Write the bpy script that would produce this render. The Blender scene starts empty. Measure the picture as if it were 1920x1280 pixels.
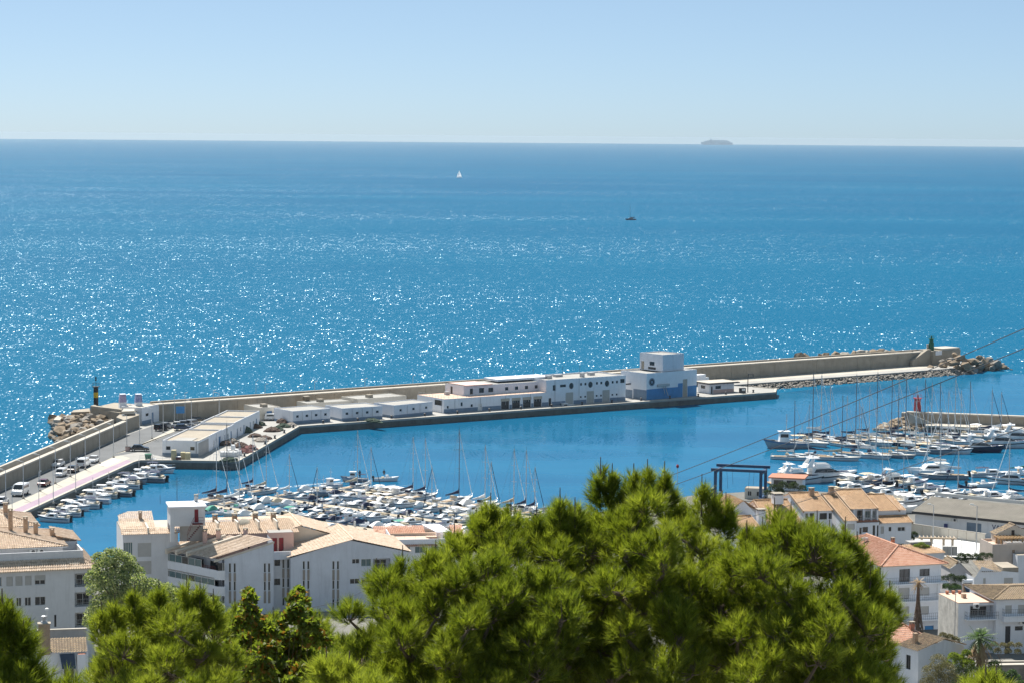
import bpy, math, random
import numpy as np
from mathutils import Vector, Matrix

S = bpy.context.scene
COL = S.collection
RND = random.Random(7)
R = math.radians

# ------------------------------------------------------------------ camera
FPX = 4516.0                      # focal length in pixels of the 1920 px wide photograph
CAM_Z = 75.0
Y0 = 255.0                        # row of the true horizontal in the photograph
PITCH = math.atan((640 - Y0) / FPX)
ROLL = R(0.45)
cam_d = bpy.data.cameras.new('camera')
cam = bpy.data.objects.new('camera', cam_d)
COL.objects.link(cam)
CAM_M = Matrix.Translation((0, 0, CAM_Z)) @ Matrix.Rotation(math.pi / 2 - PITCH, 4, 'X') @ Matrix.Rotation(ROLL, 4, 'Z')
cam.matrix_world = CAM_M
cam_d.sensor_width = 36.0
cam_d.sensor_fit = 'HORIZONTAL'
cam_d.lens = 36.0 * FPX / 1920.0
cam_d.clip_start = 0.5
cam_d.clip_end = 90000.0
cam_d.dof.use_dof = True
cam_d.dof.focus_distance = 420.0
cam_d.dof.aperture_fstop = 16.0
S.camera = cam

# ------------------------------------------------------------------ world, sun, exposure
SUN_AZ = R(-27.0)                 # from the view direction (+Y), negative = towards -X
SUN_EL = R(54.0)
W = bpy.data.worlds.new('World')
S.world = W
W.use_nodes = True
wn, wl = W.node_tree.nodes, W.node_tree.links
wn.clear()
sky = wn.new('ShaderNodeTexSky')
sky.sky_type = 'NISHITA'
sky.sun_disc = False
sky.sun_elevation = SUN_EL
sky.sun_rotation = SUN_AZ
sky.altitude = 0
sky.air_density = 0.35
sky.dust_density = 0.5
sky.ozone_density = 6.0
tint = wn.new('ShaderNodeMix')
tint.data_type = 'RGBA'
tint.blend_type = 'MULTIPLY'
tint.inputs[0].default_value = 1.0
tint.inputs[7].default_value = (0.90, 0.915, 0.825, 1)
bg = wn.new('ShaderNodeBackground')
bg.inputs[1].default_value = 0.083
wo = wn.new('ShaderNodeOutputWorld')
wl.new(sky.outputs[0], tint.inputs[6])
veil = wn.new('ShaderNodeMix')             # haze painted as a flat pale blue over the whole sky; lifts shadow fill
veil.data_type = 'RGBA'
veil.inputs[0].default_value = 0.35
veil.inputs[7].default_value = (3.53, 4.98, 5.93, 1)
wl.new(tint.outputs[2], veil.inputs[6])
wl.new(veil.outputs[2], bg.inputs[0])
wl.new(bg.outputs[0], wo.inputs[0])

sun_d = bpy.data.lights.new('sun', 'SUN')
sun_d.energy = 5.0
sun_d.angle = R(0.53)
sun_d.color = (1.0, 0.955, 0.88)
sun = bpy.data.objects.new('sun', sun_d)
COL.objects.link(sun)
SUN_DIR = Vector((math.sin(SUN_AZ) * math.cos(SUN_EL), math.cos(SUN_AZ) * math.cos(SUN_EL), math.sin(SUN_EL)))
sun.rotation_euler = SUN_DIR.to_track_quat('Z', 'Y').to_euler()
sun.location = (0, 0, 300)

S.view_settings.view_transform = 'Standard'
S.view_settings.look = 'None'
S.view_settings.gamma = 1.0
S.view_settings.exposure = 0.8
S.view_settings.use_curve_mapping = False
S.cycles.use_denoising = True
S.cycles.denoiser = 'OPENIMAGEDENOISE'
S.cycles.denoising_prefilter = 'ACCURATE'
S.cycles.max_bounces = 6
S.cycles.diffuse_bounces = 3
S.cycles.glossy_bounces = 3
S.cycles.transmission_bounces = 4
S.cycles.transparent_max_bounces = 8
S.cycles.volume_bounces = 0
S.cycles.sample_clamp_indirect = 8.0
S.cycles.caustics_reflective = False
S.cycles.caustics_refractive = False

# ------------------------------------------------------------------ where a pixel of the photograph stands in the place
def ray(px, py):
    d = Vector(((px - 960) / FPX, -(py - 640) / FPX, -1.0))
    return (CAM_M.to_3x3() @ d).normalized()

def P(px, py, z=0.0):
    """point at height z seen at that pixel"""
    d = ray(px, py)
    t = (z - CAM_Z) / d.z
    return Vector((d.x * t, d.y * t, z))

def Q(px, py, D):
    """point at distance D (along +Y) seen at that pixel"""
    d = ray(px, py)
    t = D / d.y
    return Vector((d.x * t, D, CAM_Z + d.z * t))
# ------------------------------------------------------------------ materials
MATS = {}
def nodes_of(name):
    m = bpy.data.materials.new(name)
    m.use_nodes = True
    n, l = m.node_tree.nodes, m.node_tree.links
    n.clear()
    out = n.new('ShaderNodeOutputMaterial')
    MATS[name] = m
    return m, n, l, out

def mat(name, col, rough=0.7, var=0.12, scale=0.6, spec=0.3, metal=0.0, bump=0.0, bscale=4.0, col2=None, stain=0.0, two=None):
    """plain painted / plastered surface: colour varies by large and small noise, optional rain stains"""
    m, n, l, out = nodes_of(name)
    b = n.new('ShaderNodeBsdfPrincipled')
    b.inputs['Roughness'].default_value = rough
    b.inputs['Specular IOR Level'].default_value = spec
    b.inputs['Metallic'].default_value = metal
    geo = n.new('ShaderNodeNewGeometry')
    nz = n.new('ShaderNodeTexNoise')
    nz.inputs['Scale'].default_value = scale
    nz.inputs['Detail'].default_value = 5
    nz.inputs['Roughness'].default_value = 0.65
    l.new(geo.outputs['Position'], nz.inputs['Vector'])
    ramp = n.new('ShaderNodeMapRange')
    ramp.inputs[1].default_value = 0.3
    ramp.inputs[2].default_value = 0.7
    l.new(nz.outputs['Fac'], ramp.inputs[0])
    mx = n.new('ShaderNodeMix')
    mx.data_type = 'RGBA'
    c = col
    d = col2 if col2 else tuple(x * (1 - var) for x in c)
    u = c if col2 else tuple(min(1, x * (1 + var * 0.6)) for x in c)
    mx.inputs[6].default_value = (*d, 1)
    mx.inputs[7].default_value = (*u, 1)
    l.new(ramp.outputs[0], mx.inputs[0])
    cout = mx.outputs[2]
    if stain > 0:
        mp = n.new('ShaderNodeMapping')
        mp.inputs['Scale'].default_value = (1.7, 1.7, 0.18)
        l.new(geo.outputs['Position'], mp.inputs['Vector'])
        nz2 = n.new('ShaderNodeTexNoise')
        nz2.inputs['Scale'].default_value = 1.0
        nz2.inputs['Detail'].default_value = 6
        nz2.inputs['Roughness'].default_value = 0.7
        l.new(mp.outputs[0], nz2.inputs['Vector'])
        r2 = n.new('ShaderNodeMapRange')
        r2.inputs[1].default_value = 0.52
        r2.inputs[2].default_value = 0.75
        r2.inputs[4].default_value = stain
        l.new(nz2.outputs['Fac'], r2.inputs[0])
        m2 = n.new('ShaderNodeMix')
        m2.data_type = 'RGBA'
        m2.inputs[7].default_value = (*(x * 0.45 for x in c), 1)
        l.new(r2.outputs[0], m2.inputs[0])
        l.new(cout, m2.inputs[6])
        cout = m2.outputs[2]
    l.new(cout, b.inputs['Base Color'])
    if bump > 0:
        nb = n.new('ShaderNodeTexNoise')
        nb.inputs['Scale'].default_value = bscale
        nb.inputs['Detail'].default_value = 4
        l.new(geo.outputs['Position'], nb.inputs['Vector'])
        bp = n.new('ShaderNodeBump')
        bp.inputs['Strength'].default_value = 1.0
        bp.inputs['Distance'].default_value = bump
        l.new(nb.outputs['Fac'], bp.inputs['Height'])
        l.new(bp.outputs[0], b.inputs['Normal'])
    l.new(b.outputs[0], out.inputs[0])
    return m

def math_node(n, l, op, a, b=None, c=None):
    k = n.new('ShaderNodeMath')
    k.operation = op
    for i, v in enumerate((a, b, c)):
        if v is None:
            continue
        if isinstance(v, (int, float)):
            k.inputs[i].default_value = v
        else:
            l.new(v, k.inputs[i])
    return k.outputs[0]

def water(name, deep, cell, sig, swell, rough, patch_lo, patch_hi, shallow=None, ior=1.33):
    """water: body colour under a rippled surface; the wave slopes are drawn per small facet"""
    m, n, l, out = nodes_of(name)
    geo = n.new('ShaderNodeNewGeometry')
    def tex(kind, sc, **kw):
        mp = n.new('ShaderNodeMapping')
        mp.inputs['Scale'].default_value = sc
        if 'rot' in kw:
            mp.inputs['Rotation'].default_value = (0, 0, kw['rot'])
        l.new(geo.outputs['Position'], mp.inputs['Vector'])
        t = n.new(kind)
        l.new(mp.outputs[0], t.inputs['Vector'])
        return t
    # wind patches: long streaks of rougher and smoother water
    pt = tex('ShaderNodeTexNoise', (0.0011, 0.0042, 0.001), rot=0.06)
    pt.inputs['Scale'].default_value = 1.0
    pt.inputs['Detail'].default_value = 5
    pt.inputs['Roughness'].default_value = 0.62
    pr = n.new('ShaderNodeMapRange')
    pr.inputs[1].default_value = 0.36
    pr.inputs[2].default_value = 0.64
    pr.inputs[3].default_value = patch_lo
    pr.inputs[4].default_value = patch_hi
    l.new(pt.outputs['Fac'], pr.inputs[0])
    amp = pr.outputs[0]
    sx = sy = None
    for k, (cx, cy, s) in enumerate(cell):
        v = tex('ShaderNodeTexVoronoi', (1 / cx, 1 / cy, 0.0))
        v.voronoi_dimensions = '2D'
        v.inputs['Scale'].default_value = 1.0
        sp = n.new('ShaderNodeSeparateColor')
        l.new(v.outputs['Color'], sp.inputs[0])
        a = math_node(n, l, 'MULTIPLY', math_node(n, l, 'SUBTRACT', sp.outputs[0], 0.5), s)
        b = math_node(n, l, 'MULTIPLY', math_node(n, l, 'SUBTRACT', sp.outputs[1], 0.5), s)
        sx = a if sx is None else math_node(n, l, 'ADD', sx, a)
        sy = b if sy is None else math_node(n, l, 'ADD', sy, b)
    for (cx, cy, s) in swell:
        t = tex('ShaderNodeTexNoise', (1 / cx, 1 / cy, 0.0), rot=0.2)
        t.noise_dimensions = '2D'
        t.inputs['Scale'].default_value = 1.0
        t.inputs['Detail'].default_value = 3
        sp = n.new('ShaderNodeSeparateColor')
        l.new(t.outputs['Color'], sp.inputs[0])
        a = math_node(n, l, 'MULTIPLY', math_node(n, l, 'SUBTRACT', sp.outputs[0], 0.5), s)
        b = math_node(n, l, 'MULTIPLY', math_node(n, l, 'SUBTRACT', sp.outputs[1], 0.5), s)
        sx = a if sx is None else math_node(n, l, 'ADD', sx, a)
        sy = b if sy is None else math_node(n, l, 'ADD', sy, b)
    sx = math_node(n, l, 'MULTIPLY', sx, amp)
    sy = math_node(n, l, 'MULTIPLY', sy, amp)
    cb = n.new('ShaderNodeCombineXYZ')
    l.new(sx, cb.inputs[0])
    l.new(sy, cb.inputs[1])
    cb.inputs[2].default_value = 1.0
    nm = n.new('ShaderNodeVectorMath')
    nm.operation = 'NORMALIZE'
    l.new(cb.outputs[0], nm.inputs[0])
    # body colour drifts between two water tones
    dk = 1.0 if shallow else 9.0
    dt = tex('ShaderNodeTexNoise', (0.0016 * dk, 0.004 * dk, 0.001), rot=-0.1)
    dt.inputs['Scale'].default_value = 1.0
    dt.inputs['Detail'].default_value = 3
    mx = n.new('ShaderNodeMix')
    mx.data_type = 'RGBA'
    mx.inputs[6].default_value = (*deep[0], 1)
    mx.inputs[7].default_value = (*deep[1], 1)
    r3 = n.new('ShaderNodeMapRange')
    r3.inputs[1].default_value = 0.35
    r3.inputs[2].default_value = 0.65
    l.new(dt.outputs['Fac'], r3.inputs[0])
    l.new(r3.outputs[0], mx.inputs[0])
    # shallower, greener water towards the coast
    sepp = n.new('ShaderNodeSeparateXYZ')
    l.new(geo.outputs['Position'], sepp.inputs[0])
    rs = n.new('ShaderNodeMapRange')
    rs.inputs[1].default_value = 700.0
    rs.inputs[2].default_value = 3200.0
    rs.inputs[3].default_value = 1.0
    rs.inputs[4].default_value = 0.0
    l.new(sepp.outputs[1], rs.inputs[0])
    m4 = n.new('ShaderNodeMix')
    m4.data_type = 'RGBA'
    m4.inputs[7].default_value = (*(shallow or deep[0]), 1)
    l.new(math_node(n, l, 'MULTIPLY', rs.outputs[0], 0.75 if shallow else 0.0), m4.inputs[0])
    l.new(mx.outputs[2], m4.inputs[6])
    dif = n.new('ShaderNodeBsdfDiffuse')
    l.new(m4.outputs[2], dif.inputs['Color'])
    gl = n.new('ShaderNodeBsdfGlossy')
    gl.inputs['Color'].default_value = (0.72, 0.9, 1, 1)
    gl.inputs['Roughness'].default_value = rough
    l.new(nm.outputs[0], gl.inputs['Normal'])
    fr = n.new('ShaderNodeFresnel')
    fr.inputs['IOR'].default_value = ior
    l.new(nm.outputs[0], fr.inputs['Normal'])
    # a rough sea hides the grazing facets, so its mean reflectance stays well under that of a mirror
    fc = n.new('ShaderNodeMath')
    fc.operation = 'MINIMUM'
    fc.inputs[1].default_value = sig
    l.new(fr.outputs[0], fc.inputs[0])
    ms = n.new('ShaderNodeMixShader')
    l.new(fc.outputs[0], ms.inputs[0])
    l.new(dif.outputs[0], ms.inputs[1])
    l.new(gl.outputs[0], ms.inputs[2])
    l.new(ms.outputs[0], out.inputs[0])
    return m

water('sea_water', ((0.001, 0.078, 0.170), (0.001, 0.092, 0.186)),
      cell=((0.26, 1.3, 0.86), (0.9, 3.2, 0.26)), sig=0.055, swell=((9, 14, 0.5),), rough=0.25, patch_lo=0.79, patch_hi=1.06, shallow=(0.001, 0.094, 0.18))
water('harbour_calm', ((0.005, 0.088, 0.182), (0.009, 0.118, 0.222)),
      cell=(), sig=0.27, swell=((0.6, 1.4, 0.13), (5, 12, 0.07)), rough=0.07, patch_lo=0.7, patch_hi=1.2)

# ---- plain materials: real base colours
mat('white_paint', (0.77, 0.79, 0.83), 0.6, 0.06, 0.5, stain=0.25)
mat('warm_render', (0.68, 0.685, 0.70), 0.8, 0.08, 0.5, stain=0.22)
mat('cream_render', (0.66, 0.60, 0.51), 0.8, 0.08, 0.5, stain=0.22)
mat('lilac_white', (0.68, 0.71, 0.77), 0.8, 0.08, 0.4, stain=0.3)
mat('pink_render', (0.62, 0.44, 0.39), 0.8, 0.08, 0.5, stain=0.15)
mat('old_render', (0.56, 0.53, 0.48), 0.9, 0.3, 0.9, stain=0.6)
mat('grey_render', (0.40, 0.39, 0.38), 0.9, 0.15, 0.6, stain=0.3)
mat('blue_base', (0.07, 0.25, 0.50), 0.7, 0.15, 0.7, stain=0.3)
mat('grey_blue', (0.20, 0.27, 0.36), 0.8, 0.15, 0.8, stain=0.3)
mat('door_blue', (0.07, 0.19, 0.36), 0.6, 0.2, 2.0)
mat('concrete', (0.35, 0.305, 0.245), 0.9, 0.18, 0.35, bump=0.02, stain=0.35)
mat('concrete_pale', (0.46, 0.42, 0.36), 0.9, 0.15, 0.3)
mat('quay_wall', (0.15, 0.145, 0.13), 0.9, 0.35, 0.4, stain=0.7)
mat('quay_deck', (0.34, 0.33, 0.31), 0.9, 0.2, 0.12)
mat('asphalt', (0.14, 0.145, 0.15), 0.95, 0.16, 0.15)
mat('pavement_cream', (0.43, 0.40, 0.34), 0.9, 0.1, 0.3)
mat('pink_paving', (0.33, 0.25, 0.31), 0.9, 0.12, 0.3)
mat('white_line', (0.78, 0.78, 0.76), 0.8, 0.1, 2)
mat('rock', (0.28, 0.215, 0.15), 0.95, 0.45, 0.5, bump=0.08, bscale=1.5)
mat('rock_grey', (0.30, 0.27, 0.235), 0.95, 0.45, 0.5, bump=0.08, bscale=1.5)
mat('rock_pale', (0.40, 0.36, 0.30), 0.95, 0.3, 0.5, bump=0.06, bscale=1.5)
mat('soil', (0.20, 0.16, 0.11), 1.0, 0.4, 0.25, bump=0.06)
mat('dry_ground', (0.17, 0.165, 0.15), 1.0, 0.25, 0.2)
mat('glass_dark', (0.018, 0.022, 0.028), 0.12, 0.1, 1, spec=0.6)
mat('glass_teal', (0.10, 0.17, 0.18), 0.1, 0.15, 1, spec=0.6)
mat('frame_white', (0.72, 0.72, 0.70), 0.5, 0.05, 1)
mat('frame_dark', (0.06, 0.055, 0.05), 0.5, 0.1, 1)
mat('shutter_grey', (0.46, 0.45, 0.43), 0.7, 0.08, 1.0)
mat('shutter_brown', (0.33, 0.29, 0.25), 0.7, 0.12, 1.0)
mat('roller_door', (0.47, 0.46, 0.43), 0.6, 0.1, 1.0)
mat('metal_grey', (0.40, 0.41, 0.42), 0.45, 0.08, 2, metal=0.3)
mat('metal_dark', (0.05, 0.05, 0.055), 0.5, 0.1, 2)
mat('alu', (0.55, 0.56, 0.57), 0.35, 0.06, 2, metal=0.5)
mat('mast_dark', (0.17, 0.175, 0.19), 0.4, 0.06, 2, metal=0.3)
mat('steel_wire', (0.22, 0.22, 0.23), 0.4, 0.05, 2, metal=0.3)
mat('hoist_blue', (0.025, 0.075, 0.16), 0.5, 0.2, 1, stain=0.3)
mat('beacon_red', (0.38, 0.02, 0.025), 0.5, 0.15, 1)
mat('beacon_green', (0.01, 0.11, 0.055), 0.5, 0.15, 1)
mat('beacon_black', (0.015, 0.015, 0.017), 0.5, 0.15, 1)
mat('beacon_yellow', (0.55, 0.37, 0.02), 0.5, 0.15, 1)
mat('poster_violet', (0.24, 0.22, 0.40), 0.6, 0.3, 1.5, col2=(0.42, 0.36, 0.46))
mat('poster_blue', (0.13, 0.16, 0.36), 0.6, 0.3, 1.5, col2=(0.34, 0.36, 0.50))
mat('sign_blue', (0.06, 0.26, 0.55), 0.5, 0.1, 2)
mat('sign_navy', (0.03, 0.04, 0.16), 0.5, 0.1, 2)
mat('letter_navy', (0.02, 0.03, 0.10), 0.6, 0.1, 2)
mat('gel_white', (0.86, 0.86, 0.86), 0.22, 0.05, 0.8, spec=0.5)
mat('gel_cream', (0.70, 0.66, 0.58), 0.25, 0.05, 0.8, spec=0.5)
mat('gel_navy', (0.018, 0.028, 0.075), 0.2, 0.1, 0.8, spec=0.5)
mat('gel_grey', (0.36, 0.38, 0.41), 0.25, 0.08, 0.8, spec=0.5)
mat('antifoul', (0.03, 0.045, 0.09), 0.8, 0.2, 0.8)
mat('teak', (0.34, 0.24, 0.15), 0.7, 0.15, 3)
mat('canvas_navy', (0.022, 0.032, 0.075), 0.8, 0.2, 1.5)
mat('canvas_white', (0.82, 0.82, 0.81), 0.8, 0.08, 1.5)
mat('canvas_beige', (0.52, 0.44, 0.32), 0.8, 0.12, 1.5)
mat('canvas_green', (0.08, 0.30, 0.22), 0.8, 0.12, 1.5)
mat('canvas_red', (0.35, 0.10, 0.07), 0.8, 0.12, 1.5)
mat('motor_black', (0.02, 0.02, 0.022), 0.35, 0.1, 2)
mat('pontoon_deck', (0.42, 0.36, 0.28), 0.9, 0.15, 0.5)
mat('net_brown', (0.11, 0.075, 0.06), 1.0, 0.5, 2.5, bump=0.12, bscale=4)
mat('net_green', (0.05, 0.075, 0.055), 1.0, 0.5, 2.5, bump=0.12, bscale=4)
mat('net_red', (0.16, 0.07, 0.065), 1.0, 0.5, 2.5, bump=0.12, bscale=4)
mat('net_grey', (0.28, 0.25, 0.22), 1.0, 0.5, 2.5, bump=0.12, bscale=4)
mat('bag_white', (0.72, 0.72, 0.72), 0.8, 0.1, 2, bump=0.05, bscale=3)
mat('crate_cream', (0.55, 0.48, 0.30), 0.8, 0.12, 1)
mat('bin_green', (0.01, 0.15, 0.08), 0.5, 0.1, 2)
mat('tyre', (0.015, 0.015, 0.016), 0.9, 0.1, 4)
mat('lamp_glass', (0.75, 0.75, 0.72), 0.3, 0.05, 2)
mat('car_white', (0.74, 0.75, 0.76), 0.18, 0.03, 1, spec=0.6)
mat('car_black', (0.015, 0.017, 0.022), 0.15, 0.1, 1, spec=0.6)
mat('car_blue', (0.03, 0.05, 0.10), 0.15, 0.1, 1, spec=0.6)
mat('car_grey', (0.24, 0.26, 0.29), 0.2, 0.06, 1, spec=0.6)
mat('car_maroon', (0.13, 0.015, 0.025), 0.18, 0.1, 1, spec=0.6)
mat('foam', (0.60, 0.68, 0.72), 0.8, 0.3, 2)
mat('skin_dark', (0.08, 0.06, 0.06), 0.8, 0.1, 3)
mat('ship_hazed', (0.42, 0.52, 0.60), 0.7, 0.2, 0.02)  # far ship paled: part of the sea haze is put into its colour
mat('sail_white', (0.8, 0.8, 0.78), 0.8, 0.05, 1)
mat('bark', (0.17, 0.13, 0.10), 1.0, 0.4, 6.0, bump=0.01, bscale=25)
mat('palm_bark', (0.17, 0.125, 0.09), 1.0, 0.4, 3.0, bump=0.05, bscale=6)
mat('palm_dead', (0.36, 0.29, 0.20), 0.95, 0.3, 3.0)
mat('dish_beige', (0.42, 0.38, 0.31), 0.7, 0.15, 1)
mat('brick_tone', (0.42, 0.30, 0.21), 0.95, 0.35, 5.0)
mat('mortar', (0.50, 0.46, 0.40), 0.95, 0.15, 4.0)
mat('red_door', (0.25, 0.02, 0.03), 0.5, 0.1, 2)
mat('stair_red', (0.17, 0.035, 0.035), 0.6, 0.15, 2)
mat('terracotta', (0.45, 0.20, 0.13), 0.9, 0.2, 2)
mat('peach_terrace', (0.62, 0.44, 0.34), 0.9, 0.12, 0.6)
mat('solar_blue', (0.03, 0.045, 0.08), 0.15, 0.1, 2, spec=0.6)

def tiles(name, a, b, c):
    """clay tiles: every tile its own shade"""
    m, n, l, out = nodes_of(name)
    geo = n.new('ShaderNodeNewGeometry')
    v = n.new('ShaderNodeTexVoronoi')
    v.inputs['Scale'].default_value = 3.6
    l.new(geo.outputs['Position'], v.inputs['Vector'])
    sp = n.new('ShaderNodeSeparateColor')
    l.new(v.outputs['Color'], sp.inputs[0])
    nz = n.new('ShaderNodeTexNoise')
    nz.inputs['Scale'].default_value = 0.45
    nz.inputs['Detail'].default_value = 6
    nz.inputs['Roughness'].default_value = 0.7
    l.new(geo.outputs['Position'], nz.inputs['Vector'])
    cr = n.new('ShaderNodeValToRGB')
    cr.color_ramp.elements[0].color = (*a, 1)
    cr.color_ramp.elements[0].position = 0.15
    cr.color_ramp.elements[1].color = (*c, 1)
    cr.color_ramp.elements[1].position = 0.9
    e = cr.color_ramp.elements.new(0.5)
    e.color = (*b, 1)
    k = math_node(n, l, 'ADD', math_node(n, l, 'MULTIPLY', sp.outputs[0], 0.55), math_node(n, l, 'MULTIPLY', nz.outputs['Fac'], 0.5))
    l.new(k, cr.inputs[0])
    bs = n.new('ShaderNodeBsdfPrincipled')
    bs.inputs['Roughness'].default_value = 0.9
    bs.inputs['Specular IOR Level'].default_value = 0.2
    l.new(cr.outputs[0], bs.inputs['Base Color'])
    l.new(bs.outputs[0], out.inputs[0])
tiles('tile_sand', (0.42, 0.31, 0.22), (0.60, 0.465, 0.35), (0.73, 0.60, 0.49))
tiles('tile_brown', (0.27, 0.17, 0.10), (0.45, 0.29, 0.17), (0.58, 0.41, 0.26))
tiles('tile_orange', (0.40, 0.20, 0.13), (0.54, 0.30, 0.21), (0.63, 0.42, 0.32))
tiles('tile_old', (0.14, 0.11, 0.08), (0.26, 0.20, 0.14), (0.40, 0.30, 0.19))

def leaf(name, a, b, trans, tcol):
    """leaves and needles: each with its own shade, letting some sun through"""
    m, n, l, out = nodes_of(name)
    geo = n.new('ShaderNodeNewGeometry')
    nz = n.new('ShaderNodeTexNoise')
    nz.inputs['Scale'].default_value = 1.1
    nz.inputs['Detail'].default_value = 3
    l.new(geo.outputs['Position'], nz.inputs['Vector'])
    k = math_node(n, l, 'ADD', math_node(n, l, 'MULTIPLY', geo.outputs['Random Per Island'], 0.6), math_node(n, l, 'MULTIPLY', math_node(n, l, 'SUBTRACT', nz.outputs['Fac'], 0.3), 1.0))
    mx = n.new('ShaderNodeMix')
    mx.data_type = 'RGBA'
    mx.inputs[6].default_value = (*a, 1)
    mx.inputs[7].default_value = (*b, 1)
    l.new(k, mx.inputs[0])
    bs = n.new('ShaderNodeBsdfPrincipled')
    bs.inputs['Roughness'].default_value = 0.5
    bs.inputs['Specular IOR Level'].default_value = 0.3
    l.new(mx.outputs[2], bs.inputs['Base Color'])
    tr = n.new('ShaderNodeBsdfTranslucent')
    m3 = n.new('ShaderNodeMix')
    m3.data_type = 'RGBA'
    m3.blend_type = 'MULTIPLY'
    m3.inputs[0].default_value = 1.0
    m3.inputs[7].default_value = (*tcol, 1)
    l.new(mx.outputs[2], m3.inputs[6])
    l.new(m3.outputs[2], tr.inputs['Color'])
    ms = n.new('ShaderNodeMixShader')
    ms.inputs[0].default_value = trans
    l.new(bs.outputs[0], ms.inputs[1])
    l.new(tr.outputs[0], ms.inputs[2])
    l.new(ms.outputs[0], out.inputs[0])
leaf('pine_needle', (0.055, 0.085, 0.012), (0.175, 0.21, 0.022), 0.5, (1.9, 1.9, 0.9))
leaf('pine_needle_light', (0.11, 0.15, 0.02), (0.30, 0.315, 0.045), 0.5, (1.7, 1.8, 1.0))  # yellower needles; the sunlit look of tips is partly put into this colour
leaf('broad_leaf', (0.07, 0.105, 0.02), (0.20, 0.235, 0.04), 0.5, (1.8, 1.9, 0.9))
leaf('rusty_leaf', (0.20, 0.09, 0.02), (0.30, 0.20, 0.03), 0.4, (1.5, 1.3, 1.0))
leaf('silver_leaf', (0.22, 0.26, 0.11), (0.42, 0.44, 0.22), 0.4, (1.4, 1.5, 0.9))
leaf('dark_leaf', (0.018, 0.035, 0.014), (0.06, 0.085, 0.03), 0.3, (1.5, 1.6, 1.0))
leaf('palm_green', (0.04, 0.085, 0.03), (0.12, 0.18, 0.06), 0.3, (1.5, 1.6, 1.0))
leaf('dry_frond', (0.28, 0.19, 0.10), (0.42, 0.30, 0.17), 0.25, (1.1, 1.1, 1.0))
leaf('scrub_leaf', (0.12, 0.12, 0.05), (0.25, 0.22, 0.11), 0.3, (1.2, 1.2, 1.0))

fm, fn, fl, fo = nodes_of('wake_foam')
_g = fn.new('ShaderNodeNewGeometry')
_n = fn.new('ShaderNodeTexNoise')
_n.inputs['Scale'].default_value = 1.6
_n.inputs['Detail'].default_value = 4
fl.new(_g.outputs['Position'], _n.inputs['Vector'])
_r = fn.new('ShaderNodeMapRange')
_r.inputs[1].default_value = 0.46
_r.inputs[2].default_value = 0.62
_r.inputs[4].default_value = 0.8
fl.new(_n.outputs['Fac'], _r.inputs[0])
_t = fn.new('ShaderNodeBsdfTransparent')
_d = fn.new('ShaderNodeBsdfDiffuse')
_d.inputs['Color'].default_value = (0.62, 0.70, 0.74, 1)
_m = fn.new('ShaderNodeMixShader')
fl.new(_r.outputs[0], _m.inputs[0])
fl.new(_t.outputs[0], _m.inputs[1])
fl.new(_d.outputs[0], _m.inputs[2])
fl.new(_m.outputs[0], fo.inputs[0])
mat('roof_fibre', (0.19, 0.175, 0.15), 0.95, 0.2, 0.4, stain=0.3)
mat('plaza_white', (0.62, 0.62, 0.61), 0.8, 0.08, 0.5)
mat('stone_beige', (0.50, 0.41, 0.31), 0.9, 0.15, 1.5)
mat('wood', (0.40, 0.26, 0.13), 0.7, 0.2, 3)
mat('pink_cream', (0.60, 0.51, 0.44), 0.85, 0.1, 0.6, stain=0.2)
mat('grey_lilac', (0.52, 0.50, 0.50), 0.85, 0.1, 0.6, stain=0.2)

_sm, _sn, _sl, _so = nodes_of('sail_white')
_a = _sn.new('ShaderNodeBsdfDiffuse')
_a.inputs['Color'].default_value = (0.8, 0.8, 0.8, 1)
_b = _sn.new('ShaderNodeBsdfTranslucent')
_b.inputs['Color'].default_value = (0.8, 0.8, 0.8, 1)
_c = _sn.new('ShaderNodeMixShader')
_sl.new(_a.outputs[0], _c.inputs[1])
_sl.new(_b.outputs[0], _c.inputs[2])
_sl.new(_c.outputs[0], _so.inputs[0])
# ------------------------------------------------------------------ mesh helpers
def mesh_obj(name, verts, faces, m=None, parent=None, smooth=False):
    me = bpy.data.meshes.new(name)
    me.from_pydata([tuple(v) for v in verts], [], [tuple(f) for f in faces])
    if m:
        me.materials.append(MATS[m])
    if smooth:
        me.polygons.foreach_set('use_smooth', [True] * len(me.polygons))
    me.update()
    o = bpy.data.objects.new(name, me)
    COL.objects.link(o)
    if parent:
        o.parent = parent
    return o

def structure(o):
    o['kind'] = 'structure'
    return o

SEA_R = 26000.0
sv = [(0, 0, 0)]
rings = (900, 2500, 7000, SEA_R)
K = 96
for r in rings:
    for k in range(K):
        a = 2 * math.pi * k / K
        sv.append((r * math.cos(a), r * math.sin(a), 0))
sf = [(0, 1 + k, 1 + (k + 1) % K) for k in range(K)]
for i in range(len(rings) - 1):
    for k in range(K):
        sf.append((1 + i * K + k, 1 + (i + 1) * K + k, 1 + (i + 1) * K + (k + 1) % K, 1 + i * K + (k + 1) % K))
structure(mesh_obj('sea', sv, sf, 'sea_water'))
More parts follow.
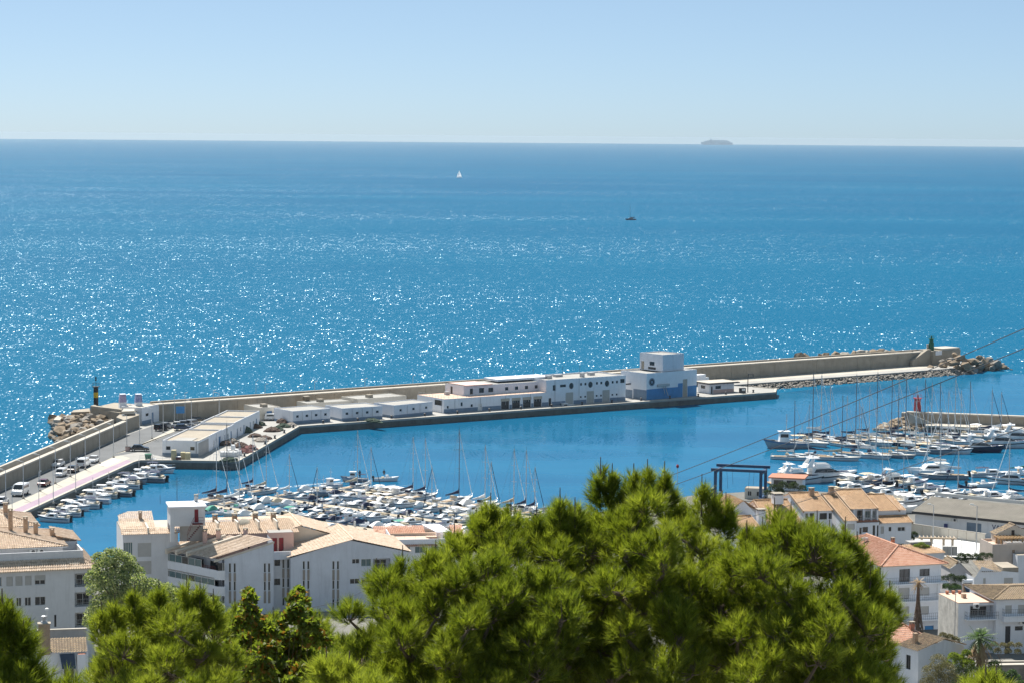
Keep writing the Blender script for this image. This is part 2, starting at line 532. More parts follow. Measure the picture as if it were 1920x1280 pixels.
# ------------------------------------------------------------------ builders
class MB:
    """collects faces for ONE mesh"""
    def __init__(s):
        s.v, s.f = [], []
    def quad(s, *p):
        b = len(s.v)
        s.v += [tuple(q) for q in p]
        s.f.append(tuple(range(b, b + len(p))))
        return s
    def box(s, x0, x1, y0, y1, z0, z1, M=None):
        b = len(s.v)
        pts = [(x0, y0, z0), (x1, y0, z0), (x1, y1, z0), (x0, y1, z0), (x0, y0, z1), (x1, y0, z1), (x1, y1, z1), (x0, y1, z1)]
        if M is not None:
            pts = [tuple(M @ Vector(p)) for p in pts]
        s.v += pts
        s.f += [(b + 3, b + 2, b + 1, b), (b + 4, b + 5, b + 6, b + 7), (b, b + 1, b + 5, b + 4), (b + 1, b + 2, b + 6, b + 5), (b + 2, b + 3, b + 7, b + 6), (b + 3, b, b + 4, b + 7)]
        return s
    def prism(s, poly, z0, z1, cap=True):
        n, b = len(poly), len(s.v)
        z1s = z1 if isinstance(z1, (list, tuple)) else [z1] * n
        s.v += [(p[0], p[1], z0) for p in poly] + [(p[0], p[1], z) for p, z in zip(poly, z1s)]
        area = sum(poly[i][0] * poly[(i + 1) % n][1] - poly[(i + 1) % n][0] * poly[i][1] for i in range(n))
        o = range(n) if area > 0 else range(n - 1, -1, -1)
        o = list(o)
        for k in range(n):
            i, j = o[k], o[(k + 1) % n]
            s.f.append((b + i, b + j, b + n + j, b + n + i))
        if cap:
            s.f.append(tuple(b + n + i for i in o))
            s.f.append(tuple(b + i for i in reversed(o)))
        return s
    def tube(s, p, q, r0, r1=None, n=6, cap=True):
        r1 = r0 if r1 is None else r1
        p, q = Vector(p), Vector(q)
        d = (q - p)
        if d.length < 1e-6:
            return s
        d.normalize()
        a = d.orthogonal().normalized()
        c = d.cross(a)
        b = len(s.v)
        for (o, r) in ((p, r0), (q, r1)):
            for k in range(n):
                t = 2 * math.pi * k / n
                s.v.append(tuple(o + a * (r * math.cos(t)) + c * (r * math.sin(t))))
        for k in range(n):
            s.f.append((b + k, b + (k + 1) % n, b + n + (k + 1) % n, b + n + k))
        if cap:
            s.f.append(tuple(b + k for k in reversed(range(n))))
            s.f.append(tuple(b + n + k for k in range(n)))
        return s
    def chain(s, pts, r, n=5):
        for i in range(len(pts) - 1):
            ra = r[i] if isinstance(r, (list, tuple)) else r
            rb = r[i + 1] if isinstance(r, (list, tuple)) else r
            s.tube(pts[i], pts[i + 1], ra, rb, n)
        return s
    def lathe(s, prof, n=16, c=(0, 0, 0)):
        b = len(s.v)
        for r, z in prof:
            for k in range(n):
                t = 2 * math.pi * k / n
                s.v.append((c[0] + r * math.cos(t), c[1] + r * math.sin(t), c[2] + z))
        for i in range(len(prof) - 1):
            for k in range(n):
                s.f.append((b + i * n + k, b + i * n + (k + 1) % n, b + (i + 1) * n + (k + 1) % n, b + (i + 1) * n + k))
        s.f.append(tuple(b + k for k in reversed(range(n))))
        e = b + (len(prof) - 1) * n
        s.f.append(tuple(e + k for k in range(n)))
        return s
    def loft(s, rings, closed=True, cap=True):
        n, b = len(rings[0]), len(s.v)
        for r in rings:
            s.v += [tuple(p) for p in r]
        m = n if closed else n - 1
        for i in range(len(rings) - 1):
            for k in range(m):
                s.f.append((b + i * n + k, b + i * n + (k + 1) % n, b + (i + 1) * n + (k + 1) % n, b + (i + 1) * n + k))
        if cap and closed:
            s.f.append(tuple(b + k for k in reversed(range(n))))
            s.f.append(tuple(b + (len(rings) - 1) * n + k for k in range(n)))
        return s
    def build(s, name, m, parent=None, smooth=False):
        return mesh_obj(name, s.v, s.f, m, parent, smooth)

def thing(name, label, cat, loc=(0, 0, 0), rotz=0.0, group=None, scale=None):
    o = bpy.data.objects.new(name, None)
    o.empty_display_size = 0.3
    COL.objects.link(o)
    o.location = loc
    o.rotation_euler = (0, 0, rotz)
    if scale:
        o.scale = (scale,) * 3 if isinstance(scale, (int, float)) else scale
    return tag(o, label, cat, group)

def tag(o, label, cat, group=None):
    o['label'] = label
    o['category'] = cat
    if group:
        o['group'] = group
    return o

CHILDREN = {}
def copy_tree(root, loc, rotz, label=None, group=None, scale=None, swap=None):
    """copy of a thing with copies of its parts and sub-parts"""
    r = root.copy()
    COL.objects.link(r)
    r.location = loc
    r.rotation_euler = (0, 0, rotz)
    if scale:
        r.scale = (scale,) * 3 if isinstance(scale, (int, float)) else scale
    if label:
        r['label'] = label
    if group:
        r['group'] = group
    def go(src, dst):
        for ch in list(src.children):
            c = ch.copy()
            COL.objects.link(c)
            c.parent = dst
            if swap and c.data and c.name.split('.')[0] in swap:
                nm = swap[c.name.split('.')[0]]
                key = (c.data.name, nm)
                if key not in SWAPPED:
                    d = c.data.copy()
                    d.materials.clear()
                    d.materials.append(MATS[nm])
                    SWAPPED[key] = d
                c.data = SWAPPED[key]
            go(ch, c)
    go(root, r)
    return r
SWAPPED = {}

def facade(mb, o, u, w, z0, z1, openings, depth=0.22, top=None):
    """a wall face from point o along unit vector u, pierced by openings (u0, u1, za, zb) with reveals going inwards"""
    u = Vector((u[0], u[1], 0)).normalized()
    inn = Vector((-u.y, u.x, 0))
    o = Vector((o[0], o[1], 0))
    us = sorted({0.0, w, *[a for op in openings for a in op[:2]]})
    zs = sorted({z0, z1, *[a for op in openings for a in op[2:4]]})
    def pt(a, z, d=0.0):
        return tuple(o + u * a + inn * d + Vector((0, 0, z)))
    for i in range(len(us) - 1):
        for j in range(len(zs) - 1):
            cu, cz = (us[i] + us[i + 1]) / 2, (zs[j] + zs[j + 1]) / 2
            if any(op[0] < cu < op[1] and op[2] < cz < op[3] for op in openings):
                continue
            mb.quad(pt(us[i], zs[j]), pt(us[i + 1], zs[j]), pt(us[i + 1], zs[j + 1]), pt(us[i], zs[j + 1]))
    for op in openings:
        a, b, c, e = op[:4]
        d = op[4] if len(op) > 4 else depth
        mb.quad(pt(a, c), pt(a, c, d), pt(a, e, d), pt(a, e)).__class__
        mb.quad(pt(b, c, d), pt(b, c), pt(b, e), pt(b, e, d))
        mb.quad(pt(a, c, d), pt(a, c), pt(b, c), pt(b, c, d))
        mb.quad(pt(a, e), pt(a, e, d), pt(b, e, d), pt(b, e))
        if len(op) > 5:                      # a recess (loggia) has its own back wall
            mb.quad(pt(a, c, d), pt(b, c, d), pt(b, e, d), pt(a, e, d))

def window(parent, o, u, op, kind='glass', depth=0.18, frame='frame_white', glass='glass_dark', bars=1, name='window'):
    """window in an opening: frame with mullions, pane behind it, sometimes a roller shutter part way down"""
    u = Vector((u[0], u[1], 0)).normalized()
    inn = Vector((-u.y, u.x, 0))
    o = Vector((o[0], o[1], 0))
    a, b, c, e = op[:4]
    M = Matrix.Identity(4)
    M.col[0] = (*u, 0)
    M.col[1] = (*inn, 0)
    M.translation = o
    t = 0.06
    fr = MB()
    fr.box(a, b, depth - 0.05, depth + 0.02, c, c + t, M).box(a, b, depth - 0.05, depth + 0.02, e - t, e, M)
    fr.box(a, a + t, depth - 0.05, depth + 0.02, c + t, e - t, M).box(b - t, b, depth - 0.05, depth + 0.02, c + t, e - t, M)
    for k in range(bars):
        x = a + (b - a) * (k + 1) / (bars + 1)
        fr.box(x - t / 2, x + t / 2, depth - 0.045, depth + 0.02, c + t, e - t, M)
    w = fr.build(name, frame, parent)
    p = MB().quad(*[tuple(M @ Vector(q)) for q in ((a, depth + 0.01, c), (b, depth + 0.01, c), (b, depth + 0.01, e), (a, depth + 0.01, e))])
    p.build('pane', glass, w)
    if kind.startswith('shutter'):
        frac = float(kind[7:] or 1.0)
        zz = e - (e - c) * frac
        MB().box(a + 0.02, b - 0.02, depth - 0.1, depth - 0.06, zz, e - 0.01, M).build('shutter', 'shutter_grey', w)
    return w

def roof_plane(mb, o, s, t, L, top, tile=0.3, row=0.45, amp=0.065):
    """a plane of clay tiles: o = eave corner, s = along the eave, t = up the slope (unit vectors), top = [(s, t) ...] upper outline"""
    o, s, t = Vector(o), Vector(s).normalized(), Vector(t).normalized()
    nrm = s.cross(t).normalized()
    if nrm.z < 0:
        nrm = -nrm
    def tm(x):
        for i in range(len(top) - 1):
            (xa, ya), (xb, yb) = top[i], top[i + 1]
            if xa <= x <= xb and xb > xa:
                return ya + (yb - ya) * (x - xa) / (xb - xa)
        return 0.0
    N = max(2, int(L / tile)) * 4
    tall = max(y for _, y in top)
    rows = max(1, int(tall / row))
    cols = []
    for k in range(N + 1):
        x = L * k / N
        h = amp * math.cos(2 * math.pi * k / 4)
        tx = tm(x)
        col = []
        for j in range(rows + 1):
            y = min(tx, j * tall / rows)
            base = len(mb.v)
            mb.v.append(tuple(o + s * x + t * y + nrm * (h + 0.05)))
            mb.v.append(tuple(o + s * x + t * y + nrm * h))
            col.append(base)
        cols.append(col)
    flip = s.cross(t).z < 0
    for k in range(N):
        for j in range(rows):
            a, b, c, d = cols[k][j], cols[k + 1][j], cols[k + 1][j + 1] + 1, cols[k][j + 1] + 1
            if mb.v[a] == mb.v[d] and mb.v[b] == mb.v[c]:
                continue
            mb.f.append((a, b, c, d) if not flip else (d, c, b, a))

def railing(mb, p, q, h=1.0, gap=0.5, r=0.02, bars=2):
    p, q = Vector(p), Vector(q)
    n = max(1, int((q - p).length / gap))
    up = Vector((0, 0, h))
    for k in range(bars):
        z = Vector((0, 0, h * (k + 1) / bars))
        mb.tube(p + z, q + z, r, n=4)
    for k in range(n + 1):
        a = p + (q - p) * (k / n)
        mb.tube(a, a + up, r * 0.8, n=4, cap=False)

def ico_rock(rnd, sx, sy, sz, rough=0.25):
    """an angular boulder"""
    import bmesh
    bm = bmesh.new()
    bmesh.ops.create_icosphere(bm, subdivisions=1, radius=1.0)
    for v in bm.verts:
        k = 1 + rnd.uniform(-rough, rough)
        v.co = Vector((v.co.x * sx * k, v.co.y * sy * k, v.co.z * sz * k))
    for _ in range(3):                       # a few flat broken faces
        n = Vector((rnd.uniform(-1, 1), rnd.uniform(-1, 1), rnd.uniform(-0.3, 1))).normalized()
        d = 0.62 * (abs(n.x) * sx + abs(n.y) * sy + abs(n.z) * sz) * 0.8
        for v in bm.verts:
            e = v.co.dot(n) - d
            if e > 0:
                v.co -= n * e
    me = bpy.data.meshes.new('rock')
    bm.to_mesh(me)
    bm.free()
    return me
# ------------------------------------------------------------------ harbour water, moles, hill
QZ = 1.8
def xy(px, py, z=QZ):
    p = P(px, py, z)
    return (p.x, p.y)

MOLE_A = Vector((-53.3, 602.4, 0))                 # quay edge along the fish market
MOLE_U = Vector((129.8, 90.7, 0)).normalized()
MOLE_N = Vector((-MOLE_U.y, MOLE_U.x, 0))
MOLE_R = math.atan2(MOLE_U.y, MOLE_U.x)
WALL_A = Vector((-90.7, 611.1, 0))                 # big breakwater wall
WALL_B = Vector((133.5, 781.2, 0))
WALL_U = (WALL_B - WALL_A).normalized()
WALL_N = Vector((-WALL_U.y, WALL_U.x, 0))
WALL_R = math.atan2(WALL_U.y, WALL_U.x)
ROAD_B = P(238, 789, 5.0)                          # wall beside the harbour road
ROAD_B.z = 0
_q = P(0, 891, 5.0)
ROAD_A = ROAD_B + (Vector((_q.x, _q.y, 0)) - ROAD_B).normalized() * 230.0
ROAD_U = (ROAD_B - ROAD_A).normalized()
ROAD_N = Vector((-ROAD_U.y, ROAD_U.x, 0))          # towards the open sea (-X)

inner = [(-112.0, 300.0), xy(-80, 1022), xy(37, 965), xy(252, 866), xy(262, 863), xy(322, 863), xy(447, 865), xy(562, 799), xy(1455, 735), xy(1457, 728), (71.5, 708.0)]
W0 = WALL_A + WALL_U * 184 - WALL_N * 13
W1 = WALL_B + WALL_U * 14 - WALL_N * 13
inner += [(W0.x, W0.y), (W1.x, W1.y)]
e1 = WALL_B + WALL_U * 20 - WALL_N * 4
e2 = WALL_B + WALL_U * 20 + WALL_N * 6
c2 = WALL_A + WALL_N * 4 - WALL_U * 6
s0 = ROAD_A + ROAD_N * 3.4
outer = [(e1.x, e1.y), (e2.x, e2.y), (c2.x, c2.y), (-98.5, 604.0), (ROAD_B.x - 3.4, ROAD_B.y + 6), (s0.x, s0.y - 40)]
mole = MB().prism(inner + outer, -3.0, QZ - 0.35)
structure(mole.build('quay_wall', 'quay_wall'))
# quay deck slabs with a raised edge beam, butted on top of the quay wall
structure(MB().prism(inner + outer, QZ - 0.35, QZ).build('quay_pavement', 'quay_deck'))
# concrete edge beam along the water
eb = MB()
for i in range(1, 10):
    a, b = Vector((*inner[i], 0)), Vector((*inner[i + 1], 0)) if i + 1 < len(inner) else None
    if b is None or (b - a).length < 2:
        continue
    d = (b - a).normalized()
    nn = Vector((-d.y, d.x, 0))
    p = [a + d * 0.05 + nn * 0.04, b - d * 0.05 + nn * 0.04, b - d * 0.05 + nn * 0.7, a + d * 0.05 + nn * 0.7]
    eb.prism([(q.x, q.y) for q in p], QZ + 0.004, QZ + 0.16)
k = structure(eb.build('quay_kerb', 'concrete_pale'))

# water of the basin: calmer than the open sea
hb = [(-111, 300), (-96.5, 440), (-84, 534), (-62, 537.2), (-53.6, 602), (76.3, 692.5), (78, 708), (146, 772), (170, 770), (240, 700), (240, 420), (120, 300)]
structure(mesh_obj('harbour_water', [(x, y, 0.02) for x, y in hb], [tuple(range(len(hb)))], 'harbour_calm'))

# hill that the camera stands on, falling to the waterfront
def shore_y(x):
    pts = [(-400, 370), (-104, 404), (-52, 408), (-40, 432), (-5, 447), (20, 470), (38, 492), (56, 500), (110, 488), (400, 430)]
    for (xa, ya), (xb, yb) in zip(pts, pts[1:]):
        if xa <= x <= xb:
            return ya + (yb - ya) * (x - xa) / (xb - xa)
    return 430
HILL = [(-300, 95), (-60, 74), (0, 66), (20, 62), (50, 53.5), (100, 41), (200, 18.5), (270, 8.0), (330, 5.2), (380, 3.2), (420, 2.0), (520, 1.6)]
def hill_z(x, y):
    for (ya, za), (yb, zb) in zip(HILL, HILL[1:]):
        if ya <= y <= yb:
            t = (y - ya) / (yb - ya)
            return za + (zb - za) * t
    return 1.6
NX, ys = 90, [-300, -150, -60, -20, 0, 10, 20, 35, 50, 75, 100, 150, 200, 235, 270, 290, 310, 330, 350, 370, 390, 1.0]
gv, gf = [], []
for j, y in enumerate(ys):
    for i in range(NX + 1):
        x = -420 + 840 * i / NX
        yy = y if y != 1.0 else shore_y(x)
        z = hill_z(x, yy)
        if 20 < yy < 260:
            z += 0.7 * math.sin(x * 0.11 + yy * 0.07) * math.cos(yy * 0.05)
        gv.append((x, yy, z))
for j in range(len(ys) - 1):
    for i in range(NX):
        a = j * (NX + 1) + i
        gf.append((a, a + 1, a + NX + 2, a + NX + 1))
b = len(gv)                                         # sea wall at the waterfront
last = (len(ys) - 1) * (NX + 1)
for i in range(NX + 1):
    x, y, z = gv[last + i]
    gv.append((x, y, -2.0))
for i in range(NX):
    gf.append((last + i, last + i + 1, b + i + 1, b + i))
structure(mesh_obj('terrain', gv, gf, 'dry_ground', smooth=False))
def ground(x, y):
    return hill_z(x, y)

# roads and pavements on the mole: thin sheets over the quay deck
def sheet(name, m, pts, dz, z=QZ):
    return structure(mesh_obj(name, [(p[0], p[1], z + dz) for p in pts], [tuple(range(len(pts)))], m))
RW = lambda t, off: ((ROAD_A + ROAD_U * t - ROAD_N * off).x, (ROAD_A + ROAD_U * t - ROAD_N * off).y)
kerb_up = [xy(-90, 992), xy(0, 953), xy(57, 929), xy(125, 896), xy(190, 866), xy(214, 855)]
pink_up = [xy(-90, 1010), xy(32, 952), xy(150, 899), xy(238, 861)]
sheet('road', 'asphalt', [RW(-60, 0.4), *kerb_up, xy(262, 846), xy(304, 855), xy(318, 840), xy(360, 815), xy(450, 776), xy(640, 764), xy(640, 759), (-88, 612.5), RW(232, 0.4)], 0.004)
sheet('pavement', 'pavement_cream', [*kerb_up, xy(226, 853), xy(244, 858), *pink_up[::-1]], 0.006)
sheet('promenade', 'pink_paving', [*pink_up, xy(250, 865.5), xy(37, 964.0), xy(-90, 1026)], 0.008)
sheet('pavement', 'pavement_cream', [xy(214, 851), xy(238, 845), xy(355, 788), xy(425, 783), xy(400, 795), xy(352, 799), xy(262, 836)], 0.010)
sheet('pavement', 'pavement_cream', [xy(292, 792), xy(300, 789), xy(395, 778), xy(395, 781.5), xy(320, 787), xy(296, 795)], 0.012)
sheet('road_marking', 'white_line', [xy(186, 870), xy(214, 858), xy(228, 861), xy(200, 874)], 0.014)
# breakwater walkway strip beside the big wall
w_ = lambda t, o: ((WALL_A + WALL_U * t - WALL_N * o).x, (WALL_A + WALL_U * t - WALL_N * o).y)
sheet('walkway', 'concrete_pale', [w_(165, 0.4), w_(165, 8.5), w_(292, 7.5), w_(292, 0.4)], 0.014)
# ------------------------------------------------------------------ breakwater walls, rocks, beacons
def wall_run(name, label, A, U, N, length, z0, z1, thick, panel, mats, cap=0.35, parapet=None):
    """a long wall: one concrete panel after another with open joints and a coping; N points to the sea"""
    t = thing(name, label, 'wall', (A.x, A.y, z0), math.atan2(U.y, U.x))
    n = int(length / panel)
    rnd = random.Random(name)
    for k in range(n):
        m = MB().box(k * panel + 0.03, (k + 1) * panel - 0.03, rnd.uniform(-0.03, 0.03), thick, 0, z1 - z0)
        m.build('panel', mats, t)
    MB().box(0, n * panel, 0.25, thick - 0.2, 0.05, z1 - z0 - 0.05).build('core', mats, t)
    MB().box(-0.2, n * panel + 0.2, -0.22, thick + 0.1, z1 - z0 + 0.003, z1 - z0 + cap).build('coping', 'concrete_pale', t)
    if parapet:
        MB().box(0, n * panel, thick + 0.1 - parapet[0], thick + 0.1, z1 - z0 + cap + 0.003, z1 - z0 + cap + parapet[1]).build('parapet', 'concrete', t)
    return t
wall_run('breakwater_wall', 'long tan concrete wall running behind the white fish market buildings', WALL_A, WALL_U, WALL_N, 284, QZ, 5.85, 3.2, 6.0, 'concrete', parapet=(0.8, 0.45))
rt = wall_run('harbour_road_wall', 'concrete wall with a walkway on top beside the harbour road', ROAD_A - ROAD_U * 10 + ROAD_N * 0.2, ROAD_U, ROAD_N, 240, QZ, 4.75, 0.9, 6.0, 'concrete')
MB().box(0, 240, 0.92, 3.0, 0, 2.2).build('walkway', 'quay_deck', rt)
MB().box(0, 240, 3.02, 3.7, 0, 3.6).build('sea_parapet', 'concrete_pale', rt)

# stepped platform where the two walls meet, under the yellow and black beacon
bp = thing('beacon_platform', 'stepped tan concrete platform carrying the yellow and black beacon', 'platform', (0, 0, 0))
def pz(z, *pts):
    return [xy(a, b, z) for a, b in pts]
MB().prism(pz(5.3, (169, 764), (224, 773), (252, 771), (290, 759), (215, 754)), -2, 5.3).build('platform', 'concrete', bp)
MB().prism(pz(6.0, (169.5, 760), (228, 767), (228, 765), (176, 758)), 5.303, 6.0).build('parapet_block', 'concrete', bp)
MB().prism(pz(6.1, (228.5, 770.5), (252, 769.5), (252, 765), (232, 765)), 5.303, 6.1).build('step_block', 'concrete_pale', bp)
MB().prism(pz(5.3, (218, 779), (233, 784.5), (262, 774.5), (253, 771.4), (224.5, 773.6)), -2, 5.0).build('lower_block', 'concrete', bp)
MB().prism(pz(4.2, (133, 772), (168, 770.5), (168, 764.5), (138, 768)), -2, 4.2).build('lower_step', 'concrete', bp)
MB().prism(pz(3.2, (100, 786), (112, 786.5), (119, 779), (108, 778)), -2, 3.2).build('corner_block', 'concrete_pale', bp)

def beacon(name, label, loc, bands, lantern, steps=16):
    t = thing(name, label, 'beacon', loc)
    z = 0
    for (r0, r1, h, m) in bands:
        MB().lathe([(r0, z + 0.002), (r1, z + h)], steps).build('tower_band', m, t)
        z += h
    MB().lathe([(bands[-1][1] + 0.35, z + 0.004), (bands[-1][1] + 0.35, z + 0.14)], steps).build('gallery', lantern, t)
    g = MB()
    rr = bands[-1][1] + 0.28
    for k in range(8):
        a = 2 * math.pi * k / 8
        g.tube((rr * math.cos(a), rr * math.sin(a), z + 0.14), (rr * math.cos(a), rr * math.sin(a), z + 1.0), 0.03, n=4)
        a2 = 2 * math.pi * (k + 1) / 8
        g.tube((rr * math.cos(a), rr * math.sin(a), z + 1.0), (rr * math.cos(a2), rr * math.sin(a2), z + 1.0), 0.03, n=4)
    g.build('gallery_rail', lantern, t)
    return t, z
p = P(180, 762, 5.3)
bt, z = beacon('cardinal_beacon', 'black beacon tower with a yellow band and topmarks on the breakwater', p, [(0.62, 0.62, 2.4, 'beacon_black'), (0.62, 0.62, 1.35, 'beacon_yellow'), (0.62, 0.62, 1.35, 'beacon_black')], 'beacon_black')
tm = MB().tube((0, 0, z), (0, 0, z + 2.6), 0.05).lathe([(0.02, z + 1.5), (0.3, z + 1.85), (0.02, z + 2.15)], 8).lathe([(0.3, z + 2.2), (0.02, z + 2.75)], 8)
tm.build('topmark', 'beacon_black', bt)
p = Q(1746, 656.5, 784)
gt, z = beacon('green_beacon', 'dark green harbour light tower at the tip of the long breakwater', p, [(0.95, 0.85, 2.6, 'beacon_green'), (0.68, 0.62, 1.0, 'beacon_green')], 'beacon_green')
MB().lathe([(0.28, z + 0.14), (0.28, z + 0.8), (0.05, z + 1.1)], 10).build('lantern', 'beacon_green', gt)
MB().box(-1.5, -0.95, -0.3, 0.3, 0.0, 2.1).build('equipment_box', 'concrete_pale', gt)
p = Q(1720, 770.5, 625.5)
r_, z = beacon('red_beacon', 'red harbour light tower on the end of the stone jetty', p, [(1.0, 0.85, 3.4, 'beacon_red')], 'beacon_red')
MB().lathe([(0.3, z + 0.14), (0.3, z + 0.6), (0.04, z + 1.0)], 10).build('lantern', 'beacon_red', r_)

# head of the long breakwater
hd = thing('breakwater_head', 'tan concrete head with a sloping stair wall under the green light', 'wall', (WALL_B.x, WALL_B.y, 0), WALL_R)
MB().quad((-6, -1.6, QZ), (2.5, -1.6, QZ), (2.5, -1.6, 6.9), (1.0, -1.6, 6.9), (-6, -1.6, 3.6)).quad((-6, -0.4, 3.6), (1.0, -0.4, 6.9), (2.5, -0.4, 6.9), (2.5, -0.4, QZ), (-6, -0.4, QZ)).quad((-6, -1.6, 3.6), (1.0, -1.6, 6.9), (1.0, -0.4, 6.9), (-6, -0.4, 3.6)).quad((1.0, -1.6, 6.9), (2.5, -1.6, 6.9), (2.5, -0.4, 6.9), (1.0, -0.4, 6.9)).quad((-6, -1.6, QZ), (-6, -1.6, 3.6), (-6, -0.4, 3.6), (-6, -0.4, QZ)).build('ramp_wall', 'concrete', hd)
MB().box(2.503, 15.5, -2.6, 4.5, -2, 6.4).build('head_block', 'concrete', hd)
MB().box(7.0, 15.3, -2.4, 3.8, 6.403, 7.0).build('upper_step', 'concrete_pale', hd)
MB().box(3.6, 6.6, -2.66, -2.603, 5.0, 6.35).build('name_panel', 'white_paint', hd)
MB().box(-14, -3, 1.0, 4.0, 5.9, 6.3).build('outer_step', 'concrete', hd)
MB().prism([(1, -14), (11, -14.5), (13, -8), (1, -8)], -2, 1.3).build('landing', 'quay_deck', hd)
MB().box(11.5, 13.2, -14.2, -12.8, 1.303, 2.6).build('landing_box', 'rock', hd)

# jetty of the red light
JA, JB = P(1700, 771, 4.4), P(2120, 787, 4.4)
JU = (JB - JA)
JU.z = 0
JL = JU.length
JU.normalize()
jt = thing('jetty_wall', 'grey brown jetty wall with a pale walkway below the red light', 'wall', (JA.x, JA.y, 0), math.atan2(JU.y, JU.x))
for k in range(int(JL / 5)):
    MB().box(k * 5 + 0.02, k * 5 + 4.98, RND.uniform(-0.03, 0.03), 1.4, 1.4, 4.05).build('panel', 'concrete', jt)
MB().box(0, JL, -0.25, 1.6, 4.053, 4.4).build('coping', 'concrete_pale', jt)
MB().box(5.5, JL, -6.5, -0.05, -2, 1.35).build('foundation', 'quay_wall', jt)
MB().box(5.5, JL, -6.6, -0.05, 1.353, 1.8).build('walkway', 'concrete_pale', jt)
MB().box(-1.5, 6, 1.5, 4.0, -2, 3.9).build('end_block', 'concrete', jt)
MB().quad((1.0, -3.4, 1.8), (7.5, -3.4, 1.8), (7.5, -3.4, 1.9), (1.0, -3.4, 4.4)).quad((1.0, -3.1, 4.4), (7.5, -3.1, 1.9), (7.5, -3.1, 1.8), (1.0, -3.1, 1.8)).quad((1.0, -3.4, 4.4), (7.5, -3.4, 1.9), (7.5, -3.1, 1.9), (1.0, -3.1, 4.4)).build('stair_wall', 'concrete_pale', jt)

# ---- rocks, each its own boulder
ROCKS = [ico_rock(random.Random(i), random.Random(i + 50).uniform(0.8, 1.25), random.Random(i + 80).uniform(0.8, 1.2), random.Random(i + 90).uniform(0.55, 0.9)) for i in range(10)]
ROCK_SETS = {}
def rock_mesh(i, m):
    if (i, m) not in ROCK_SETS:
        d = ROCKS[i].copy()
        d.materials.append(MATS[m])
        ROCK_SETS[(i, m)] = d
    return ROCK_SETS[(i, m)]
def rocks(name, label, spots, mats, group=None):
    t = thing(name, label, 'rocks', spots[0][0], 0, group)
    o0 = Vector(spots[0][0])
    for (p, s) in spots:
        o = bpy.data.objects.new('rock', rock_mesh(RND.randrange(10), RND.choice(mats)))
        COL.objects.link(o)
        o.parent = t
        o.location = Vector(p) - o0
        o.rotation_euler = (RND.uniform(-0.5, 0.5), RND.uniform(-0.5, 0.5), RND.uniform(0, 6.3))
        o.scale = (s * RND.uniform(0.8, 1.3), s * RND.uniform(0.8, 1.2), s * RND.uniform(0.8, 1.1))
    return t
# mound outside the beacon platform
sp = []
for k in range(170):
    a, b = RND.random(), RND.random()
    px = 98 + 112 * a
    top = 781 - 4 * a
    bot = 834 - 22 * max(0, a - 0.55) / 0.45 - 14 * max(0, 0.12 - a) / 0.12
    z = (3.7 * (1 - b) ** 0.8) * (0.55 + 0.45 * min(1, a / 0.35)) + RND.uniform(-0.3, 0.2)
    sp.append((P(px, top + (bot - top) * b, max(-0.2, z)), RND.uniform(0.7, 1.7)))
rocks('rock_mound', 'heap of brown boulders below the yellow and black beacon', sp, ['rock', 'rock', 'rock_grey'])
MB().prism(pz(0, (112, 832), (190, 822), (205, 795), (160, 787), (108, 795)), -3, [0.2, 0.4, 2.6, 3.0, 1.2]).build('rock_core', 'rock', bp)
# boulders at the foot of the road wall, towards the sea
sp = []
for k in range(70):
    t = 60 + 155 * k / 70
    q = ROAD_A + ROAD_U * t + ROAD_N * (4.4 + RND.uniform(0, 1.8 + 3.0 * max(0, (t - 150) / 60)))
    sp.append((Vector((q.x, q.y, RND.uniform(-0.4, 0.7))), RND.uniform(0.6, 1.3)))
rocks('rock_bank', 'low bank of boulders along the sea side of the harbour road wall', sp, ['rock', 'rock_grey'])
# boulders of the breakwater head
sp = []
for (px, py, z, s) in [(1745, 690, 1.5, 2.0), (1768, 685, 2.4, 2.2), (1785, 680, 3.5, 2.4), (1800, 672, 4.6, 2.6), (1778, 692, 1.0, 2.0), (1795, 690, 1.6, 2.4), (1812, 686, 2.4, 2.8), (1826, 678, 3.4, 3.2), (1838, 688, 1.2, 2.4), (1846, 681, 2.2, 3.2), (1860, 690, 0.8, 2.2), (1866, 684, 1.6, 2.8), (1878, 688, 0.6, 2.0), (1888, 690, 0.2, 1.4), (1820, 692, 0.8, 2.2), (1852, 692, 0.4, 1.6), (1830, 694, 0.3, 1.6), (1806, 695, 0.4, 1.5), (1782, 674, 4.4, 1.6), (1836, 670, 3.2, 2.2), (1855, 674, 2.2, 2.2), (1872, 680, 1.2, 1.8), (1765, 677, 3.4, 1.4), (1790, 664, 5.4, 1.8), (1757, 694, 0.7, 1.6), (1736, 694, 0.8, 1.5)]:
    sp.append((P(px, py, z), s * 0.75))
    sp.append((P(px + 8, py + 3, max(0, z - 0.8)), s * 0.5))
rocks('rock_tip', 'large tan armour rocks tumbling into the sea at the breakwater tip', sp, ['rock', 'rock', 'rock_grey'])
# blocks showing over the far side of the long wall
sp = []
for (px, py, s) in [(1522, 672, 2.2), (1530, 671, 1.6), (1561, 670, 1.5), (1570, 669, 1.4), (1590, 668, 1.6), (1603, 667, 1.6), (1612, 667, 1.5), (1624, 666, 1.5), (1636, 665, 1.8), (1648, 664, 1.6), (1660, 663, 1.8), (1672, 662, 1.6), (1684, 662, 1.5), (1697, 661, 1.2)]:
    q = P(px, py, 5.6)
    sp.append((q + WALL_N * 5.5, s))
rocks('rock_crest', 'pale armour blocks showing over the seaward side of the long wall', sp, ['rock_pale', 'rock'])
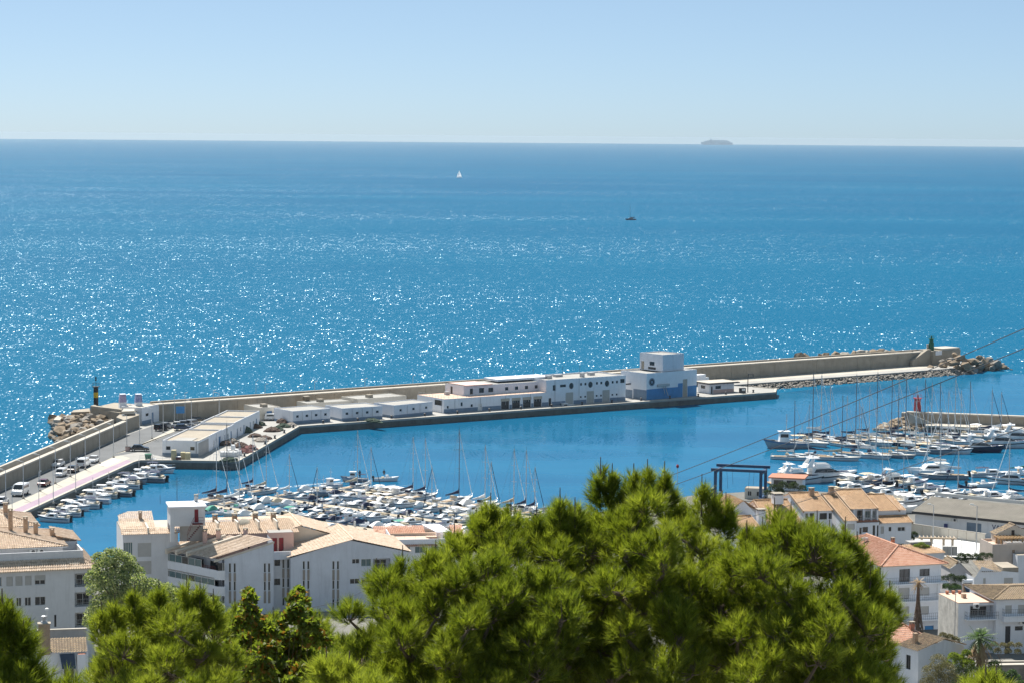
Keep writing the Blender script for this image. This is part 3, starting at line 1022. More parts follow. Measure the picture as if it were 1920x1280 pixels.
# stones around the red light
sp = []
for k in range(150):
    a, b = RND.random(), RND.random()
    h = max(0.1, 1 - abs(a - 0.5) * 1.9)
    D = 617.5 + 6.5 * b
    z = max(-0.1, 2.7 * b * h)
    sp.append((Vector(((1650 + 94 * a - 960) / FPX * D * 1.0, D, z)), RND.uniform(0.55, 1.15)))
rocks('rock_heap', 'mound of tan stones around the end of the red light jetty', sp, ['rock', 'rock_pale', 'rock'])
# small stones under the walkway: too small to pick apart
sm = MB()
import itertools
for k in range(900):
    t = 183 + 106 * RND.random()
    b = RND.random()
    c = WALL_A + WALL_U * t - WALL_N * (13.0 + 4.0 * b)
    s = RND.uniform(0.25, 0.6)
    me = ROCKS[RND.randrange(10)]
    base = len(sm.v)
    z = 1.35 * (1 - b) - 0.1
    rz = RND.uniform(0, 6.28)
    ca, sa = math.cos(rz), math.sin(rz)
    sm.v += [(c.x + s * (v.co.x * ca - v.co.y * sa), c.y + s * (v.co.x * sa + v.co.y * ca), z + s * v.co.z) for v in me.vertices]
    sm.f += [tuple(base + i for i in p.vertices) for p in me.polygons]
o = sm.build('rubble', 'rock_grey')
o['kind'] = 'stuff'
o['label'] = 'small grey rubble stones along the foot of the breakwater walkway'
# ------------------------------------------------------------------ buildings of the fishing port
SIDES = {'front': lambda x, y, w, d: ((x, y), (1, 0), w), 'right': lambda x, y, w, d: ((x + w, y), (0, 1), d),
         'back': lambda x, y, w, d: ((x + w, y + d), (-1, 0), w), 'left': lambda x, y, w, d: ((x, y + d), (0, -1), d)}
def block(t, x, y, w, d, z0, z1, m, wins=None, roof='quay_deck', parapet=0.0, name='wall', floor=True):
    """a walled block of a building with its openings, windows, doors and roof; windows = {side: [(u0, u1, za, zb, style)]}"""
    wins = wins or {}
    mb = MB()
    for side, fn in SIDES.items():
        o, u, L = fn(x, y, w, d)
        ops = []
        for q in wins.get(side, []):
            st = q[4]
            if st == 'L':
                ops.append((*q[:4], 1.3, 1))
            else:
                ops.append((*q[:4], 0.16 if st in ('n',) else 0.2))
        facade(mb, o, u, L, z0, z1 + parapet, ops)
    wall = mb.build(name, m, t)
    for side, fn in SIDES.items():
        o, u, L = fn(x, y, w, d)
        for q in wins.get(side, []):
            opening(t, o, u, q)
    if roof:
        MB().box(x + 0.1, x + w - 0.1, y + 0.1, y + d - 0.1, z1 - 0.2, z1).build('roof', roof, t)
        if parapet:
            pi = MB()
            for (a, b, c, e) in ((x + 0.1, x + w - 0.1, y + 0.1, y + 0.22), (x + 0.1, x + w - 0.1, y + d - 0.22, y + d - 0.1), (x + 0.1, x + 0.22, y + 0.22, y + d - 0.22), (x + w - 0.22, x + w - 0.1, y + 0.22, y + d - 0.22)):
                pi.box(a, b, c, e, z1 + 0.002, z1 + parapet - 0.002)
            pi.build('parapet', m, t)
    return wall

def opening(t, o, u, q):
    a, b, c, e, st = q[:5]
    uu = Vector((u[0], u[1], 0)).normalized()
    M = Matrix.Identity(4)
    M.col[0] = (*uu, 0)
    M.col[1] = (-uu.y, uu.x, 0, 0)
    M.translation = Vector((o[0], o[1], 0))
    if st == 'g':
        window(t, o, u, q)
    elif st == 'gt':
        window(t, o, u, q, glass='glass_teal')
    elif st == 'g0':
        window(t, o, u, q, bars=0)
    elif st == 'gd':
        window(t, o, u, q, frame='frame_dark')
    elif st == 'g3':
        window(t, o, u, q, bars=3, glass='glass_teal')
    elif st.startswith('s'):
        window(t, o, u, q, kind='shutter' + st[1:])
    elif st.startswith('d:'):
        dr = MB().box(a + 0.03, b - 0.03, 0.12, 0.18, c, e - 0.03, M).build('door', st[2:], t)
        MB().box(b - 0.25, b - 0.15, 0.07, 0.118, c + 1.0, c + 1.12, M).build('handle', 'metal_dark', dr)
    elif st.startswith('r:'):                # roller door with slats
        mb = MB()
        k = c
        while k < e - 0.05:
            mb.box(a, b, 0.12, 0.16, k, min(e, k + 0.27), M)
            k += 0.3
        mb.box(a, b, 0.17, 0.19, c, e, M).build('roller_door', st[2:], t)
    elif st == 'n':
        w = MB().quad(*[tuple(M @ Vector(p)) for p in ((a, 0.14, c), (b, 0.14, c), (b, 0.14, e), (a, 0.14, e))]).build('window', 'glass_dark', t)
    elif st == 'L':
        uo = M @ Vector((0, 1.3, 0))
        wq = (a + (b - a) * 0.15, b - (b - a) * 0.15, c + 0.02, e - 0.35)
        w = window(t, (uo.x, uo.y), u, wq, depth=-0.02, glass='glass_dark', bars=1)
        rl = MB()
        railing(rl, M @ Vector((a + 0.02, 0.08, c)), M @ Vector((b - 0.02, 0.08, c)), 1.0, 0.35, 0.025, 2)
        rl.build('railing', 'metal_grey', t)
    elif st == 'o':                          # gateway with a lintel; a dark sheet stands in for the unlit inside
        MB().quad(*[tuple(M @ Vector(p)) for p in ((a, 0.195, c), (b, 0.195, c), (b, 0.195, e), (a, 0.195, e))]).build('doorway_shade', 'metal_dark', t)
        MB().box(a - 0.1, b + 0.1, -0.12, 0.0, e - 0.6, e + 0.15, M).build('lintel', 'concrete_pale', t)

def on_mole(px, py):
    p = P(px, py, QZ)
    return (p.x, p.y, QZ)
def span(p0, p1):
    """thing position and heading of a front wall seen between two pixels on the quay"""
    a, b = P(*p0, QZ), P(*p1, QZ)
    return (a.x, a.y, QZ), math.atan2(b.y - a.y, b.x - a.x), (b - a).length

# --- fish market: low wing with a roof terrace, upper storey set back, tall wing with portholes
t = thing('fish_market', 'long white two storey fish market with round windows and roller doors on the quay', 'building', on_mole(832, 774), MOLE_R)
LL = (P(1167, 749, QZ) - P(832, 774, QZ)).length
L1 = LL * 0.55
wf = [(1.0, 1.6, 1.2, 1.9, 'n'), (5.4, 6.0, 1.6, 2.6, 'n'), (8.6, 9.3, 1.2, 1.9, 'n'), (11.0, 12.2, 0.0, 1.9, 'd:frame_white')]
for k in range(4):
    x = 18.5 + k * (L1 - 20.5) / 3.6
    wf += [(x, x + 2.6, 0.0, 2.7, 'o'), (x + 4.0, x + 4.6, 1.5, 2.0, 'n'), (x + 5.5, x + 6.1, 1.5, 2.0, 'n')]
wf = [q for q in wf if q[1] < L1 - 0.3]
block(t, 0, 0, L1, 13, 0, 3.75, 'white_paint', {'front': wf, 'left': [(8.5, 12.2, 1.9, 3.3, 'gd')]}, roof='peach_terrace')
block(t, 9.0, 4.0, L1 - 9.0, 9, 3.753, 6.35, 'lilac_white', {'front': [(2.0, 3.0, 4.0, 5.6, 'gd'), (5.0, 6.6, 4.3, 5.6, 'gd'), (8.0, 9.6, 4.3, 5.5, 'gd')] + [(13.5 + k * 3.3, 14.6 + k * 3.3, 4.5, 5.4, 'n') for k in range(5)], 'left': [(2.5, 3.6, 3.8, 5.8, 'd:frame_dark')]})
rl = MB()
railing(rl, (0.2, 0.15, 3.75), (L1 - 0.2, 0.15, 3.75), 0.8, 1.4, 0.03, 2)
railing(rl, (0.2, 12.8, 3.75), (0.2, 0.15, 3.75), 0.8, 1.4, 0.03, 2)
rl.build('railing', 'metal_grey', t)
MB().box(9.3, 18, 3.4, 12.0, 6.353, 6.6).build('terrace_canopy', 'pink_render', t)
MB().box(L1 - 12, L1 + 6, 6.0, 12.6, 6.8, 7.35).build('plant_room', 'lilac_white', t)
W2 = LL - L1 - 0.02
ww = []
for k, fx in enumerate((0.08, 0.17)):
    ww.append((W2 * fx, W2 * fx + (1.0 if k == 0 else 2.0), 4.1 if k == 0 else 4.9, 5.6, 'n'))
for fx in (0.42, 0.62, 0.82):
    ww += [(W2 * fx, W2 * fx + 0.7, 5.0, 5.7, 'n'), (W2 * fx + 1.5, W2 * fx + 2.2, 5.0, 5.7, 'n'), (W2 * fx, W2 * fx + 0.6, 1.6, 2.1, 'n'), (W2 * fx + 1.5, W2 * fx + 2.1, 1.6, 2.1, 'n')]
for fx in (0.265, 0.525, 0.725):
    ww.append((W2 * fx - 0.6, W2 * fx + 1.9, 0.0, 3.3, 'r:roller_door'))
ww.append((W2 * 0.03, W2 * 0.03 + 0.9, 0.0, 2.1, 'd:metal_dark'))
ww.append((W2 * 0.93, W2 * 0.93 + 1.5, 5.0, 6.1, 'gd'))
block(t, L1 + 0.02, 0.0, W2, 13, 0, 6.75, 'white_paint', {'front': ww}, parapet=0.35)
for fx in (0.295, 0.535, 0.745):                 # round windows
    ph = MB()
    n = 18
    c = L1 + W2 * fx + 0.4
    ring = [(c + 0.72 * math.cos(2 * math.pi * k / n), -0.06, 5.1 + 0.85 * math.sin(2 * math.pi * k / n)) for k in range(n)]
    ring2 = [(c + 0.58 * math.cos(2 * math.pi * k / n), -0.06, 5.1 + 0.7 * math.sin(2 * math.pi * k / n)) for k in range(n)]
    ring3 = [(x, 0.01, z) for x, y, z in ring]
    ph.loft([ring3, ring, ring2], cap=False)
    w = ph.build('round_window', 'frame_dark', t)
    MB().quad(*[(x, -0.02, z) for x, y, z in ring2]).build('pane', 'glass_dark', w)
bb = MB()
xs = [0.01] + sorted(x for q in wf + [(a + L1 + 0.02, b + L1 + 0.02, c, e, s) for a, b, c, e, s in ww] if q[2] == 0.0 or q[2] < 0.05 for x in q[:2]) + [LL - 0.01]
doors = sorted([(q[0], q[1]) for q in wf if q[2] == 0.0] + [(q[0] + L1 + 0.02, q[1] + L1 + 0.02) for q in ww if q[2] == 0.0])
x0 = 0.01
for a, b in doors + [(LL - 0.01, LL)]:
    if a - x0 > 0.2:
        MB().box(x0, a - 0.12, -0.03, -0.002, 0.0, 1.05).build('painted_base', 'grey_blue', t)
    x0 = b + 0.12
MB().tube((-0.02, 1.0, 0), (-0.02, 1.0, 3.7), 0.06).build('drainpipe', 'metal_grey', t)

for (x, y, w_, d_, h_, z_) in ((L1 + 4, 5, 1.6, 1.2, 0.9, 6.753), (L1 + 9, 8, 2.4, 1.4, 0.7, 6.753), (L1 + 15, 4, 1.0, 1.0, 1.2, 6.753), (L1 + 20, 7, 1.8, 1.2, 0.8, 6.753), (6, 8, 1.2, 1.0, 0.9, 3.753)):
    MB().box(x, x + w_, y, y + d_, z_, z_ + h_).build('roof_unit', 'metal_grey', t)
for x in (L1 + 2, L1 + 12, L1 + 18):
    MB().tube((x, 9, 6.75), (x, 9, 9.6), 0.04).tube((x - 0.5, 9, 9.2), (x + 0.5, 9, 9.2), 0.025, n=4).build('antenna', 'metal_dark', t)
for k in range(6):
    x = 3.5 + k * 8.2
    if x < LL - 1:
        MB().tube((x, -0.06, 1.08), (x, -0.06, 3.6 if x < L1 else 6.9), 0.05, n=5).build('drainpipe', 'metal_grey', t)
# --- white tower building with a blue base
a0, ang, w = span((1212, 749.5), (1306, 741))
t = thing('ice_plant_tower', 'white and blue harbour block with a taller square tower on its roof', 'building', a0, ang)
block(t, 0, 0, w, 10.5, 0, 7.2, 'white_paint', {'front': [(w * 0.72, w * 0.72 + 1.8, 0.0, 5.0, 'r:concrete_pale')], 'left': [(1.5, 4.8, 0.02, 2.4, 'd:grey_blue')]}, parapet=0.3)
for (u0, u1) in ((0.0, w * 0.72 - 0.1), (w * 0.72 + 1.9, w)):
    MB().box(u0 + 0.005, u1 - 0.005, -0.03, -0.002, 0.0, 3.0).build('painted_base', 'blue_base', t)
MB().box(w * 0.62, w * 0.72 - 0.12, -0.06, -0.031, 3.003, 4.0).build('painted_patch', 'blue_base', t)
MB().box(-0.03, -0.002, 0.02, 5.3, 0.0, 2.8).build('painted_base', 'grey_blue', t)
tw = w * 0.56
block(t, w * 0.36, 0.9, w * 0.42, 9.4, 7.503, 12.0, 'lilac_white', {'left': [(4.0, 6.0, 8.9, 10.0, 'n'), (3.4, 6.6, 7.8, 8.5, 'n'), (0.6, 1.8, 7.6, 9.9, 'd:concrete')]}, parapet=0.25)
MB().box(w * 0.80, w * 0.80 + 2.2, 4, 8, 7.503, 9.8).build('stair_block', 'lilac_white', t)
em = MB()
n = 20
cx, cz = 2.0, 5.0
em.loft([[(cx + r * math.cos(2 * math.pi * k / n), y, cz + r * math.sin(2 * math.pi * k / n)) for k in range(n)] for r, y in ((1.15, 0.0), (1.15, -0.09))])
e_ = em.build('emblem', 'grey_blue', t)
ring = MB().loft([[(cx + r * math.cos(2 * math.pi * k / n), y, cz + r * math.sin(2 * math.pi * k / n)) for k in range(n)] for r, y in ((0.85, -0.092), (0.75, -0.12), (0.5, -0.12), (0.42, -0.092))], cap=False)
ring.build('emblem_ring', 'glass_dark', e_)
jb = MB().box(4.0, 8.6, -0.5, -0.02, 3.5, 4.2).tube((7.0, -0.3, 3.5), (7.3, -1.2, 0.9), 0.12).tube((6.3, -0.3, 3.5), (6.0, -1.2, 1.6), 0.1)
jb.build('ice_chute', 'metal_grey', t)
MB().box(-4.2, -0.003, 6.4, 6.9, 3.9, 4.25).tube((-3.9, 6.65, 3.9), (-3.9, 6.65, 0), 0.12).build('conveyor_beam', 'metal_dark', t)
MB().tube((8.5, 4.0, 12.45), (8.5, 4.0, 13.4), 0.05).build('vent_pipe', 'metal_grey', t)
for k, (bx, by) in enumerate(((-5.2, 2.0), (-3.0, 1.2))):
    c = thing('cold_store_box', 'white cold store container beside the tower block on the quay', 'container', (Vector((*a0[:2], 0)) + Matrix.Rotation(ang, 3, 'Z') @ Vector((bx - 2.0, by + 5, 0))).to_3d() + Vector((0, 0, QZ)), ang, 'white containers beside the tower block')
    MB().box(0, 2.0, 0, 3.6, 0.05, 2.3).build('body', 'white_paint', c)
    MB().box(0.1, 1.9, -0.03, 0.0, 0.15, 2.2).build('door', 'frame_white', c)
c = thing('green_skip', 'green metal locker between the fish market and the tower block', 'locker', (Vector((*a0[:2], 0)) + Matrix.Rotation(ang, 3, 'Z') @ Vector((-8.3, 8.5, 0))) + Vector((0, 0, QZ)), ang)
MB().box(0, 2.4, 0, 2.0, 0, 3.6).build('body', 'canvas_green', c)
MB().box(0.2, 1.1, -0.03, -0.002, 0.1, 3.3).build('door', 'bin_green', c)

# --- kiosk on the end of the quay
a0, ang, w = span((1330, 737), (1376, 734))
t = thing('quay_kiosk', 'small white kiosk with a dark overhanging flat roof at the quay end', 'kiosk', a0, ang)
block(t, 0, 0, w, 5.5, 0, 2.7, 'white_paint', {'front': [(0.6, 1.2, 0.0, 2.0, 'd:metal_dark'), (2.2, 4.2, 1.2, 2.1, 'gd')], 'left': [(1.5, 3.5, 1.2, 2.1, 'gd')]}, roof=None)
MB().box(-1.2, w + 1.2, -1.2, 6.6, 2.703, 3.0).build('roof', 'metal_dark', t)
MB().box(-0.9, w + 0.9, -0.9, 6.3, 3.003, 3.12).build('roof_gravel', 'concrete_pale', t)
MB().box(1.4, w - 0.01, -0.03, -0.002, 0, 1.0).build('painted_base', 'pink_render', t)

# --- net sheds along the quay (single storey, four small windows, blue base)
for i, (f0, f1, dep, lab) in enumerate((((549, 794.5), (619, 789), 9.0, 'white net shed with four small windows, first of three, beside the net heaps'), ((641, 789), (717, 784), 9.0, 'white net shed with four small windows and a dark net pile in front'), ((739, 783), (811, 775.5), 8.0, 'white net shed with three small windows beside the fish market'))):
    a0, ang, w = span(f0, f1)
    t = thing('net_shed', lab, 'shed', a0, ang, 'white net sheds along the quay')
    nn = 3 if i == 2 else 4
    block(t, 0, 0, w, dep, 0, 3.15, 'lilac_white', {'front': [(w * (k + 0.5) / nn - 0.4, w * (k + 0.5) / nn + 0.4, 1.6, 2.2, 'n') for k in range(nn)], 'right': [(2.0, 3.2, 0.0, 2.1, 'd:door_blue')]}, parapet=0.18)
    MB().box(0.005, w - 0.005, -0.03, -0.002, 0.0, 0.75).build('painted_base', 'grey_blue', t)
    MB().box(-0.03, -0.002, 0.02, dep - 0.02, 0.0, 0.6).build('painted_base', 'grey_blue', t)
    for k in range(nn - 1):
        MB().tube((w * (k + 1) / nn, -0.05, 0.78), (w * (k + 1) / nn, -0.05, 3.0), 0.045).build('drainpipe', 'metal_grey', t)

# --- low stores behind the sheds
for (f0, f1, dep, h, lab, wn) in (((487, 787.5), (526, 785), 9, 3.1, 'low white store with blue doors behind the parked white van', [(2.0, 3.6, 0, 2.3, 'd:door_blue'), (4.4, 5.6, 0, 2.3, 'd:metal_dark')]),
                               ((576, 777), (671, 771), 6, 2.9, 'long low cream store behind the net sheds', []),
                               ((671, 773), (762, 766), 8, 3.5, 'taller cream store behind the net shed next to the fish market', [])):
    a0, ang, w = span(f0, f1)
    t = thing('low_store', lab, 'building', a0, ang)
    block(t, 0, 0, w, dep, 0, h, 'cream_render', {'front': wn}, parapet=0.15)
    MB().box(w * 0.3, w * 0.3 + 1.5, 2, 3.5, h + 0.003, h + 0.8).build('roof_tank', 'concrete', t)
c = thing('vent_stack', 'dark brown vent stack between the low stores', 'chimney', on_mole(572, 772), MOLE_R)
MB().box(0, 1.4, 0, 1.2, 0, 4.0).build('stack', 'rock', c)
MB().box(-0.1, 1.5, -0.1, 1.3, 4.003, 4.2).build('cap', 'concrete', c)

# --- row of fishermen's stores beside the road
A, B = P(372, 856, QZ), P(487, 797, QZ)
RU = (B - A).normalized()
ra = math.atan2(RU.y, RU.x)
RL = (B - A).length
front_w = (P(372, 856, QZ) - P(305, 854, QZ)).length
cuts = [0, 0.36, 0.56, 0.78, 1.0]
labs = ['whitewashed store with a grey end wall, nearest the cream crates', 'white store with a blue double door, next to the grey ended store', 'white store with net heaps by its doors, third in the row', 'white store at the far end of the row by the big wall']
labs[0] = 'whitewashed store with a grey side wall behind the cream crates'
for i in range(4):
    o = A + RU * (RL * cuts[i] + (0.01 if i else 0))
    t = thing('fishing_store', labs[i], 'store', (o.x, o.y, QZ), ra, 'row of stores beside the harbour road')
    L = RL * (cuts[i + 1] - cuts[i]) - 0.02
    h = (3.35, 3.2, 3.5, 3.45)[i]
    # local x runs along the row, local y to the road side; the quay side is the 'front'
    wins = [(L * 0.62, L * 0.62 + 1.1, 0.0, 2.1, 'd:frame_white'), (L * 0.74, L * 0.74 + 1.1, 0.0, 2.1, 'd:lilac_white'), (L * 0.86, L * 0.86 + 1.9, 0, 2.3, 'd:door_blue')] if i == 0 else [(L * 0.2, L * 0.2 + 1.0, 0.0, 2.1, 'd:grey_blue'), (L * 0.45, L * 0.45 + 0.9, 1.0, 2.0, 'n'), (L * 0.7, L * 0.7 + 1.2, 0, 2.2, 'd:door_blue')]
    wins = [(a, min(b, L - 0.2), c, e, s) for a, b, c, e, s in wins]
    left = [(0.9, 1.9, 1.5, 2.3, 'n'), (front_w - 1.9, front_w - 0.9, 1.5, 2.3, 'n')] if i == 0 else []
    block(t, 0, 0, L, front_w, 0, h, 'white_paint', {'front': wins, 'left': left}, roof='concrete', parapet=0.32)
    if i == 0:
        MB().box(-0.03, -0.002, 0.005, front_w - 0.005, 0.0, 0.8).build('painted_base', 'grey_blue', t)
        MB().box(0.005, L * 0.42, -0.04, -0.002, 0.0, h - 0.2).build('grey_panel', 'grey_render', t)
        MB().box(-0.15, L * 0.42, -0.2, 0.25, h + 0.325, h + 0.42).build('coping', 'concrete_pale', t)
        MB().box(2, 7, 2, front_w - 2, h + 0.003, h + 0.12).build('roof_stain', 'quay_deck', t)
        MB().tube((-0.06, 0.5, 0.85), (-0.06, 0.5, h + 0.2), 0.05).build('drainpipe', 'metal_dark', t)

# --- white house and the two painted cones at the corner of the walls
o = Vector((-92.4, 592.0, QZ))
t = thing('harbour_office', 'white flat roofed harbour office where the two sea walls meet', 'building', P(266, 796, QZ), R(70))
block(t, 0, 0, 10.0, 6.0, 0, 4.2, 'white_paint', {'front': [(2.0, 3.6, 2.0, 2.7, 'n'), (5.0, 6.2, 0.0, 2.6, 'd:door_blue')]}, roof='concrete_pale', parapet=0.2)
MB().box(0.005, 4.9, -0.03, -0.002, 0.0, 1.0).build('painted_base', 'grey_blue', t)
MB().quad((10.002, 0.2, 0), (12.5, 0.2, 0), (10.002, 0.2, 1.9)).quad((10.002, 0.9, 1.9), (12.5, 0.9, 0), (10.002, 0.9, 0)).quad((10.002, 0.2, 1.9), (12.5, 0.2, 0), (12.5, 0.9, 0), (10.002, 0.9, 1.9)).build('buttress', 'white_paint', t)
for (px, py, m, lab) in ((230, 764, 'poster_violet', 'white tapering wind tower with a violet poster on its top half'), (259.5, 764, 'poster_blue', 'white tapering wind tower with a dark blue poster on its top half')):
    p = P(px, py, 5.4)
    c = thing('wind_tower', lab, 'tower', p, R(20))
    def fr(z, s):
        return [(-s, -s, z), (s, -s, z), (s, s, z), (-s, s, z)]
    MB().loft([fr(-1.2, 0.95), fr(1.5, 0.85), fr(3.5, 0.66)]).build('shaft', 'white_paint', c)
    MB().loft([fr(1.52, 0.9), fr(3.48, 0.72)], cap=False).build('poster', m, c)
    MB().box(-0.75, 0.75, -0.75, 0.75, 3.505, 3.6).build('cap', 'white_paint', c)
# ------------------------------------------------------------------ boats
def hull_mesh(L, B, free, flare=0.8, sheer=0.35, stern=0.86, full=0.5, n=12):
    """hull from transom (-L/2) to bow (+L/2)"""
    rings, deck_l = [], []
    for i in range(n + 1):
        s = i / n
        if s < full:
            k = stern + (1 - stern) * math.sin(s / full * math.pi / 2)
        else:
            q = (s - full) / (1 - full)
            k = max(0.015, math.cos(q * math.pi / 2) ** 0.75)
        bw = B / 2 * k
        bl = bw * (flare - 0.45 * max(0, s - 0.55))
        x = L * (s - 0.5)
        zg = free * (1 + sheer * s * s)
        rake = -0.09 * L * max(0, (s - 0.75) / 0.25) ** 2
        rings.append([(x, bw, zg), (x + rake * 0.5, (bw + bl) / 2, zg * 0.5), (x + rake, bl, 0.05), (x + rake, bl * 0.5, -0.35), (x + rake, 0, -0.45), (x + rake, -bl * 0.5, -0.35), (x + rake, -bl, 0.05), (x + rake * 0.5, -(bw + bl) / 2, zg * 0.5), (x, -bw, zg)])
        deck_l.append((x, bw, zg))
    h = MB().loft(rings, closed=False)
    h.quad(*reversed(rings[0]))
    return h, deck_l

def deck_mesh(dl, drop=0.06, inset=0.05, x0=None):
    m = MB()
    for (a, b) in zip(dl, dl[1:]):
        m.quad((a[0], -max(0, a[1] - inset), a[2] - drop), (b[0], -max(0, b[1] - inset), b[2] - drop), (b[0], max(0, b[1] - inset), b[2] - drop), (a[0], max(0, a[1] - inset), a[2] - drop))
    return m

def stripe(dl, B, z0, z1, out=0.012, flare=0.9):
    m = MB()
    for sgn in (1, -1):
        for (a, b) in zip(dl[:-1], dl[1:]):
            q = [(a[0], sgn * (a[1] + out), a[2] - z0), (b[0], sgn * (b[1] + out), b[2] - z0), (b[0], sgn * (b[1] * 0.985 + out), b[2] - z1), (a[0], sgn * (a[1] * 0.985 + out), a[2] - z1)]
            m.quad(*(q if sgn < 0 else q[::-1]))
    return m

def cabin_loft(x0, x1, w0, w1, z0, z1, rake0=0.3, rake1=0.8, tw=0.8):
    """deckhouse: x0 aft, x1 fore, w widths at deck, narrowing upwards"""
    def ring(xa, xb, wa, wb, z):
        return [(xa, -wa, z), (xb, -wb, z), (xb, wb, z), (xa, wa, z)]
    zm = (z0 + z1) / 2
    return MB().loft([ring(x0, x1, w0, w1, z0), ring(x0 + rake0 * 0.5, x1 - rake1 * 0.5, w0 * (1 + tw) / 2, w1 * (1 + tw) / 2, zm), ring(x0 + rake0, x1 - rake1, w0 * tw, w1 * tw, z1)])

def side_glass(x0, x1, w0, w1, za, zb, rk, tw=0.9):
    m = MB()
    for s in (1, -1):
        q = [(x0, s * w0, za), (x1, s * w1, za), (x1 - rk, s * w1 * tw, zb), (x0 + rk * 0.3, s * w0 * tw, zb)]
        m.quad(*(q if s < 0 else q[::-1]))
    m.quad((x1, -w1, za), (x1, w1, za), (x1 - rk, w1 * tw, zb), (x1 - rk, -w1 * tw, zb))
    return m

def sailboat(L=10.0, mast=13.0, hullm='gel_white', cover='canvas_navy', hood='canvas_navy', jib='canvas_white', mastm='alu'):
    t = thing('sailing_yacht', 'x', 'sailboat')
    B = L * 0.31
    h, dl = hull_mesh(L, B, 0.95, sheer=0.25, stern=0.72)
    h.build('hull', hullm, t, True)
    stripe(dl, B, 0.14, 0.26).build('hull_stripe', 'gel_navy', t)
    deck_mesh(dl).build('deck', 'gel_cream', t)
    c = cabin_loft(-L * 0.12, L * 0.22, B * 0.30, B * 0.2, 0.95, 1.5, 0.1, 0.8)
    cb = c.build('cabin', 'gel_white', t)
    side_glass(-L * 0.10, L * 0.13, B * 0.295, B * 0.24, 1.08, 1.32, 0.35, 0.94).build('cabin_window', 'glass_dark', cb)
    MB().box(-L * 0.42, -L * 0.14, -B * 0.2, B * 0.2, 0.9, 1.03).build('cockpit', 'teak', t)
    MB().loft([[(-L * 0.14, -B * 0.24, 1.45), (-L * 0.06, -B * 0.24, 1.45), (-L * 0.06, B * 0.24, 1.45), (-L * 0.14, B * 0.24, 1.45)], [(-L * 0.14, -B * 0.2, 2.0), (-L * 0.10, -B * 0.2, 2.0), (-L * 0.10, B * 0.2, 2.0), (-L * 0.14, B * 0.2, 2.0)]]).build('sprayhood', hood, t)
    mx = L * 0.06
    m = MB().tube((mx, 0, 1.4), (mx, 0, 1.4 + mast), 0.12, 0.09, 6)
    for f in (0.42, 0.7):
        m.tube((mx, -0.9, 1.4 + mast * f), (mx, 0.9, 1.4 + mast * f), 0.04, n=4)
    ms = m.build('mast', mastm, t)
    MB().tube((mx, 0, 1.4 + mast), (mx, 0, 2.2 + mast), 0.02, n=4).build('mast_antenna', 'metal_dark', ms)
    bm = MB().tube((mx, 0, 2.35), (mx - L * 0.42, 0, 2.3), 0.08, n=6).build('boom', mastm, t)
    MB().loft([[(x, -r, 2.45), (x, r, 2.45), (x, r * 0.6, 2.45 + hh), (x, -r * 0.6, 2.45 + hh)] for x, r, hh in ((mx - L * 0.42, 0.08, 0.16), (mx - L * 0.2, 0.15, 0.34), (mx - 0.2, 0.15, 0.75), (mx - 0.08, 0.1, 1.3))]).build('sail_cover', cover, bm)
    MB().tube((L * 0.47, 0, 1.35), (mx + 0.1, 0, 1.2 + mast * 0.95), 0.085, 0.05, 5).build('furled_jib', jib, t)
    rg = MB()
    for s in (1, -1):
        rg.tube((mx - 0.2, s * B * 0.46, 1.05), (mx, s * 0.9, 1.4 + mast * 0.7), 0.018, n=3, cap=False).tube((mx, s * 0.9, 1.4 + mast * 0.7), (mx, 0, 1.3 + mast), 0.018, n=3, cap=False)
    rg.tube((-L * 0.49, 0, 1.0), (mx, 0, 1.4 + mast), 0.018, n=3, cap=False)
    rg.build('rigging', 'steel_wire', t)
    pl = MB()
    railing(pl, (-L * 0.49, -B * 0.34, 0.95), (-L * 0.49, B * 0.34, 0.95), 0.7, 0.8, 0.02, 2)
    for s in (1, -1):
        railing(pl, (-L * 0.47, s * B * 0.37, 0.95), (L * 0.1, s * B * 0.47, 0.98), 0.6, 1.6, 0.015, 1)
        pl.tube((L * 0.40, s * B * 0.16, 1.15), (L * 0.49, 0, 1.8), 0.02, n=4)
    pl.build('guard_rail', 'alu', t)
    return t

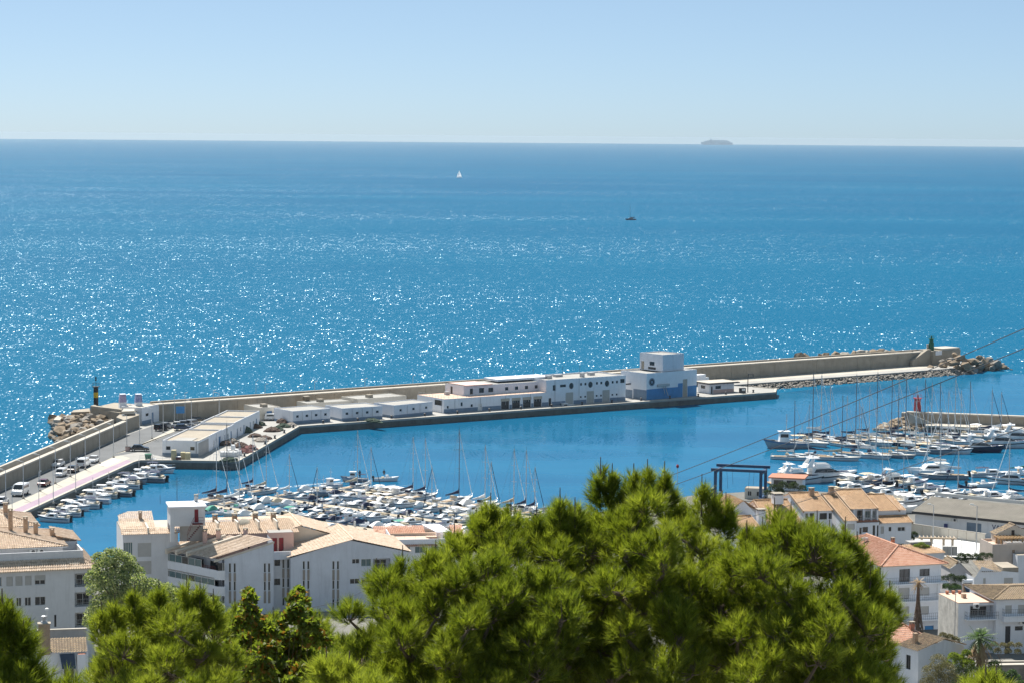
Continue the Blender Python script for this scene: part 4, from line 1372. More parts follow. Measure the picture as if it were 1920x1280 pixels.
def motorboat(L=7.0, hullm='gel_white', canopy=None, fly=False):
    t = thing('motor_cruiser', 'x', 'motorboat')
    B = L * 0.36
    h, dl = hull_mesh(L, B, 0.95, sheer=0.45, stern=0.92, full=0.45)
    h.build('hull', hullm, t, True)
    stripe(dl, B, 0.18, 0.34).build('hull_stripe', 'gel_navy', t)
    deck_mesh(dl).build('deck', 'gel_white', t)
    c = cabin_loft(-L * 0.10, L * 0.30, B * 0.38, B * 0.22, 0.95, 1.75, 0.15, 1.3, 0.8)
    cb = c.build('cabin', 'gel_white', t)
    side_glass(-L * 0.06, L * 0.16, B * 0.355, B * 0.28, 1.2, 1.62, 0.6, 0.93).build('windshield', 'glass_dark', cb)
    MB().box(-L * 0.46, -L * 0.12, -B * 0.36, B * 0.36, 0.9, 1.0).build('cockpit', 'gel_cream', t)
    MB().box(-L * 0.45, -L * 0.37, -B * 0.33, B * 0.33, 1.003, 1.35).build('bench', 'canvas_beige', t)
    hd = MB()
    for s in (1, -1):
        hd.tube((-L * 0.16, s * B * 0.33, 1.0), (-L * 0.12, s * B * 0.3, 2.3), 0.03, n=4).tube((-L * 0.36, s * B * 0.36, 1.0), (-L * 0.32, s * B * 0.3, 2.25), 0.03, n=4)
    hd.build('canopy_frame', 'alu', t)
    MB().loft([[(x, -B * 0.33, z - 0.1), (x, -B * 0.2, z), (x, B * 0.2, z), (x, B * 0.33, z - 0.1)] for x, z in ((-L * 0.38, 2.2), (-L * 0.22, 2.36), (-L * 0.05, 2.25))], closed=False).build('canopy', canopy or 'canvas_white', t)
    MB().box(-L * 0.56, -L * 0.5, -0.28, 0.28, 0.1, 0.95).loft([[(-L * 0.58, -0.24, 0.95), (-L * 0.5, -0.24, 0.95), (-L * 0.5, 0.24, 0.95), (-L * 0.58, 0.24, 0.95)], [(-L * 0.57, -0.18, 1.45), (-L * 0.51, -0.18, 1.45), (-L * 0.51, 0.18, 1.45), (-L * 0.57, 0.18, 1.45)]]).build('outboard_motor', 'motor_black', t)
    rl = MB()
    for s in (1, -1):
        rl.tube((0.05 * L, s * B * 0.46, 1.05), (0.1 * L, s * B * 0.44, 1.65), 0.02, n=4).tube((0.1 * L, s * B * 0.44, 1.65), (0.36 * L, s * B * 0.22, 1.85), 0.02, n=4).tube((0.36 * L, s * B * 0.22, 1.85), (0.49 * L, 0, 1.95), 0.02, n=4)
    rl.build('bow_rail', 'alu', t)
    return t

def openboat(L=5.5, hullm='gel_white', tarp=None):
    t = thing('open_boat', 'x', 'boat')
    B = L * 0.38
    h, dl = hull_mesh(L, B, 0.7, sheer=0.5, stern=0.9, full=0.42)
    h.build('hull', hullm, t, True)
    deck_mesh(dl, 0.22, 0.1).build('cockpit_floor', 'gel_grey', t)
    MB().loft([[(x, -y, z), (x, y, z), (x, y * 0.9, z + 0.12), (x, -y * 0.9, z + 0.12)] for x, y, z in ((L * 0.2, B * 0.40, 0.72), (L * 0.36, B * 0.25, 0.82), (L * 0.47, B * 0.06, 0.95))]).build('foredeck', 'gel_white', t)
    MB().box(-L * 0.04, L * 0.08, -0.38, 0.38, 0.5, 1.35).build('console', 'gel_white', t)
    MB().quad((L * 0.08, -0.36, 1.36), (L * 0.08, 0.36, 1.36), (L * 0.03, 0.3, 1.75), (L * 0.03, -0.3, 1.75)).quad((L * 0.08 - 0.02, 0.36, 1.36), (L * 0.08 - 0.02, -0.36, 1.36), (L * 0.03 - 0.02, -0.3, 1.75), (L * 0.03 - 0.02, 0.3, 1.75)).build('windscreen', 'glass_dark', t)
    MB().box(-L * 0.2, -L * 0.1, -0.5, 0.5, 0.5, 0.95).build('seat', 'canvas_beige', t)
    if tarp:
        MB().loft([[(x, -y, 0.72), (x, -y * 0.4, z), (x, y * 0.4, z), (x, y, 0.72)] for x, y, z in ((-L * 0.45, B * 0.47, 1.05), (-L * 0.1, B * 0.5, 1.75), (L * 0.1, B * 0.49, 1.8), (L * 0.3, B * 0.35, 1.15))], closed=False).build('tarpaulin', tarp, t)
    MB().box(-L * 0.55, -L * 0.49, -0.2, 0.2, -0.1, 0.75).loft([[(-L * 0.58, -0.2, 0.75), (-L * 0.48, -0.2, 0.75), (-L * 0.48, 0.2, 0.75), (-L * 0.58, 0.2, 0.75)], [(-L * 0.57, -0.15, 1.2), (-L * 0.49, -0.15, 1.2), (-L * 0.49, 0.15, 1.2), (-L * 0.57, 0.15, 1.2)]]).build('outboard_motor', 'motor_black', t)
    return t

def wheelhouse_boat(L=7.5, hullm='gel_white'):
    t = thing('fishing_boat', 'x', 'boat')
    B = L * 0.36
    h, dl = hull_mesh(L, B, 0.85, sheer=0.7, stern=0.75, full=0.5)
    h.build('hull', hullm, t, True)
    stripe(dl, B, 0.12, 0.28).build('hull_stripe', 'door_blue', t)
    deck_mesh(dl, 0.15).build('deck', 'gel_grey', t)
    wh = cabin_loft(-L * 0.05, L * 0.17, B * 0.28, B * 0.26, 0.8, 2.5, 0.0, 0.25, 0.93)
    w = wh.build('wheelhouse', 'gel_white', t)
    side_glass(-L * 0.03, L * 0.145, B * 0.272, B * 0.258, 1.7, 2.2, 0.08, 0.985).build('wheelhouse_window', 'glass_dark', w)
    MB().box(-L * 0.08, L * 0.18, -B * 0.32, B * 0.32, 2.503, 2.6).build('roof', 'gel_white', w)
    m = MB().tube((0, 0, 2.6), (0, 0, 5.2), 0.05).tube((0, -0.5, 4.2), (0, 0.5, 4.2), 0.03)
    m.build('mast', 'alu', t)
    MB().box(-L * 0.42, -L * 0.1, -B * 0.3, B * 0.3, 1.9, 1.96).build('awning', 'canvas_beige', t)
    fr = MB()
    for s in (1, -1):
        for x in (-L * 0.4, -L * 0.12):
            fr.tube((x, s * B * 0.28, 0.8), (x, s * B * 0.28, 1.9), 0.03, n=4)
    fr.build('awning_frame', 'alu', t)
    MB().lathe([(0.35, 0.85), (0.35, 1.3)], 10, (L * 0.3, 0, 0)).build('net_winch', 'metal_dark', t)
    return t

def flybridge(L=14.0, hullm='gel_white'):
    t = thing('flybridge_yacht', 'x', 'yacht')
    B = L * 0.31
    h, dl = hull_mesh(L, B, 1.5, sheer=0.45, stern=0.94, full=0.42, n=14)
    h.build('hull', hullm, t, True)
    stripe(dl, B, 0.5, 0.75).build('hull_window', 'glass_dark', t)
    deck_mesh(dl).build('deck', 'gel_white', t)
    c = cabin_loft(-L * 0.22, L * 0.28, B * 0.40, B * 0.26, 1.5, 2.9, 0.1, 3.2, 0.86)
    cb = c.build('saloon', 'gel_white', t)
    side_glass(-L * 0.19, L * 0.21, B * 0.395, B * 0.31, 1.95, 2.65, 1.6, 0.92).build('saloon_window', 'glass_dark', cb)
    MB().box(-L * 0.36, L * 0.05, -B * 0.36, B * 0.36, 2.905, 3.05).build('flybridge_deck', 'gel_white', t)
    MB().loft([[(-L * 0.14, -B * 0.34, 3.05), (L * 0.09, -B * 0.24, 3.05), (L * 0.09, B * 0.24, 3.05), (-L * 0.14, B * 0.34, 3.05)], [(-L * 0.14, -B * 0.33, 3.65), (L * 0.04, -B * 0.2, 3.65), (L * 0.04, B * 0.2, 3.65), (-L * 0.14, B * 0.33, 3.65)]], cap=False).build('flybridge_screen', 'gel_white', t)
    MB().box(-L * 0.3, -L * 0.2, -B * 0.25, B * 0.25, 3.053, 3.5).build('flybridge_seat', 'canvas_white', t)
    ar = MB()
    for s in (1, -1):
        ar.loft([[(-L * 0.30, s * B * 0.36 - 0.06, 3.0), (-L * 0.22, s * B * 0.36 - 0.06, 3.0), (-L * 0.22, s * B * 0.36 + 0.06, 3.0), (-L * 0.30, s * B * 0.36 + 0.06, 3.0)], [(-L * 0.22, s * B * 0.3 - 0.05, 4.7), (-L * 0.17, s * B * 0.3 - 0.05, 4.7), (-L * 0.17, s * B * 0.3 + 0.05, 4.7), (-L * 0.22, s * B * 0.3 + 0.05, 4.7)]])
    ar.box(-L * 0.26, -L * 0.10, -B * 0.34, B * 0.34, 4.703, 4.85)
    ar.build('radar_arch', 'gel_white', t)
    MB().lathe([(0.32, 4.853), (0.34, 5.05), (0.2, 5.25)], 10, (-L * 0.18, 0, 0)).lathe([(0.2, 4.853), (0.22, 5.2), (0.05, 5.4)], 10, (-L * 0.2, 0.8, 0)).build('radar_dome', 'gel_white', t)
    MB().box(-L * 0.48, -L * 0.24, -B * 0.4, B * 0.4, 1.45, 1.55).build('cockpit', 'teak', t)
    MB().box(-L * 0.56, -L * 0.495, -B * 0.38, B * 0.38, 0.25, 0.42).build('swim_platform', 'teak', t)
    MB().box(L * 0.22, L * 0.36, -B * 0.16, B * 0.16, 1.72, 1.98).build('sun_pad', 'canvas_navy', t)
    rl = MB()
    for s in (1, -1):
        railing(rl, (0.0, s * B * 0.46, 1.7), (L * 0.3, s * B * 0.33, 1.95), 0.7, 1.2, 0.02, 1)
        railing(rl, (L * 0.3, s * B * 0.33, 1.95), (L * 0.49, 0, 2.15), 0.7, 1.2, 0.02, 1)
    rl.build('bow_rail', 'alu', t)
    return t

def catamaran(L=11.0):
    t = thing('sailing_catamaran', 'x', 'sailboat')
    for s in (1, -1):
        h, dl = hull_mesh(L, 1.5, 1.3, sheer=0.15, stern=0.8, full=0.5)
        h.v = [(x, y + s * 2.4, z) for x, y, z in h.v]
        h.build('hull', 'gel_white', t, True)
        d = deck_mesh(dl)
        d.v = [(x, y + s * 2.4, z) for x, y, z in d.v]
        d.build('deck', 'gel_white', t)
    MB().box(-L * 0.42, L * 0.16, -2.3, 2.3, 0.9, 1.38).build('bridge_deck', 'gel_white', t)
    cb = cabin_loft(-L * 0.22, L * 0.18, 2.2, 1.7, 1.38, 2.5, 0.1, 1.2, 0.85).build('cabin', 'gel_white', t)
    side_glass(-L * 0.2, L * 0.13, 2.16, 1.74, 1.7, 2.25, 0.6, 0.93).build('cabin_window', 'glass_dark', cb)
    MB().box(-L * 0.44, -L * 0.16, -2.0, 2.0, 2.75, 2.85).build('hardtop', 'gel_cream', t)
    MB().tube((0.6, 0, 2.5), (0.6, 0, 17.0), 0.11, 0.08).build('mast', 'alu', t)
    bm = MB().tube((0.6, 0, 3.4), (-4.4, 0, 3.4), 0.09).build('boom', 'alu', t)
    MB().loft([[(x, -r, 3.5), (x, r, 3.5), (x, r * 0.6, 3.5 + hh), (x, -r * 0.6, 3.5 + hh)] for x, r, hh in ((-4.3, 0.1, 0.2), (-2, 0.18, 0.4), (0.3, 0.18, 0.9))]).build('sail_cover', 'canvas_white', bm)
    return t

# one of each kind, then copies
PROTO = {
    'S': sailboat(10.5, 13.5), 'T': sailboat(8.2, 10.0, cover='canvas_white', hood='canvas_white', jib='canvas_navy'), 'U': sailboat(12.5, 16.5, cover='canvas_white', hood='canvas_beige', mastm='mast_dark'),
    'M': motorboat(7.2), 'N': motorboat(9.6, canopy='canvas_navy'), 'O': openboat(5.6), 'C': openboat(5.4, tarp='canvas_white'), 'W': wheelhouse_boat(7.0), 'Y': flybridge(14.0), 'K': catamaran(),
}
KIND = {'S': 'sailing yacht', 'T': 'small sailing yacht', 'U': 'large sailing yacht', 'M': 'motor cruiser', 'N': 'big motor cruiser', 'O': 'open boat', 'C': 'tarpaulin covered open boat', 'W': 'wheelhouse fishing boat', 'Y': 'flybridge yacht', 'K': 'sailing catamaran'}
USED = set()
HULLN = {'gel_white': 'white', 'gel_navy': 'navy', 'gel_cream': 'cream', 'gel_grey': 'grey'}
COVN = {'canvas_navy': 'navy', 'canvas_white': 'white', 'canvas_beige': 'beige', 'canvas_green': 'green', 'canvas_red': 'rust red'}
def put_boat(k, x, y, hdg, where, group, scale=1.0, hull='gel_white', cover=None, z=0.0, label=None):
    part = {'S': 'sail_cover', 'T': 'sail_cover', 'U': 'sail_cover', 'K': 'sail_cover', 'M': 'canopy', 'N': 'canopy', 'C': 'tarpaulin', 'W': 'awning', 'O': 'seat', 'Y': 'flybridge_seat'}[k]
    swap = {}
    if k != 'K':
        swap['hull'] = hull
    if cover:
        swap[part] = cover
    if not label:
        label = f"{HULLN[hull]} {KIND[k]}"
        if cover and k in 'STUMNCW':
            label += f" with {COVN[cover]} {part.replace('_', ' ')}"
        label += ' ' + where
    o = copy_tree(PROTO[k], (x, y, z), R(hdg), label, group, scale, swap)
    return o
brnd = random.Random(21)
def pick(seq):
    return brnd.choice(seq)

# --- along the pink promenade
for i in range(21):
    f = i / 20
    a = Vector((*xy(52, 958.5, QZ), 0))
    b = Vector((*xy(246, 869, QZ), 0))
    q = a + (b - a) * f
    k = pick('MMONCMOWMT' if i % 5 else 'MNM')
    if k == 'T' and i % 3:
        k = 'M'
    L = {'M': 7.2, 'N': 9.6, 'O': 5.6, 'C': 5.4, 'W': 7.0, 'T': 8.2}[k]
    sc = brnd.uniform(0.85, 1.05)
    hd = -8 + (180 if brnd.random() < 0.5 else 0)
    off = 1.2 + L * sc / 2 + (0.6 if hd > 90 else 0.2)
    if i > 17:
        hd, off = -8, off + 1
    put_boat(k, q.x - ROAD_N.x * off, q.y - ROAD_N.y * off, hd + brnd.uniform(-4, 4), 'moored along the pink promenade', 'boats moored along the pink promenade', sc, pick(['gel_white'] * 6 + ['gel_cream', 'gel_grey']), pick(['canvas_white', 'canvas_white', 'canvas_beige', 'canvas_navy']))

# --- pontoons of the middle marina
PD, PN = Vector((0.77, -0.64, 0)), Vector((0.64, 0.77, 0))
PD.normalize()
PN = Vector((-PD.y, PD.x, 0))
HD = math.degrees(math.atan2(PN.y, PN.x))
for k, (nn, t0, t1) in enumerate(((362.5, -356, -291), (346.3, -354, -296), (330.4, -353, -304))):
    p = thing('pontoon', ['floating pontoon with pale boards, outermost in the small boat marina', 'floating pontoon with pale boards, middle one of the small boat marina', 'floating pontoon with pale boards beside the quay houses'][k], 'pontoon', PD * t0 + PN * nn, math.atan2(PD.y, PD.x), 'floating pontoons')
    L = t1 - t0
    for j in range(int(L / 6)):
        MB().box(j * 6 + 0.04, j * 6 + 5.96, -1.05, 1.05, 0.25, 0.6).build('deck_section', 'pontoon_deck', p)
        MB().box(j * 6 + 0.8, j * 6 + 5.2, -0.9, 0.9, -0.3, 0.247).build('float', 'concrete', p)
    for j in range(int(L / 12)):
        pd = MB().box(j * 12 + 2.9, j * 12 + 3.2, 0.6, 0.9, 0.603, 1.6)
        pd.build('service_post', 'frame_white', p)
def t_for(px, nn):
    """position along a pontoon line that stands at that column of the photograph"""
    lo, hi = -420.0, -240.0
    r = Matrix.Translation((0, 0, 0))
    for _ in range(40):
        m = (lo + hi) / 2
        q = PD * m + PN * nn
        c = CAM_M.inverted() @ Vector((q.x, q.y, 0))
        if c.x / -c.z * FPX + 960 < px:
            lo = m
        else:
            hi = m
    return lo
WH = ['at the outer pontoon', 'at the middle pontoon', 'at the pontoon beside the quay houses']
sail_px = {(0, 1): [(667, 'S'), (693, 'T'), (771, 'S'), (794, 'S'), (857, 'U'), (906, 'S'), (918, 'T'), (960, 'S'), (983, 'S'), (1000, 'T')], (0, -1): [(812, 'T')],
           (1, 1): [(540, 'T'), (496, 'S'), (471, 'S')], (1, -1): [(597, 'T')], (2, 1): [(402, 'S'), (421, 'U'), (445, 'S')], (2, -1): []}
for k, (nn, t0, t1) in enumerate(((362.5, -356, -291), (346.3, -354, -296), (330.4, -353, -304))):
    for side in (1, -1):
        taken = []
        for (px, kk) in sail_px[(k, side)]:
            L = {'S': 10.5, 'T': 8.2, 'U': 12.5}[kk]
            sc = 0.8 if (k, side) != (0, 1) else 0.85
            if (k, side) == (2, 1):
                sc = 0.9
            off = side * (1.5 + L * sc / 2)
            t = t_for(px, nn + off)
            q = PD * t + PN * (nn + off)
            hd = HD + (0 if side > 0 else 180)
            put_boat(kk, q.x, q.y, hd + brnd.uniform(-3, 3), WH[k], 'boats on the floating pontoons', sc, 'gel_white', pick(['canvas_navy', 'canvas_navy', 'canvas_white', 'canvas_beige']))
            taken.append(t)
        t = t0 + 1.2
        while t < t1:
            if all(abs(t - u) > 2.7 for u in taken):
                kk = pick('MMOOCCWMNC' if side > 0 else 'OOCCMMWOC')
                L = {'M': 7.2, 'N': 9.6, 'O': 5.6, 'C': 5.4, 'W': 7.0}[kk]
                sc = brnd.uniform(0.82, 1.0) * (1.0 if (k, side) == (0, 1) else 0.9)
                off = side * (1.4 + L * sc / 2)
                q = PD * t + PN * (nn + off)
                hd = HD + (0 if side > 0 else 180) + (180 if brnd.random() < 0.45 else 0)
                put_boat(kk, q.x, q.y, hd + brnd.uniform(-5, 5), WH[k], 'boats on the floating pontoons', sc, pick(['gel_white'] * 8 + ['gel_cream', 'gel_navy', 'gel_grey']), pick(['canvas_white', 'canvas_white', 'canvas_navy', 'canvas_beige', 'canvas_green'] if k == 2 else ['canvas_white', 'canvas_white', 'canvas_navy', 'canvas_beige']))
            t += 2.75 + brnd.uniform(0, 0.4)

# --- yacht marina near the red light: (column, row at the waterline, kind, heading, scale, hull, cover)
YM = [
    (1474, 839, 'W', 185, 1.6, 'gel_grey', 'canvas_beige'),
    (1519, 834, 'U', -50, 1.0, 'gel_white', 'canvas_navy'), (1552, 831, 'S', -50, 1.0, 'gel_white', 'canvas_navy'), (1584, 837, 'S', -52, 0.85, 'gel_white', 'canvas_navy'), (1600, 829, 'U', -50, 0.95, 'gel_navy', 'canvas_navy'),
    (1612, 839, 'T', -50, 0.9, 'gel_white', 'canvas_beige'), (1639, 833, 'U', -50, 1.0, 'gel_white', 'canvas_white'), (1667, 829, 'U', -50, 0.9, 'gel_white', 'canvas_navy'), (1693, 835, 'U', -48, 0.95, 'gel_navy', 'canvas_navy'),
    (1714, 829, 'S', -50, 0.95, 'gel_white', 'canvas_white'), (1742, 828, 'S', -48, 1.0, 'gel_white', 'canvas_navy'), (1757, 838, 'U', -50, 0.9, 'gel_white', 'canvas_beige'),
    (1774, 825, 'S', -48, 0.85, 'gel_white', 'canvas_white'), (1797, 832, 'S', -50, 0.9, 'gel_white', 'canvas_navy'), (1814, 820, 'U', -50, 0.8, 'gel_white', 'canvas_white'),
    (1535, 824, 'S', -50, 1.1, 'gel_white', 'canvas_white'), (1626, 823, 'S', -50, 0.9, 'gel_white', 'canvas_navy'), (1680, 822, 'S', -48, 1.0, 'gel_white', 'canvas_navy'), (1729, 832, 'U', -50, 0.9, 'gel_white', 'canvas_white'), (1786, 822, 'S', -48, 1.05, 'gel_white', 'canvas_white'), (1855, 822, 'T', -40, 1.1, 'gel_white', 'canvas_navy'),
    (1842, 815, 'M', -40, 1.2, 'gel_white', 'canvas_white'), (1873, 817, 'T', -40, 1.0, 'gel_white', 'canvas_white'), (1900, 815, 'N', -30, 1.1, 'gel_white', 'canvas_white'),
    (1484, 861, 'U', -18, 0.78, 'gel_white', 'canvas_white'), (1520, 858, 'S', 165, 0.85, 'gel_white', 'canvas_navy'), (1573, 862, 'U', -12, 0.85, 'gel_white', 'canvas_beige'), (1606, 856, 'S', -40, 0.9, 'gel_white', 'canvas_navy'), (1638, 858, 'S', -38, 0.95, 'gel_white', 'canvas_white'),
    (1678, 857, 'U', -25, 0.85, 'gel_grey', 'canvas_beige'), (1712, 851, 'S', -30, 0.85, 'gel_white', 'canvas_white'), (1748, 849, 'N', -25, 1.0, 'gel_grey', 'canvas_beige'), (1785, 849, 'N', -10, 1.05, 'gel_white', 'canvas_navy'),
    (1838, 846, 'Y', -10, 0.85, 'gel_navy', 'canvas_navy'), (1882, 838, 'Y', -8, 0.95, 'gel_white', 'canvas_white'), (1912, 828, 'Y', -12, 0.9, 'gel_white', 'canvas_white'),
    (1742, 888, 'K', 188, 0.9, 'gel_white', None), (1768, 897, 'S', 176, 1.05, 'gel_grey', 'canvas_white'), (1857, 893, 'N', 4, 0.95, 'gel_white', 'canvas_navy'), (1893, 906, 'Y', 170, 0.75, 'gel_white', 'canvas_white'), (1918, 890, 'U', 10, 0.7, 'gel_white', 'canvas_green'),
    (1497, 905, 'Y', 15, 0.9, 'gel_white', 'canvas_white'), (1545, 901, 'Y', 12, 1.1, 'gel_white', 'canvas_white'), (1480, 893, 'N', 60, 1.0, 'gel_white', 'canvas_white'), (1600, 906, 'N', 40, 1.0, 'gel_white', 'canvas_white'), (1637, 904, 'N', 35, 1.0, 'gel_white', 'canvas_beige'),
    (1680, 909, 'Y', 18, 0.75, 'gel_navy', 'canvas_navy'), (1712, 912, 'M', 30, 1.2, 'gel_white', 'canvas_white'), (1650, 919, 'S', 30, 0.8, 'gel_white', 'canvas_navy'), (1600, 922, 'N', 20, 1.0, 'gel_white', 'canvas_white'),
    (1740, 922, 'M', 10, 1.1, 'gel_white', 'canvas_navy'), (1766, 928, 'N', 15, 0.9, 'gel_grey', 'canvas_navy'), (1800, 935, 'T', 175, 1.0, 'gel_white', 'canvas_navy'), (1822, 929, 'W', 8, 1.0, 'gel_white', 'canvas_beige'), (1856, 937, 'N', 12, 1.05, 'gel_grey', 'canvas_white'), (1896, 941, 'S', 190, 0.95, 'gel_navy', 'canvas_navy'), (1910, 950, 'Y', 20, 0.7, 'gel_white', 'canvas_white'),
    (1660, 934, 'M', 25, 1.1, 'gel_white', 'canvas_white'), (1690, 930, 'S', 28, 0.75, 'gel_white', 'canvas_navy'), (1842, 913, 'O', 0, 1.2, 'gel_white', 'canvas_beige'),
]
OWN = {1497: 'white flybridge yacht berthed behind the building with the flat pale red roof', 1545: 'largest white flybridge yacht, berthed between the boat hoist and the brown roofs', 1893: 'white flybridge yacht lying between the yacht pontoons and the boatyard shed', 1910: 'small white flybridge yacht beside the ridge of the boatyard shed', 1882: 'white flybridge yacht moored beside the navy hulled flybridge yacht', 1912: 'white flybridge yacht moored close under the jetty wall'}
for (px, py, k, hd, sc, hu, cv) in YM:
    q = P(px, py, 0)
    far = py < 868
    mid = py < 900 and px > 1700
    put_boat(k, q.x, q.y, hd, 'moored off the red light jetty' if far else ('moored between the yacht pontoons' if mid else 'berthed by the boatyard shore'), 'yachts off the red light jetty' if far else 'yachts near the boatyard', sc, hu, cv, label=OWN.get(px))

# --- boats under way, and their wake
put_boat('W', *P(664, 902, 0).xy, 178, '', 'boats crossing the basin', 0.85, 'gel_grey', 'canvas_navy', label='small grey fishing boat with a standing helmsman crossing the basin')
put_boat('O', *P(725, 901, 0).xy, 8, '', 'boats crossing the basin', 1.0, 'gel_white', 'canvas_beige', label='small white open boat trailing a wake across the basin')
put_boat('W', *P(1060, 771, 0).xy, math.degrees(MOLE_R) + 180, '', None, 0.95, 'gel_white', 'canvas_white', label='small white fishing boat tied up below the round windows')
put_boat('O', *P(290, 876, 0).xy, 176, '', None, 1.5, 'gel_grey', 'canvas_navy', label='grey work boat tied in the corner beside the cream crates')
wk = MB()
pts = [(716, 900.5), (690, 900.5), (655, 902.5), (620, 904.5), (580, 907.5), (545, 911.5), (515, 917)]
for i in range(len(pts) - 1):
    for (o0, o1) in ((-0.6, 0.5),):
        a, b = pts[i], pts[i + 1]
        w0, w1 = 0.5 + i * 0.22, 0.5 + (i + 1) * 0.22
        wk.quad(P(a[0], a[1] - w0, 0.04), P(a[0], a[1] + w0, 0.04), P(b[0], b[1] + w1, 0.04), P(b[0], b[1] - w1, 0.04))
o = wk.build('wake', 'wake_foam')
o['kind'] = 'stuff'
o['label'] = 'pale foam wake curving behind the small open boat'

# --- people on the two boats: simple standing and seated figures
def person(px, py, lab, seated=False):
    q = P(px, py, 0)
    t = thing('person', lab, 'person', (q.x, q.y, 0.75))
    verts = [(0, 0, 0.95), (0, 0, 1.25), (0, 0, 1.45), (0, 0, 1.55), (0, 0, 1.72), (0.10, 0.0, 0.5), (0.11, 0, 0.08), (-0.10, 0, 0.5), (-0.11, 0, 0.08), (0.2, 0, 1.42), (0.27, 0.06, 1.15), (0.22, 0.25, 1.02), (-0.2, 0, 1.42), (-0.27, 0.06, 1.15), (-0.2, 0.25, 1.02)]
    if seated:
        verts[5], verts[6], verts[7], verts[8] = (0.12, 0.42, 0.92), (0.12, 0.48, 0.5), (-0.12, 0.42, 0.92), (-0.12, 0.48, 0.5)
    rad = [0.17, 0.16, 0.19, 0.07, 0.11, 0.085, 0.06, 0.085, 0.06, 0.08, 0.055, 0.045, 0.08, 0.055, 0.045]
    edges = [(0, 1), (1, 2), (2, 3), (3, 4), (0, 5), (5, 6), (0, 7), (7, 8), (2, 9), (9, 10), (10, 11), (2, 12), (12, 13), (13, 14)]
    me = bpy.data.meshes.new('body')
    me.from_pydata(verts, edges, [])
    o = bpy.data.objects.new('body', me)
    COL.objects.link(o)
    o.parent = t
    me.materials.append(MATS['skin_dark'])
    sk = o.modifiers.new('skin', 'SKIN')
    for i, r in enumerate(rad):
        me.skin_vertices[0].data[i].radius = (r, r)
    me.skin_vertices[0].data[0].use_root = True
    o.modifiers.new('sub', 'SUBSURF').levels = 1
    MB().lathe([(0.115, 1.74), (0.12, 1.8), (0.07, 1.86)], 10).build('hair', 'metal_dark', t)
    return t
person(674.5, 902, 'person in dark clothes standing at the stern of the grey fishing boat')
person(720, 901, 'person in dark clothes seated in the small white open boat', True)

# the first of each kind has been copied wherever one is needed
for o in list(PROTO.values()):
    def rm(x):
        for c in list(x.children):
            rm(c)
        bpy.data.objects.remove(x)
    rm(o)

# --- far vessels
t = thing('container_ship', 'hazy blue container ship on the horizon', 'ship', Q(1345, 271.5, 24800), R(178))
t.location.z = 0
MB().loft([[(x, -b, z0), (x, b, z0), (x, b * 1.05, z1), (x, -b * 1.05, z1)] for x, b, z0, z1 in ((-155, 18, 0, 24), (-60, 22, -2, 22), (90, 22, -2, 22), (150, 8, 0, 26), (168, 1, 8, 28))]).build('hull', 'ship_hazed', t)
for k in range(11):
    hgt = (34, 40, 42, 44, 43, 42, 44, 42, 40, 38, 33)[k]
    MB().box(-125 + k * 24, -104 + k * 24, -20, 20, 22, hgt + 4).build('container_stack', 'ship_hazed', t)
MB().box(60, 76, -20, 20, 22, 58).box(62, 72, -24, 24, 54, 57).tube((68, 0, 58), (68, 0, 70), 1.5).build('bridge', 'ship_hazed', t)
def far_sail(px, py, label, sail, hm):
    q = P(px, py, 0)
    t = thing('sailboat_at_sea', label, 'sailboat', q, R(200), None, 0.8)
    h, dl = hull_mesh(13, 4, 1.3)
    h.build('hull', hm, t)
    deck_mesh(dl).build('deck', 'gel_grey', t)
    MB().tube((0.5, 0, 1), (0.5, 0, 17), 0.14).build('mast', 'mast_dark', t)
    if sail:
        MB().quad((0.3, 0.02, 2.5), (-5.6, 0.9, 2.6), (-2.6, 0.7, 10), (0.3, 0.02, 16.5)).build('mainsail', 'sail_white', t)
        MB().quad((0.8, 0, 15.5), (2.0, 0.9, 8), (1.0, 1.0, 2.4), (6.0, 0, 1.8)).build('jib', 'sail_white', t)
    else:
        MB().loft([[(x, -0.3, 2.6), (x, 0.3, 2.6), (x, 0.2, 3.4), (x, -0.2, 3.4)] for x in (0.3, -5.5)]).build('sail_cover', 'canvas_navy', t)
        MB().box(-3, 2, -1.2, 1.2, 1.2, 2.4).build('cabin', 'mast_dark', t)
far_sail(861, 334, 'white sailed yacht far out on the open sea', True, 'gel_white')
far_sail(1182, 413, 'dark yacht with lowered sails out on the open sea', False, 'gel_navy')
